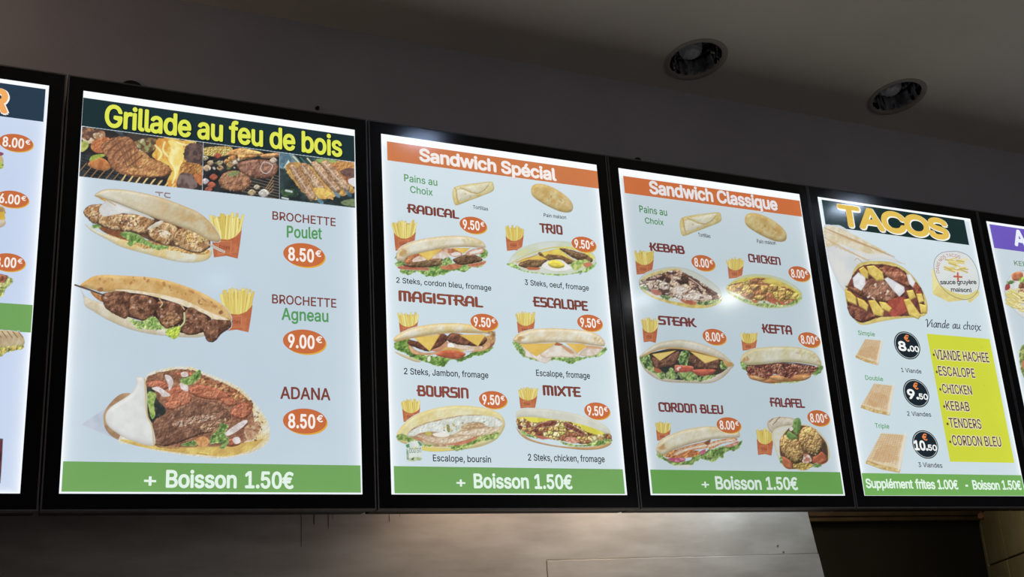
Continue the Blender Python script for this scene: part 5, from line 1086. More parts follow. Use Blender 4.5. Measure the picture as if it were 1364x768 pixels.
# Radical
p = Pic('B', 75, 285, 780, 610, seed=41)
p.lettuce([(90, 505), (130, 480), (300, 520), (500, 500), (740, 480), (720, 520), (640, 530), (600, 560), (520, 550), (450, 580), (330, 595), (250, 560), (200, 582), (130, 565), (120, 530)], 9)
p.lettuce([(700, 440), (740, 390), (765, 410), (762, 450), (720, 460)], 6)
p.lettuce([(92, 450), (110, 435), (150, 470), (160, 500), (110, 490)], 4, (120, 150, 80), (90, 130, 60))
p.shape([(110, 520), (200, 510), (330, 530), (330, 550), (200, 548), (120, 540)], (196, 110, 76), (170, 86, 58), ns=16, rim=(230, 200, 180), rw=3)
p.shape([(420, 520), (480, 505), (560, 500), (570, 525), (500, 545), (430, 540)], (206, 124, 80), (180, 96, 60), ns=16)
p.shape([(620, 505), (700, 490), (752, 480), (740, 505), (680, 525), (625, 522)], (202, 116, 76), (176, 90, 60), ns=16, rim=(230, 190, 160), rw=3)
p.meat([(150, 510), (220, 490), (330, 470), (430, 465), (440, 500), (380, 520), (300, 528), (200, 525)], (140, 112, 72), (104, 76, 48))
p.meat([(510, 470), (560, 445), (640, 430), (720, 460), (715, 485), (640, 500), (570, 510), (530, 495)], (126, 92, 62), (92, 62, 42))
p.lettuce([(430, 480), (470, 450), (510, 490), (480, 510), (440, 515)], 5, (170, 196, 110), (100, 140, 60))
p.shape([(155, 480), (190, 440), (250, 425), (300, 440), (320, 470), (230, 490), (170, 500)], (206, 130, 76), (176, 98, 58), ns=20, bump=.4, rim=(150, 90, 50), rw=4)
p.shape([(215, 470), (270, 445), (320, 470), (260, 485), (220, 488)], (230, 212, 196), (210, 180, 150), ns=14)
p.shape([(330, 470), (370, 420), (440, 390), (510, 395), (480, 440), (400, 465)], (222, 180, 150), (190, 130, 96), ns=20, rim=(170, 100, 60), rw=4)
p.shape([(355, 450), (430, 415), (485, 430), (470, 455), (390, 462)], (232, 222, 214), (214, 190, 170), ns=14)
p.shape([(480, 400), (520, 390), (580, 430), (530, 450), (490, 440)], (216, 150, 110), (180, 100, 60), ns=16); p.shape([(500, 425), (545, 415), (570, 435), (510, 445)], (230, 220, 210))
p.shape([(600, 430), (650, 395), (735, 385), (730, 420), (640, 440)], (226, 196, 176), (206, 150, 120), ns=20, rim=(170, 110, 70), rw=3); p.shape([(640, 415), (720, 395), (715, 412), (650, 428)], (234, 226, 218))
p.cheese([(255, 425), (440, 385), (330, 478)]); p.cheese([(500, 385), (640, 385), (590, 428)])
p.bread([(100, 470), (104, 420), (130, 380), (200, 345), (300, 318), (420, 302), (540, 296), (650, 308), (720, 335), (748, 370), (735, 385), (600, 378), (480, 385), (380, 400), (260, 425), (180, 450), (150, 480)], (230, 226, 206), (214, 196, 150), (196, 160, 96), 9, dome=.12)
p.specks([(120, 440), (160, 400), (160, 440), (130, 460)], 9, 9, [(196, 150, 84)], .6, 2); p.specks([(600, 310), (720, 340), (700, 370), (560, 340)], 10, 7, [(206, 176, 96), (190, 190, 110)], .5, 2)
p.done(k, 'food_picture', 'picture of the Radical sandwich')
badge(k, 'B', 660, 221, 202, 130, '9.50')
# Trio
p = Pic('C', 70, 325, 745, 595, seed=42)
p.shape([(95, 500), (120, 440), (200, 380), (320, 345), (440, 335), (560, 345), (660, 385), (715, 430), (732, 480), (720, 520), (650, 560), (480, 585), (300, 570), (140, 530)], (212, 220, 208), (200, 212, 180), ns=60, rim=(196, 206, 186), rw=6)
p.shape([(150, 430), (200, 400), (250, 400), (220, 425), (170, 440)], (222, 220, 120), op=.5)
p.lettuce([(78, 500), (110, 500), (160, 510), (200, 550), (340, 570), (480, 580), (590, 560), (720, 500), (735, 470), (725, 520), (660, 560), (560, 578), (420, 585), (280, 570), (160, 545), (110, 520)], 7, (176, 206, 120), (110, 160, 66))
p.meat([(165, 510), (200, 480), (280, 465), (370, 470), (360, 500), (300, 530), (210, 530)], (140, 106, 66), (104, 74, 46))
p.meat([(310, 420), (360, 425), (460, 435), (560, 470), (585, 490), (520, 505), (430, 480), (350, 470)], (140, 106, 62), (104, 74, 44))
p.meat([(460, 385), (530, 395), (620, 420), (690, 440), (708, 470), (690, 490), (600, 475), (520, 430)], (132, 98, 66), (96, 66, 44))
p.shape([(560, 490), (650, 470), (690, 490), (640, 520), (590, 550), (550, 530)], (206, 214, 120), (130, 170, 70), ns=20, rag=5)
p.shape([(640, 500), (690, 490), (705, 510), (660, 528)], (206, 120, 80)); p.shape([(230, 525), (320, 530), (310, 545), (240, 545)], (190, 100, 60))
p.shape([(335, 520), (380, 480), (470, 470), (520, 500), (560, 535), (490, 555), (400, 552)], (240, 242, 240), (226, 230, 226), ns=40, rim=(200, 200, 180), rw=3)
p.shape([(380, 500), (400, 478), (450, 475), (495, 500), (498, 525), (450, 535), (405, 525)], (240, 222, 70), (226, 196, 40), ns=30, dome=.25, rim=(206, 160, 50), rw=4)
p.cheese([(140, 510), (200, 460), (320, 440), (385, 470), (240, 472), (170, 492)], (236, 220, 84)); p.cheese([(330, 420), (460, 390), (580, 486), (480, 440), (380, 432), (360, 448)], (238, 224, 84))
p.shape([(400, 385), (520, 375), (620, 395), (710, 440), (718, 470), (640, 420), (540, 392), (450, 388)], (232, 220, 90), (214, 196, 80), ns=20)
p.line([(110, 500), (200, 450), (300, 410), (400, 385), (470, 378)], 8, (206, 196, 110)); p.line([(150, 490), (260, 450), (330, 425)], 7, (176, 110, 60), op=.6)
p.done(k, 'food_picture', 'picture of the Trio sandwich with egg')
badge(k, 'C', 645, 361, 182, 119, '9.50')
# Magistral
p = Pic('D', 75, 285, 900, 655, seed=43)
p.bread([(90, 520), (200, 560), (300, 600), (250, 600), (150, 560)], (226, 222, 204), (206, 196, 166))
p.lettuce([(85, 470), (110, 440), (200, 415), (240, 500), (300, 540), (430, 560), (560, 575), (640, 560), (760, 500), (850, 480), (860, 500), (780, 545), (690, 565), (600, 600), (540, 580), (480, 640), (400, 630), (330, 600), (260, 580), (180, 540), (110, 510)], 10, (130, 170, 70), (76, 120, 40))
p.shape([(690, 430), (800, 400), (870, 390), (885, 430), (850, 490), (780, 510), (700, 490)], (206, 160, 90), (150, 90, 60), ns=24, rag=4)
p.shape([(200, 460), (260, 510), (350, 530), (500, 500), (520, 440), (560, 460), (620, 520), (760, 500), (830, 440), (840, 480), (760, 520), (560, 525), (360, 548), (230, 535)], (226, 182, 128), (206, 150, 96), ns=30, rim=(190, 120, 80), rw=4)
p.meat([(195, 460), (210, 430), (290, 440), (400, 400), (460, 378), (510, 400), (500, 440), (440, 490), (360, 520), (280, 500)], (132, 74, 52), (98, 52, 38), bump=.4)
p.meat([(500, 430), (530, 380), (620, 385), (720, 440), (800, 410), (815, 440), (760, 480), (680, 475), (580, 465)], (136, 80, 56), (100, 56, 40), bump=.4)
p.shape([(380, 510), (450, 480), (500, 440), (510, 480), (440, 520)], (214, 150, 110), (190, 120, 84)); p.shape([(560, 465), (680, 478), (780, 480), (760, 505), (650, 512), (580, 500)], (226, 206, 184), (212, 170, 130), ns=24)
p.shape([(510, 460), (540, 452), (562, 480), (540, 500), (512, 485)], (246, 246, 240)); p.shape([(480, 490), (560, 490), (640, 515), (560, 530), (480, 525)], (230, 196, 90), (206, 150, 70))
p.shape([(415, 545), (500, 510), (640, 530), (635, 560), (590, 578), (500, 572)], (206, 100, 60), (182, 80, 48), ns=30, dome=.2)
p.shape([(350, 565), (372, 560), (370, 595), (352, 598)], (230, 232, 210))
p.cheese([(240, 410), (450, 385), (368, 520)]); p.cheese([(600, 388), (810, 385), (748, 480)])
p.bread([(85, 440), (90, 410), (130, 380), (220, 340), (340, 312), (480, 298), (620, 300), (740, 318), (830, 345), (875, 370), (880, 395), (800, 378), (700, 372), (560, 370), (420, 380), (300, 400), (200, 418), (120, 440)], (230, 226, 208), (222, 196, 116), (206, 166, 84), 9, dome=.12)
p.specks([(820, 350), (880, 370), (880, 400), (830, 390)], 10, 9, [(140, 90, 60)], .6)
p.line([(130, 435), (260, 408), (430, 382), (600, 372), (780, 378)], 5, (196, 140, 70))
p.done(k, 'food_picture', 'picture of the Magistral sandwich')
badge(k, 'D', 797, 292, 220, 142, '9.50')
# Escalope
p = Pic('E', 65, 330, 830, 635, seed=44)
p.lettuce([(75, 450), (110, 440), (140, 470), (180, 540), (160, 570), (130, 530), (95, 490)], 7, (130, 165, 84), (90, 130, 56))
p.lettuce([(160, 560), (250, 560), (380, 560), (500, 565), (640, 560), (760, 520), (800, 480), (815, 510), (760, 555), (650, 575), (590, 600), (530, 622), (470, 600), (400, 590), (340, 600), (250, 590)], 8, (150, 186, 96), (96, 140, 60))
p.shape([(150, 480), (230, 520), (300, 540), (380, 570), (340, 610), (300, 605), (240, 575), (180, 560), (170, 520)], (230, 226, 218), (214, 200, 186), ns=30, rim=(190, 160, 130), rw=3)
p.shape([(290, 545), (340, 500), (420, 465), (500, 480), (600, 550), (560, 565), (420, 562), (330, 570)], (232, 226, 214), (214, 194, 170), ns=40, rim=(190, 150, 110), rw=4)
p.shape([(600, 540), (640, 500), (700, 480), (760, 485), (768, 510), (740, 545), (680, 558), (620, 555)], (230, 222, 212), (210, 190, 170), ns=30, rim=(186, 140, 100), rw=4)
p.shape([(480, 475), (560, 530), (520, 530), (460, 480)], (206, 150, 100))
p.shape([(400, 465), (420, 448), (470, 465), (440, 475)], (176, 96, 50))
p.shape([(640, 470), (770, 485), (780, 500), (640, 490)], (214, 160, 106)); p.cheese([(130, 462), (420, 452), (260, 560), (200, 520)], (242, 196, 84)); p.cheese([(490, 452), (640, 462), (660, 480), (585, 535)], (242, 200, 90))
p.bread([(85, 440), (80, 420), (130, 375), (240, 345), (380, 338), (500, 342), (640, 355), (740, 385), (790, 430), (800, 465), (780, 480), (680, 468), (560, 452), (440, 448), (300, 452), (160, 462)], (232, 228, 210), (216, 196, 146), (196, 160, 96), 8, dome=.12)
p.specks([(110, 430), (150, 400), (140, 430)], 8, 10, [(196, 146, 80)], .6, 2); p.specks([(740, 400), (790, 440), (770, 460), (720, 430)], 10, 7, [(206, 170, 96)], .5, 2)
p.done(k, 'food_picture', 'picture of the Escalope sandwich')
badge(k, 'E', 683, 297, 202, 138, '9.50')
# Boursin
p = Pic('F', 100, 225, 975, 605, seed=45)
p.bread([(108, 500), (112, 450), (160, 385), (240, 320), (360, 270), (500, 242), (640, 236), (780, 252), (880, 280), (940, 325), (960, 380), (940, 440), (880, 510), (760, 560), (600, 585), (440, 598), (320, 590), (200, 550), (130, 520)], (230, 224, 176), (222, 206, 130), (206, 186, 110), 12, dome=.1)
p.shape([(190, 470), (260, 400), (420, 350), (600, 315), (760, 310), (900, 335), (940, 380), (900, 440), (820, 480), (640, 540), (440, 560), (260, 530)], (206, 186, 150), (176, 130, 90), ns=30)
p.lettuce([(110, 470), (160, 460), (230, 490), (330, 540), (420, 545), (300, 560), (180, 520), (115, 505)], 7, (176, 190, 96), (110, 140, 60))
p.lettuce([(520, 550), (640, 530), (760, 480), (900, 440), (915, 470), (880, 500), (760, 520), (700, 550), (600, 590), (550, 580)], 8, (180, 196, 100), (110, 140, 60))
p.shape([(260, 490), (380, 520), (520, 545), (620, 545), (730, 500), (720, 480), (600, 500), (400, 500)], (216, 140, 100), (196, 112, 76), ns=30)
p.shape([(300, 565), (450, 575), (560, 580), (440, 596), (320, 588)], (226, 206, 90))
p.shape([(260, 470), (340, 475), (500, 490), (660, 465), (720, 462), (690, 495), (560, 530), (440, 538), (340, 510)], (228, 212, 186), (206, 180, 146), ns=24, rim=(186, 150, 110), rw=4, bump=.2)
p.shape([(560, 450), (700, 425), (840, 405), (925, 402), (880, 450), (780, 470), (640, 470)], (228, 214, 190), (206, 184, 150), ns=24, rim=(190, 150, 110), rw=4, bump=.2)
p.shape([(620, 400), (700, 385), (800, 375), (830, 395), (740, 412), (640, 418)], (222, 186, 150), (196, 150, 110), ns=16, rim=(150, 110, 70), rw=4)
p.shape([(190, 470), (230, 430), (330, 385), (460, 350), (620, 318), (760, 312), (880, 330), (935, 370), (920, 400), (830, 405), (760, 370), (640, 380), (600, 440), (500, 470), (400, 440), (300, 450), (230, 480)], (226, 232, 224), (206, 212, 200), ns=50, rag=5, rs=50, rim=(196, 200, 184), rw=5, bump=.12)
p.shape([(390, 460), (440, 450), (520, 460), (500, 480), (420, 480)], (238, 234, 220))
p.specks([(420, 420), (540, 380), (780, 350), (830, 380), (560, 440)], 26, 5, [(130, 130, 60), (176, 150, 90), (226, 206, 120)], .8)
p.shape([(500, 392), (520, 388), (525, 440), (508, 442)], (176, 160, 90), (120, 120, 50), ns=8); p.shape([(330, 450), (360, 440), (385, 460), (350, 472)], (190, 180, 70), (150, 130, 60))
p.done(k, 'food_picture', 'picture of the Boursin sandwich')
p = Pic('F', 170, 505, 320, 690, seed=46, step=.5)
p.shape([(178, 545), (225, 520), (268, 515), (300, 545), (308, 668), (255, 672), (200, 680), (184, 668)], (222, 230, 222), (206, 216, 208), ns=60, smooth=False)
p.shape([(178, 545), (205, 535), (208, 560), (195, 570), (183, 562)], (76, 146, 96), smooth=False); p.shape([(270, 518), (292, 520), (312, 548), (290, 556)], (86, 150, 100), smooth=False)
p.shape([(183, 575), (200, 590), (204, 665), (186, 660)], (170, 186, 170), (120, 160, 130), ns=12, smooth=False)
p.shape([(205, 655), (240, 640), (300, 648), (306, 665), (215, 674)], (150, 180, 120), (214, 220, 190), ns=14)
p.shape([(222, 655), (238, 648), (242, 660), (226, 664)], (70, 90, 60)); p.shape([(240, 566), (262, 560), (264, 574), (244, 578)], (222, 222, 130))
o = p.done(k, 'box_picture', 'picture of a small white and green cheese box', 'over')
a, b = P('F', 208, 610), P('F', 300, 606); put_text(k, 'boursin', float(a[0]), float(a[1]), float(b[0]), float(b[1]), .016, (70, 120, 96), 0, parent=o)
badge(k, 'F', 867, 193, 226, 148, '9.50')
# Mixte
p = Pic('G', 90, 250, 870, 595, seed=47)
p.bread([(100, 400), (130, 440), (220, 500), (360, 540), (520, 560), (700, 560), (840, 520), (835, 550), (760, 578), (640, 585), (520, 575), (340, 548), (200, 510), (130, 460)], (216, 176, 110), (190, 140, 80), (176, 130, 76), 4)
p.shape([(100, 320), (110, 280), (180, 260), (300, 260), (460, 280), (600, 310), (720, 350), (810, 400), (840, 440), (835, 465), (740, 440), (500, 380), (260, 330), (110, 330)], (216, 218, 204), (206, 206, 190), ns=50, rim=(196, 192, 170), rw=6, dome=.06)
p.shape([(110, 330), (240, 328), (440, 350), (560, 370), (700, 410), (800, 455), (820, 480), (600, 470), (300, 390), (150, 370)], (232, 222, 60), (214, 206, 50), ns=40)
p.chunks([(105, 345), (160, 335), (240, 370), (400, 350), (560, 380), (700, 460), (840, 460), (840, 520), (700, 545), (560, 530), (380, 500), (220, 470), (130, 430), (108, 390)], [(226, 196, 110), (206, 160, 90), (150, 90, 60), (120, 60, 44), (236, 222, 150), (196, 190, 90)], 34, .28, (110, 70, 40), bump=.5, asp=1.3, rag=6)
p.lettuce([(130, 430), (180, 450), (260, 480), (330, 490), (300, 500), (220, 485), (150, 460)], 5, (176, 200, 110), (100, 140, 60))
p.lettuce([(450, 520), (540, 540), (640, 545), (740, 500), (840, 500), (855, 515), (800, 540), (700, 560), (600, 560), (500, 550)], 6, (176, 200, 110), (90, 130, 50))
p.shape([(250, 470), (330, 480), (370, 495), (300, 500)], (190, 100, 76)); p.shape([(480, 500), (530, 480), (590, 500), (580, 528), (520, 530)], (196, 96, 70), (230, 190, 160), ns=14)
p.shape([(240, 420), (280, 380), (400, 350), (425, 365), (400, 395), (300, 410)], (146, 76, 58), (112, 54, 42), ns=24, rim=(206, 170, 140), rw=3, bump=.4)
p.shape([(475, 370), (510, 372), (580, 410), (660, 465), (640, 475), (560, 440), (480, 400)], (140, 74, 56), (108, 54, 42), ns=24, rim=(206, 170, 140), rw=3, bump=.4)
p.specks([(120, 350), (240, 380), (240, 420), (140, 420)], 24, 7, [(236, 222, 190), (110, 60, 40), (190, 120, 80)]); p.specks([(660, 470), (840, 460), (830, 520), (680, 520)], 30, 7, [(236, 224, 170), (120, 110, 50), (206, 150, 90)])
p.done(k, 'food_picture', 'picture of the Mixte sandwich')
badge(k, 'G', 740, 280, 206, 142, '9.50')
fb = bandq(k, 'footer_band', 'H', (94, 76), (1248, 95), (1258, 218), (94, 215), GREEN, 'green footer band')
text(k, 'H', '+', 410, 182, 452, 183, 132, PALE, .035, parent=fb)
text(k, 'H', 'Boisson', 499, 187, 772, 189, 118, PALE, .045, track=-.02, parent=fb)
text(k, 'H', '1.50€', 806, 190, 992, 192, 121, PALE, .045, track=-.02, parent=fb)

# ---- board 4: Sandwich Classique
k = 3
O4 = (196, 108, 62); BR4 = (112, 58, 56)
hb = bandq(k, 'header_band', 'I', (97, 117), (1243, 281), (1255, 384), (106, 228), O4, 'orange header band')
text(k, 'I', 'Sandwich Classique', 272, 231, 1097, 341, 154, (224, 218, 218), .058, parent=hb, track=-.03, edge=((170, 116, 92), .02, .015), name='header_lettering')
text(k, 'I', 'Pains au', 203, 354, 381, 378, 311, (66, 130, 72), .02)
text(k, 'I', 'Choix', 239, 426, 359, 439, 389, (66, 130, 72), .02)
text(k, 'I', 'Tortillas', 583, 511, 662, 521, 488, TXT, .015)
text(k, 'I', 'Pain maison', 965, 554, 1086, 566, 530, TXT, .015)
rolls(k, 'I', (-35, -45), (-124, -54), .86)
text(k, 'J', 'KEBAB', 170, 169, 503, 203, 90, BR4, **DW)
text(k, 'K', 'CHICKEN', 357, 163, 724, 202, 70, BR4, **DW)
text(k, 'L', 'STEAK', 253, 157, 612, 182, 72, BR4, **DW)
text(k, 'M', 'KEFTA', 343, 180, 654, 202, 86, BR4, **DW)
text(k, 'N', 'CORDON BLEU', 120, 197, 722, 223, 110, BR4, **DW)
text(k, 'O', 'FALAFEL', 225, 138, 526, 151, 60, BR4, **DW)
G4 = .87
for c, b, sd_ in (('J', (38, 162, 213, 395), 14), ('K', (115, 110, 298, 357), 15), ('L', (105, 92, 250, 325), 16), ('M', (130, 172, 293, 365), 17), ('N', (92, 292, 230, 470), 18), ('O', (110, 317, 257, 555), 19)):
    carton(k, c, *b, sd_, gain=G4)
# Kebab
p = Pic('J', 65, 310, 860, 710, seed=51)
p.shape([(75, 470), (80, 430), (150, 370), (280, 330), (400, 318), (520, 335), (640, 385), (740, 450), (820, 520), (845, 590), (838, 640), (760, 685), (640, 702), (500, 690), (300, 640), (160, 580), (90, 520)], (208, 214, 210), (200, 208, 196), ns=80, rim=(176, 176, 150), rw=4)
p.shape([(80, 500), (200, 580), (400, 640), (600, 660), (760, 640), (840, 600), (838, 640), (760, 685), (640, 702), (500, 690), (300, 640), (160, 580)], (226, 206, 110), (200, 176, 80), ns=30)
p.shape([(80, 450), (160, 390), (300, 345), (420, 330), (500, 360), (440, 350), (300, 380), (160, 430), (100, 480)], (222, 212, 140), (200, 180, 100), ns=20)
p.chunks([(85, 450), (150, 420), (300, 370), (430, 345), (520, 385), (640, 450), (740, 520), (840, 590), (820, 640), (720, 640), (600, 650), (460, 620), (300, 590), (160, 540), (85, 490)],
         [(226, 208, 190), (190, 150, 120), (116, 76, 54), (206, 180, 150), (156, 112, 80), (66, 46, 36), (224, 204, 178)], 56, .22, (60, 40, 32), dome=.3, bump=.5, asp=1.5, ang=.35, rag=5)
for q in ([(370, 545), (430, 490), (530, 520), (480, 580), (410, 570)], [(480, 590), (560, 555), (640, 560), (740, 600), (700, 630), (600, 625), (520, 615)], [(160, 490), (210, 475), (240, 500), (190, 525)], [(150, 450), (210, 430), (230, 455), (180, 470)], [(280, 500), (330, 480), (345, 520), (300, 530)]):
    p.shape(q, (232, 222, 212), (206, 184, 166), ns=24, rim=(176, 130, 100), rw=4, bump=.2)
for a, b in (((150, 440), (320, 400)), ((340, 370), (420, 370)), ((540, 420), (700, 520)), ((620, 500), (660, 560)), ((600, 450), (680, 510)), ((430, 440), (490, 450)), ((700, 520), (780, 575))):
    p.line([a, ((a[0] + b[0]) / 2, (a[1] + b[1]) / 2 + 8), b], 20, (70, 36, 40), op=.85)
p.line([(380, 400), (390, 460)], 24, (196, 160, 140)); p.line([(540, 420), (640, 490), (690, 560)], 9, (214, 186, 160))
p.shape([(180, 540), (250, 530), (290, 570), (230, 580)], (206, 116, 84), (180, 92, 66)); p.shape([(460, 620), (540, 625), (610, 650), (580, 672), (490, 650)], (206, 110, 76), (180, 86, 60), ns=20)
p.lettuce([(280, 580), (340, 590), (380, 600), (340, 620), (290, 605)], 6, (140, 176, 90), (50, 80, 50)); p.lettuce([(610, 650), (700, 635), (830, 620), (800, 660), (680, 670)], 8, (166, 190, 100), (50, 80, 50)); p.lettuce([(90, 500), (150, 510), (170, 535), (110, 525)], 5, (110, 150, 80), (40, 70, 50))
p.specks([(300, 380), (800, 580), (600, 640), (150, 500)], 60, 6, [(236, 226, 214), (60, 34, 34), (214, 180, 150)], .7, 2.4)
p.done(k, 'food_picture', 'picture of the Kebab sandwich', gain=G4)
badge(k, 'J', 675, 283, 222, 154, '8.00')
# Chicken
p = Pic('K', 90, 290, 980, 700, seed=52)
p.shape([(100, 460), (120, 420), (200, 360), (300, 315), (420, 298), (560, 305), (700, 335), (820, 390), (920, 460), (965, 530), (950, 600), (880, 655), (760, 682), (600, 688), (440, 668), (280, 610), (160, 540), (110, 500)], (206, 214, 196), (200, 206, 150), ns=70, rim=(190, 200, 150), rw=8)
p.shape([(110, 450), (200, 380), (400, 330), (600, 345), (740, 390), (900, 480), (940, 540), (700, 500), (400, 400), (200, 430)], (222, 206, 70), (200, 180, 60), ns=30)
p.lettuce([(120, 500), (200, 540), (300, 580), (420, 620), (560, 640), (700, 650), (850, 610), (940, 550), (950, 590), (860, 645), (700, 670), (520, 670), (360, 630), (220, 580)], 8, (196, 206, 120), (120, 150, 66))
p.chunks([(115, 440), (180, 405), (300, 385), (400, 350), (540, 350), (560, 400), (700, 420), (820, 465), (930, 540), (880, 600), (760, 620), (600, 600), (450, 600), (340, 580), (230, 520), (120, 480)],
         [(214, 168, 82), (196, 140, 70), (176, 112, 66), (206, 176, 80), (160, 100, 60)], 84, .16, (120, 66, 44), dome=.35, bump=.55, asp=1.1, rag=5)
for q in ([(205, 430), (270, 400), (300, 430), (280, 465), (215, 470)], [(380, 420), (450, 415), (470, 440), (430, 480), (380, 460)], [(590, 420), (660, 400), (695, 430), (680, 480), (610, 490)], [(420, 550), (480, 535), (555, 545), (520, 590), (450, 600)], [(700, 480), (740, 450), (785, 480), (775, 570), (730, 610), (690, 560)], [(490, 440), (560, 420), (580, 470), (520, 520)], [(320, 490), (380, 470), (410, 510), (340, 550)]):
    p.shape(q, (216, 178, 88), (190, 136, 66), ns=20, rag=4, dome=.3, bump=.5, rim=(140, 84, 50), rw=4)
p.shape([(520, 370), (620, 350), (720, 385), (800, 430), (700, 440), (600, 400), (540, 400)], (226, 206, 90), (206, 176, 70), ns=24)
p.shape([(560, 590), (640, 570), (720, 610), (820, 605), (800, 640), (700, 648), (600, 620)], (200, 104, 70), (176, 84, 56), ns=20)
p.shape([(400, 590), (470, 610), (440, 630), (400, 615)], (196, 110, 70)); p.specks([(540, 600), (700, 650), (900, 600), (500, 640)], 16, 7, [(230, 226, 190), (90, 120, 50)])
p.done(k, 'food_picture', 'picture of the Chicken sandwich', gain=G4)
badge(k, 'K', 933, 298, 246, 180, '8.00')
# Steak
p = Pic('L', 70, 290, 960, 710, seed=53)
p.bread([(80, 455), (150, 500), (400, 560), (700, 560), (950, 520), (920, 580), (850, 650), (740, 698), (560, 698), (340, 688), (240, 660), (150, 600), (100, 530)], (220, 214, 200), (204, 190, 160), (180, 160, 120), 6)
p.shape([(120, 450), (300, 390), (470, 370), (640, 400), (900, 500), (860, 590), (700, 650), (500, 670), (320, 650), (160, 560)], (34, 44, 40), (60, 50, 40), ns=40)
for q in ([(90, 460), (160, 430), (200, 520), (230, 600), (160, 580), (100, 510)], [(230, 600), (300, 590), (320, 660), (260, 650)], [(330, 620), (370, 560), (420, 610), (430, 660), (340, 655)], [(450, 420), (500, 400), (545, 430), (520, 530), (470, 540), (440, 480)], [(440, 600), (560, 590), (620, 640), (560, 680), (470, 660)], [(820, 500), (890, 500), (900, 550), (850, 570)], [(600, 650), (760, 620), (780, 640), (640, 680)]):
    p.lettuce(q, 9, (150, 180, 96), (52, 86, 44))
p.meat([(195, 460), (290, 480), (360, 440), (440, 400), (450, 450), (400, 530), (300, 550), (240, 565), (205, 520)], (132, 86, 66), (96, 58, 46), n=20)
p.meat([(540, 450), (600, 430), (700, 500), (820, 480), (830, 520), (800, 570), (700, 570), (600, 550), (545, 500)], (126, 84, 62), (92, 58, 44), n=24)
p.shape([(215, 555), (270, 570), (280, 600), (230, 595)], (180, 90, 60))
p.shape([(408, 560), (415, 532), (490, 535), (575, 545), (570, 585), (500, 600), (420, 592)], (206, 92, 70), (184, 74, 54), ns=20, rim=(226, 140, 110), rw=4, dome=.2); p.specks([(420, 545), (470, 545), (470, 575), (420, 575)], 4, 8, [(240, 226, 220)])
p.shape([(580, 575), (780, 572), (760, 610), (680, 632), (610, 620)], (198, 92, 66), (176, 74, 52), ns=20, dome=.2)
p.cheese([(195, 430), (420, 395), (270, 492)], (240, 214, 110), (228, 196, 96)); p.cheese([(545, 400), (830, 472), (690, 515)], (240, 214, 110), (228, 196, 96))
p.bread([(75, 455), (160, 380), (260, 325), (380, 302), (480, 298), (600, 318), (740, 365), (860, 430), (950, 518), (930, 540), (860, 490), (720, 440), (560, 395), (430, 375), (280, 380), (160, 430)], (216, 212, 198), (200, 192, 166), (186, 166, 120), 7, dome=.1)
p.line([(120, 445), (260, 385), (430, 375), (600, 402), (780, 455), (940, 520)], 12, (206, 156, 84)); p.shape([(860, 490), (950, 515), (930, 545), (880, 540)], (206, 160, 90), (180, 130, 66))
p.done(k, 'food_picture', 'picture of the Steak sandwich', gain=G4)
badge(k, 'L', 778, 271, 222, 158, '8.00')
# Kefta
p = Pic('M', 115, 305, 980, 715, seed=54)
p.lettuce([(122, 480), (150, 460), (195, 520), (190, 570), (150, 550), (125, 510)], 4, (130, 176, 80), (96, 140, 60)); p.lettuce([(860, 560), (940, 510), (970, 530), (960, 560), (900, 610), (860, 605)], 8, (130, 170, 84), (76, 120, 50))
p.lettuce([(400, 670), (600, 660), (740, 640), (750, 670), (660, 690), (560, 690), (420, 695)], 9, (150, 190, 84), (200, 196, 90))
p.shape([(190, 590), (300, 610), (470, 610), (700, 600), (860, 570), (820, 630), (700, 670), (560, 680), (420, 695), (300, 670), (220, 630)], (214, 150, 86), (190, 120, 60), ns=40, rim=(150, 80, 46), rw=5, dome=.15)
for x in (330, 540, 730): p.shape([(x - 120, 620), (x, 605), (x + 110, 615), (x + 80, 650), (x, 670), (x - 90, 655)], (222, 166, 100), (196, 130, 70), ns=24, rim=(150, 84, 50), rw=4, dome=.2)
p.chunks([(190, 520), (400, 500), (520, 485), (700, 495), (900, 525), (900, 560), (840, 600), (700, 600), (640, 640), (560, 625), (480, 600), (400, 640), (300, 625), (200, 590)], [(150, 86, 62), (122, 64, 50), (176, 112, 80), (104, 52, 46), (140, 90, 70)], 42, .25, (70, 34, 34), bump=.7, dome=.35, rag=8, asp=1.3)
p.specks([(200, 530), (880, 530), (800, 600), (300, 610)], 70, 6, [(206, 150, 120), (80, 40, 40), (190, 130, 96)], .7, 1.8)
p.line([(190, 512), (400, 500), (540, 485), (700, 490), (880, 520)], 10, (70, 44, 40))
p.bread([(125, 470), (130, 430), (165, 385), (240, 345), (380, 325), (560, 317), (720, 328), (830, 355), (900, 400), (945, 470), (940, 520), (860, 505), (700, 480), (540, 480), (380, 498), (220, 508), (160, 490)], (222, 222, 206), (208, 198, 150), (186, 166, 100), 10, dome=.12)
p.specks([(150, 450), (180, 420), (210, 440), (180, 470)], 9, 12, [(186, 136, 76)], .6, 1.6); p.specks([(640, 350), (860, 380), (930, 480), (800, 440)], 20, 10, [(200, 190, 110), (190, 150, 86)], .45, 2)
p.done(k, 'food_picture', 'picture of the Kefta sandwich', gain=G4)
badge(k, 'M', 826, 252, 226, 164, '8.00')
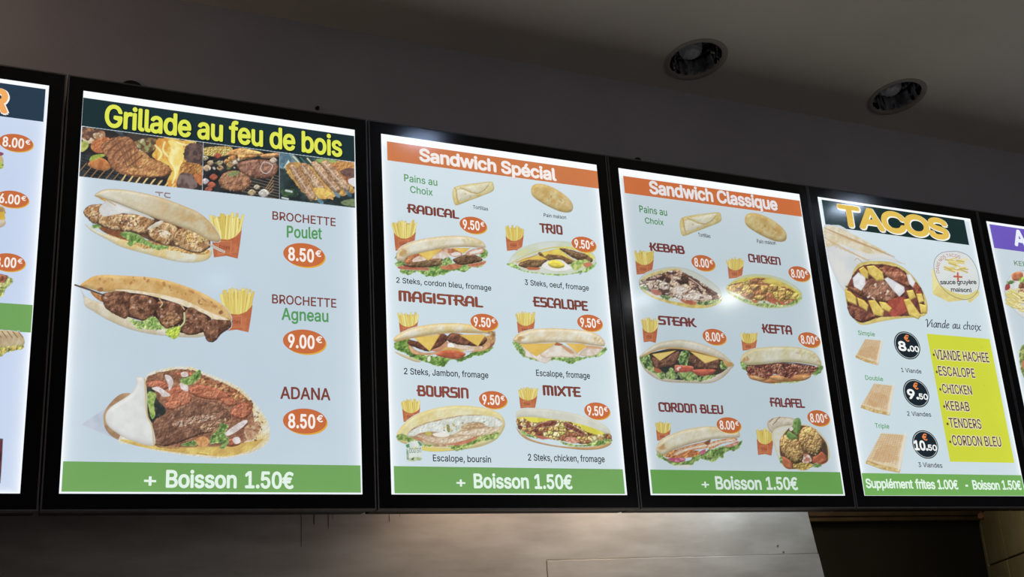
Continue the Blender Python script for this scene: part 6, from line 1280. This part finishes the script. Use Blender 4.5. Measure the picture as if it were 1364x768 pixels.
# Cordon bleu
p = Pic('N', 90, 320, 910, 740, seed=55)
p.lettuce([(98, 580), (140, 570), (180, 620), (240, 650), (400, 650), (440, 610), (560, 560), (700, 520), (860, 480), (890, 460), (895, 490), (850, 545), (740, 580), (720, 620), (660, 640), (640, 665), (560, 650), (500, 640), (440, 680), (360, 700), (240, 690), (170, 650), (110, 620)], 12, (140, 170, 88), (84, 124, 50))
p.shape([(250, 700), (400, 690), (400, 720), (320, 712)], (220, 222, 216))
p.shape([(195, 635), (260, 622), (350, 620), (365, 650), (300, 668), (230, 655)], (186, 76, 106), (214, 150, 170), ns=20, rim=(150, 50, 80), rw=4); p.shape([(490, 580), (520, 555), (555, 545), (550, 580), (510, 595)], (186, 80, 106), (206, 120, 140), ns=14)
p.shape([(730, 515), (800, 490), (860, 470), (850, 500), (780, 525)], (196, 110, 86), (220, 170, 150), ns=14)
p.shape([(170, 600), (220, 565), (340, 540), (480, 560), (500, 590), (420, 620), (280, 625), (190, 620)], (210, 136, 72), (180, 100, 54), ns=24, bump=.5)
p.shape([(250, 590), (300, 545), (420, 505), (560, 475), (580, 510), (560, 535), (420, 555), (330, 590), (270, 610)], (226, 176, 120), (196, 136, 84), ns=20, bump=.3, rim=(150, 90, 50), rw=4)
p.shape([(265, 590), (320, 555), (440, 520), (560, 498), (562, 520), (440, 545), (330, 580), (285, 602)], (236, 226, 206), (222, 200, 170), ns=20, rim=(196, 130, 96), rw=3)
p.shape([(570, 500), (600, 480), (720, 450), (838, 440), (835, 470), (720, 490), (640, 530), (590, 545)], (222, 166, 110), (190, 126, 76), ns=20, bump=.4)
p.shape([(580, 505), (660, 475), (800, 448), (832, 452), (825, 468), (700, 490), (600, 525)], (238, 226, 206), (222, 200, 170), ns=20, rim=(196, 130, 96), rw=3)
p.shape([(545, 480), (600, 455), (590, 490), (565, 505)], (130, 76, 44))
p.line([(390, 585), (440, 570), (490, 560)], 6, (140, 84, 40)); p.line([(290, 540), (400, 512), (540, 480)], 4, (190, 110, 76))
p.bread([(102, 570), (100, 530), (130, 470), (220, 415), (340, 370), (460, 345), (580, 332), (700, 340), (800, 355), (865, 385), (870, 430), (840, 438), (720, 445), (600, 455), (460, 485), (340, 520), (240, 560), (170, 600)], (226, 224, 206), (212, 200, 160), (196, 166, 104), 9, dome=.12)
p.specks([(130, 530), (160, 500), (170, 540)], 7, 12, [(190, 140, 80)], .6, 1.6)
p.done(k, 'food_picture', 'picture of the Cordon bleu sandwich', gain=G4)
badge(k, 'N', 772, 323, 230, 156, '8.00')
# Falafel
p = Pic('O', 195, 215, 745, 700, seed=56)
p.bread([(205, 270), (240, 240), (320, 225), (430, 240), (440, 290), (360, 300), (290, 320), (245, 360), (210, 320)], (220, 212, 196), (200, 186, 160), (170, 140, 100), 6, ns=30)
for a in ((220, 270), (250, 290), (280, 255)): p.line([a, (a[0] + 30, a[1] - 30)], 8, (120, 90, 60), op=.7)
p.shape([(245, 360), (300, 310), (390, 295), (520, 290), (620, 330), (690, 400), (725, 480), (735, 560), (700, 620), (600, 650), (450, 670), (360, 660), (310, 600), (270, 500)], (216, 220, 214), (222, 206, 130), ns=80, rim=(206, 190, 130), rw=7)
p.shape([(310, 440), (360, 350), (420, 300), (520, 300), (600, 330), (700, 440), (720, 560), (690, 620), (500, 660), (380, 660), (320, 580)], (112, 74, 52), (80, 50, 40), ns=30)
p.shape([(330, 560), (400, 600), (410, 665), (360, 660), (320, 600)], (204, 116, 74), (180, 92, 56), ns=24, dome=.2); p.shape([(600, 560), (660, 520), (700, 560), (700, 610), (640, 635), (590, 610)], (204, 116, 74), (170, 80, 50), ns=24, dome=.2)
p.shape([(510, 540), (560, 550), (580, 600), (530, 620), (500, 600)], (226, 216, 206), (190, 110, 80), ns=16)
p.shape([(430, 625), (520, 615), (590, 630), (560, 665), (500, 680), (430, 660)], (206, 180, 80), (160, 130, 60), ns=20, rag=4, bump=.5)
p.lettuce([(305, 560), (325, 560), (330, 610), (310, 600)], 5); p.lettuce([(580, 640), (620, 620), (660, 635), (630, 655)], 5, (96, 130, 60), (60, 96, 40))
fal = dict(c1=(204, 168, 92), c2=(158, 116, 66), ns=14, rag=4, bump=.45, bs=9, dome=.5, dw=46, rim=(120, 80, 46), rw=6)
p.shape([(310, 430), (330, 385), (380, 370), (430, 390), (480, 450), (512, 530), (500, 590), (450, 625), (400, 600), (340, 540), (312, 480)], **fal)
p.shape([(470, 380), (500, 320), (550, 305), (610, 330), (660, 400), (672, 480), (640, 540), (590, 560), (530, 520), (480, 450)], **fal)
p.specks([(330, 400), (470, 440), (500, 580), (400, 600)], 34, 4, [(120, 76, 44), (226, 204, 134)]); p.specks([(490, 340), (620, 340), (660, 480), (590, 550)], 34, 4, [(120, 78, 44), (226, 206, 134)])
p.shape([(420, 320), (430, 250), (460, 230), (485, 250), (488, 310), (465, 375), (430, 360)], (116, 156, 72), (80, 126, 50), ns=20, rag=5, dome=.2); p.line([(458, 240), (450, 370)], 4, (150, 180, 110))
p.shape([(365, 375), (385, 345), (420, 365), (460, 395), (455, 408), (410, 420), (375, 400)], (120, 160, 76), (90, 130, 56), ns=20, dome=.2)
p.shape([(390, 320), (410, 305), (425, 330), (400, 345)], (226, 220, 210)); p.specks([(670, 460), (700, 470), (700, 500), (670, 500)], 8, 6, [(50, 60, 30)])
p.done(k, 'food_picture', 'picture of the Falafel wrap', gain=G4)
badge(k, 'O', 640, 236, 192, 144, '8.00')
fb = bandq(k, 'footer_band', 'Q', (26, 68), (1176, 85), (1197, 217), (40, 215), (99, 152, 78), 'green footer band')
P4 = (206, 220, 212)
text(k, 'Q', '+', 340, 180, 382, 181, 128, P4, .035, parent=fb)
text(k, 'Q', 'Boisson', 427, 186, 700, 189, 112, P4, .045, track=-.02, parent=fb)
text(k, 'Q', '1.50€', 734, 188, 920, 190, 116, P4, .045, track=-.02, parent=fb)

# ---- board 5: TACOS
k = 4
hb = bandq(k, 'header_band', 'R', (93, 98), (822, 205), (848, 335), (112, 232), (24, 46, 46), 'dark green header band')
text(k, 'R', 'TACOS', 190, 226, 742, 300, 130, (220, 186, 88), .085, parent=hb, track=-.11, edge=((240, 244, 236), .03, .035), name='header_lettering')
p = Pic('R', 98, 222, 645, 752, seed=61)
p.shape([(102, 240), (150, 232), (190, 236), (250, 275), (330, 320), (420, 365), (500, 425), (470, 420), (400, 405), (300, 420), (262, 460), (232, 560), (200, 560), (150, 470), (110, 350)], (222, 222, 216), (206, 212, 214), ns=90, rim=(196, 206, 212), rw=10)
p.shape([(104, 245), (150, 234), (250, 275), (400, 355), (420, 370), (330, 375), (200, 330), (120, 340), (104, 290)], (226, 216, 190), (214, 196, 150), ns=30)
for i in range(13):
    x = 108 + i * 22; y = 250 + i * 9
    p.line([(x, y - 6), (x + 50, y + 18), (x + 92, y + 34)], 4.5, (190, 146, 90), op=.75)
    if i < 9: p.line([(104 + i * 24, 290 + i * 13), (140 + i * 24, 318 + i * 12), (170 + i * 24, 345 + i * 9)], 4, (200, 160, 104), op=.6)
p.line([(112, 262), (300, 330), (360, 372)], 3, (200, 160, 110), op=.7); p.line([(262, 410), (275, 400), (300, 420)], 3, (170, 150, 120)); p.line([(480, 416), (520, 430)], 3, (206, 190, 140))
p.shape([(212, 560), (240, 510), (262, 450), (300, 420), (390, 412), (470, 425), (540, 470), (590, 530), (620, 590), (634, 640), (630, 680), (595, 700), (500, 706), (400, 722), (300, 740), (255, 705), (225, 650)], (226, 204, 110), (206, 176, 80), ns=40, rim=(196, 176, 90), rw=8)
p.shape([(225, 550), (262, 470), (310, 435), (400, 430), (480, 445), (550, 495), (600, 560), (622, 660), (580, 690), (400, 700), (300, 728), (245, 690), (222, 620)], (126, 62, 48), (70, 40, 34), ns=30, rag=3)
p.meat([(300, 540), (330, 505), (400, 510), (450, 545), (480, 590), (440, 625), (360, 615), (310, 590)], (172, 118, 90), (118, 68, 50), n=40)
p.meat([(385, 450), (450, 442), (520, 480), (540, 540), (470, 520), (420, 490)], (196, 124, 90), (130, 66, 46), n=14); p.meat([(225, 640), (290, 655), (365, 690), (330, 720), (280, 722), (240, 690)], (150, 84, 62), (100, 52, 42), n=18); p.meat([(560, 520), (600, 550), (610, 590), (570, 580)], (180, 80, 56), (130, 56, 44))
p.meat([(215, 540), (300, 560), (290, 590), (240, 560)], (150, 90, 60), (110, 60, 40))
p.shape([(430, 620), (520, 600), (525, 670), (450, 695)], (186, 76, 56), (160, 60, 46), ns=24)
fr = dict(c1=(236, 210, 96), c2=(216, 180, 70), ns=30, smooth=False, dome=.25, dw=12, rim=(196, 156, 60), rw=4)
for q in ([(282, 455), (305, 440), (332, 470), (330, 505), (300, 500)], [(322, 440), (360, 435), (405, 470), (412, 512), (375, 515), (335, 480)], [(208, 558), (240, 570), (270, 600), (272, 640), (225, 620)], [(272, 598), (310, 615), (332, 640), (325, 670), (285, 645)], [(330, 615), (365, 612), (412, 670), (405, 698), (360, 690)], [(385, 620), (420, 625), (452, 655), (440, 675), (400, 660)], [(525, 565), (560, 560), (575, 600), (545, 615)], [(512, 610), (540, 605), (600, 690), (588, 712), (540, 690)], [(575, 580), (605, 580), (618, 620), (590, 630)], [(590, 630), (630, 640), (632, 682), (600, 680)]):
    p.shape(q, **fr)
whs = dict(c1=(236, 236, 238), c2=(216, 218, 222), ns=30, smooth=False, rim=(190, 180, 180), rw=4)
p.shape([(250, 500), (280, 470), (315, 495), (318, 530), (295, 565), (258, 545)], **whs); p.shape([(412, 505), (430, 495), (515, 545), (518, 570), (490, 596), (455, 560)], **whs); p.shape([(525, 480), (545, 478), (572, 520), (560, 548), (540, 530)], **whs)
p.specks([(300, 520), (460, 540), (470, 620), (330, 610)], 14, 4, [(236, 220, 200)])
clip_pic(p, SHEETS[4][0] + .0015, 9, 0, 1)
p.done(k, 'food_picture', 'picture of an open tacos wrap with fries')
# round badge
p = Pic('R', 645, 350, 910, 640, seed=62, step=.5)
p.shape([(655, 455), (720, 470), (900, 570), (895, 590), (850, 628), (835, 612), (740, 622), (675, 590), (660, 580)], (232, 214, 110), (222, 196, 84), ns=30, smooth=False, op=.9)
p.shape([(655, 455), (690, 462), (700, 520), (662, 570)], (238, 226, 150), smooth=False)
p.shape([(782, 363), (840, 385), (880, 440), (898, 510), (888, 570), (850, 605), (800, 606), (735, 575), (690, 520), (668, 460), (672, 405), (710, 370)], (222, 228, 226), (216, 224, 222), ns=80)
p.shape([(700, 540), (760, 595), (840, 606), (885, 575), (888, 560), (840, 585), (770, 575)], (222, 206, 96), op=.9)
p.line([(782, 363), (840, 385), (880, 440), (898, 510), (888, 570), (850, 605), (800, 606), (735, 575), (690, 520), (668, 460), (672, 405), (710, 370), (782, 363)], 2.4, (110, 110, 110))
rnd = random.Random(4)
for i in range(26):
    x = 715 + rnd.random() * 100; y = 405 + rnd.random() * 55; a = rnd.uniform(-.25, .5)
    p.line([(x, y), (x + 36, y + 36 * a)], 7, rnd.choice([(226, 206, 110), (206, 176, 76), (236, 222, 150)]))
p.line([(788, 475), (790, 512)], 9, (206, 84, 56), smooth=False); p.line([(770, 492), (808, 495)], 9, (206, 84, 56), smooth=False)
o = p.done(k, 'round_badge', 'round pale badge with fries and a red plus sign', 'over')
c5 = (40, 38, 44)
text(k, 'R', 'sauce gruyère', 700, 532, 884, 531, 511, c5, .04, parent=o)
text(k, 'R', 'maison!', 755, 569, 859, 573, 549, c5, .04, parent=o)
(ax, az), (bx, bz), (cx_, cz_) = P('R', 668, 485), P('R', 782, 363), P('R', 895, 485)
ccx, ccz = map(float, P('R', 783, 486)); rad = (float(cx_) - float(ax)) / 2; radz = (float(P('R', 783, 365)[1]) - float(P('R', 783, 607)[1])) / 2
def arc(fx, fz):
    th = math.radians(180) - fx / (rad * .76); r = .76 + fz / rad
    return ccx + rad * r * np.cos(th), ccz + radz * r * np.sin(th)
Ltot = rad * .76 * math.radians(112)
put_text(k, 'DANS NOS TACOS', 0, 0, Ltot, 0, .0135, (176, 90, 80), 0, parent=o, warp=arc)
text(k, 'R', 'Viande au choix', 628, 750, 912, 768, 711, (60, 62, 76), font='script', weight=.095, slant=.22)
def slice_pic(cr, q, seed):
    """toasted tacos seen from above: q = four corners TL, TR, BR, BL"""
    xs = [a[0] for a in q]; ys = [a[1] for a in q]
    p = Pic(cr, min(xs) - 8, min(ys) - 8, max(xs) + 8, max(ys) + 14, seed=seed, step=.5)
    TL, TR, BR, BL = [np.array(a, float) for a in q]
    f = lambda u, v: tuple((1 - u) * (1 - v) * TL + u * (1 - v) * TR + u * v * BR + (1 - u) * v * BL)
    p.shape([f(.03, 0), f(.97, 0), f(1, .04), f(1, .9), f(.99, 1.0), f(.5, 1.02), f(.02, .99), f(-.01, .92)], (226, 208, 170), (220, 190, 140), ns=30, smooth=False, rim=(216, 204, 176), rw=4)
    n = 11
    for i in range(1, n): p.line([f(i / n * .9, .02), f(i / n * .9, .86)], 1.8, (190, 136, 84), op=.7)
    for i in range(1, 17): p.line([f(.02, i / 17 * .86), f(.88, i / 17 * .86)], 1.8, (190, 136, 84), op=.75)
    p.shape([f(.2, .4), f(.7, .35), f(.8, .7), f(.5, .84), f(.15, .8)], (196, 140, 84), (206, 160, 106), ns=14, rag=8, op=.45)
    p.shape([f(0, .88), f(.5, .93), f(.99, .93), f(.98, 1.03), f(.5, 1.05), f(.02, .99)], (222, 196, 130), (190, 150, 80), ns=14, smooth=False, rim=(196, 150, 80), rw=3)
    p.shape([f(.9, .0), f(.99, .02), f(.98, .92), f(.9, .9)], (232, 226, 212), op=.7)
    p.done(k, 'food_picture', 'picture of a toasted tacos')
def round_price(cr, cx, cy, w, h, big, small):
    X, Z = map(float, P(cr, cx, cy))
    rx = float(P(cr, cx + w / 2, cy)[0] - P(cr, cx - w / 2, cy)[0]) / 2
    rz = float(P(cr, cx, cy - h / 2)[1] - P(cr, cx, cy + h / 2)[1]) / 2 * .97
    e = ellipse_mesh('price_badge', k, X, Z, rx, rz, LY['badge2'], (26, 38, 46), BOARD[k], label='round dark price badge reading %s%s euros' % (big, small))
    a = np.arange(49) * 2 * PI / 48
    V = [(X + rx * s * math.cos(t), LY['text'], Z + rz * s * math.sin(t)) for s in (.93, .89) for t in a[:48]]
    F = [(i, 48 + i, 48 + (i + 1) % 48, (i + 1) % 48) for i in range(48)]
    ink_mesh('badge_ring', V, [f[::-1] for f in F], np.ones((96, 3)) * lin((196, 206, 206)), e)
    put_text(k, '€', X - rx * .14, Z + rz * .30, X + rx * .22, Z + rz * .30, rz * .44, (222, 130, 76), .05, parent=e)
    wb = .50 if len(big) == 2 else .86
    put_text(k, big, X - rx * (.86 if len(big) == 3 else .68), Z - rz * .38, X + rx * .12, Z - rz * .40, rz * .62, (236, 240, 238), .07, parent=e)
    put_text(k, small, X + rx * .18, Z - rz * .40, X + rx * .84, Z - rz * .41, rz * .38, (236, 240, 238), .06, parent=e)
c6 = (64, 66, 74)
text(k, 'S', 'Simple', 120, 95, 201, 102, 74, TG, .02)
slice_pic('S', [(152, 114), (240, 122), (218, 240), (103, 205)], 71)
round_price('S', 358, 146, 124, 138, '8.', '00')
text(k, 'S', '1 Viande', 330, 275, 428, 283, 255, c6, .022)
text(k, 'S', 'Double', 155, 313, 241, 320, 292, TG, .02)
slice_pic('S', [(194, 330), (297, 342), (275, 484), (128, 450)], 72)
round_price('S', 402, 379, 124, 140, '9.', '50')
text(k, 'S', '2 Viandes', 359, 488, 475, 493, 467, c6, .022)
text(k, 'S', 'Triple', 203, 547, 271, 551, 525, TG, .02)
slice_pic('S', [(228, 572), (356, 580), (325, 762), (152, 722)], 73)
round_price('S', 446, 628, 124, 142, '10.', '50')
text(k, 'V', '3 Viandes', 563, 99, 708, 104, 71, c6, .022)
q = [P('T', *c) for c in ((52, 52), (357, 78), (480, 682), (165, 675))]
yb = band(k, 'yellow_panel', float(q[0][1] + q[1][1]) / 2, float(q[2][1] + q[3][1]) / 2, float(q[0][0] + q[3][0]) / 2, float(q[1][0] + q[2][0]) / 2, (204, 212, 64), 'yellow green panel listing the meats', n=(20, 24))
for s, xd, yd, xl, yl, xr, yr, yt in (('VIANDE HACHEE', 81, 153, 96, 177, 357, 192, 131), ('ESCALOPE', 96, 237, 112, 255, 288, 267, 211), ('CHICKEN', 113, 322, 130, 341, 273, 350, 298),
                                      ('KEBAB', 132, 405, 148, 424, 261, 430, 380), ('TENDERS', 148, 490, 164, 508, 319, 515, 463), ('CORDON BLEU', 161, 577, 179, 595, 416, 602, 548)):
    text(k, 'T', s, xl, yl, xr, yr, yt, (104, 78, 58), .03, parent=yb, edge=((236, 234, 206), .06, .0))
    X, Z = map(float, P('T', xd + 4, yd + 2)); ellipse_mesh('bullet', k, X, Z, .0045, .0045, LY['text'], (100, 76, 60), yb, n=12)
fb = bandq(k, 'footer_band', 'V', (217, 135), (1196, 150), (1206, 275), (236, 271), (112, 168, 88), 'green footer band')
text(k, 'V', 'Supplément', 246, 225, 530, 229, 172, PALE, .045, parent=fb)
text(k, 'V', 'frites', 548, 230, 665, 232, 176, PALE, .045, parent=fb)
text(k, 'V', '1.00€', 684, 232, 805, 234, 178, PALE, .045, parent=fb)
text(k, 'V', '-', 847, 236, 864, 237, 190, PALE, .045, parent=fb, name='dash') if False else None
zc = P('V', 848, 213), P('V', 863, 213)
band(k, 'dash', float(zc[0][1]) + .003, float(zc[0][1]) - .003, float(zc[0][0]), float(zc[1][0]), PALE, y='text', n=(2, 2))
text(k, 'V', 'Boisson', 897, 234, 1058, 237, 181, PALE, .045, parent=fb)
text(k, 'V', '1.50€', 1077, 235, 1190, 237, 182, PALE, .045, parent=fb)

# ---- board 6 (only its left edge is in the frame)
k = 5
z_a, z_b = float(P('U', 128, 88)[1]), float(P('U', 158, 240)[1])
hb = band(k, 'header_band', z_a, z_b, SHEETS[5][0] + .012, SHEETS[5][1] - .012, (108, 88, 184), 'purple header band')
text(k, 'U', 'A', 298, 222, 372, 235, 128, (226, 230, 244), .07, parent=hb, name='header_lettering')
text(k, 'U', 'KEB', 293, 352, 372, 362, 322, (80, 120, 76), .01)
p = Pic('U', 222, 375, 560, 720, seed=81)
p.shape([(228, 520), (245, 450), (290, 400), (370, 382), (480, 400), (540, 480), (550, 580), (500, 660), (420, 700), (355, 690), (290, 640), (245, 580)], (222, 226, 226), (206, 210, 212), ns=60, rim=(170, 176, 180), rw=5)
p.shape([(275, 410), (310, 392), (345, 400), (345, 440), (310, 452), (280, 445)], (206, 120, 76), (180, 94, 56), ns=20, dome=.2, rim=(230, 170, 130), rw=3)
p.shape([(232, 490), (245, 470), (262, 475), (262, 500), (236, 512)], (170, 60, 56), (130, 46, 46)); p.lettuce([(245, 460), (270, 445), (285, 460), (260, 475)], 4, (96, 130, 76), (60, 90, 50)); p.lettuce([(320, 440), (355, 420), (400, 430), (380, 460), (340, 480)], 5, (166, 190, 76), (110, 150, 56))
p.chunks([(320, 480), (380, 450), (480, 470), (500, 560), (420, 620), (350, 600), (320, 540)], [(176, 120, 80), (130, 80, 50), (206, 160, 120), (110, 64, 44)], 26, .25, (80, 46, 34), bump=.5, rag=5)
rnd = random.Random(9)
for i in range(48):
    x = rnd.uniform(238, 330); y = rnd.uniform(480, 600) + (x - 238) * .45; a = rnd.uniform(-.6, 1.2)
    p.line([(x, y), (x + 44, y + 44 * a * .6)], 13, (186, 160, 84), smooth=False); p.line([(x, y - 1), (x + 43, y + 43 * a * .6 - 1)], 10, rnd.choice([(232, 222, 136), (222, 208, 110), (240, 232, 160)]), smooth=False)
p.done(k, 'food_picture', 'picture of a plate of fries and kebab meat')
X_, _ = P('px', 1356, 430)
p = Pic('px', 1350, 448, 1385, 520, seed=82)
p.lettuce([(1357, 470), (1364, 458), (1380, 455), (1384, 500), (1370, 512), (1360, 495)], 2, (160, 170, 90), (110, 130, 60)); p.shape([(1362, 480), (1380, 475), (1382, 490), (1364, 492)], (196, 120, 80))
p.done(k, 'food_picture', 'picture of a salad dish')
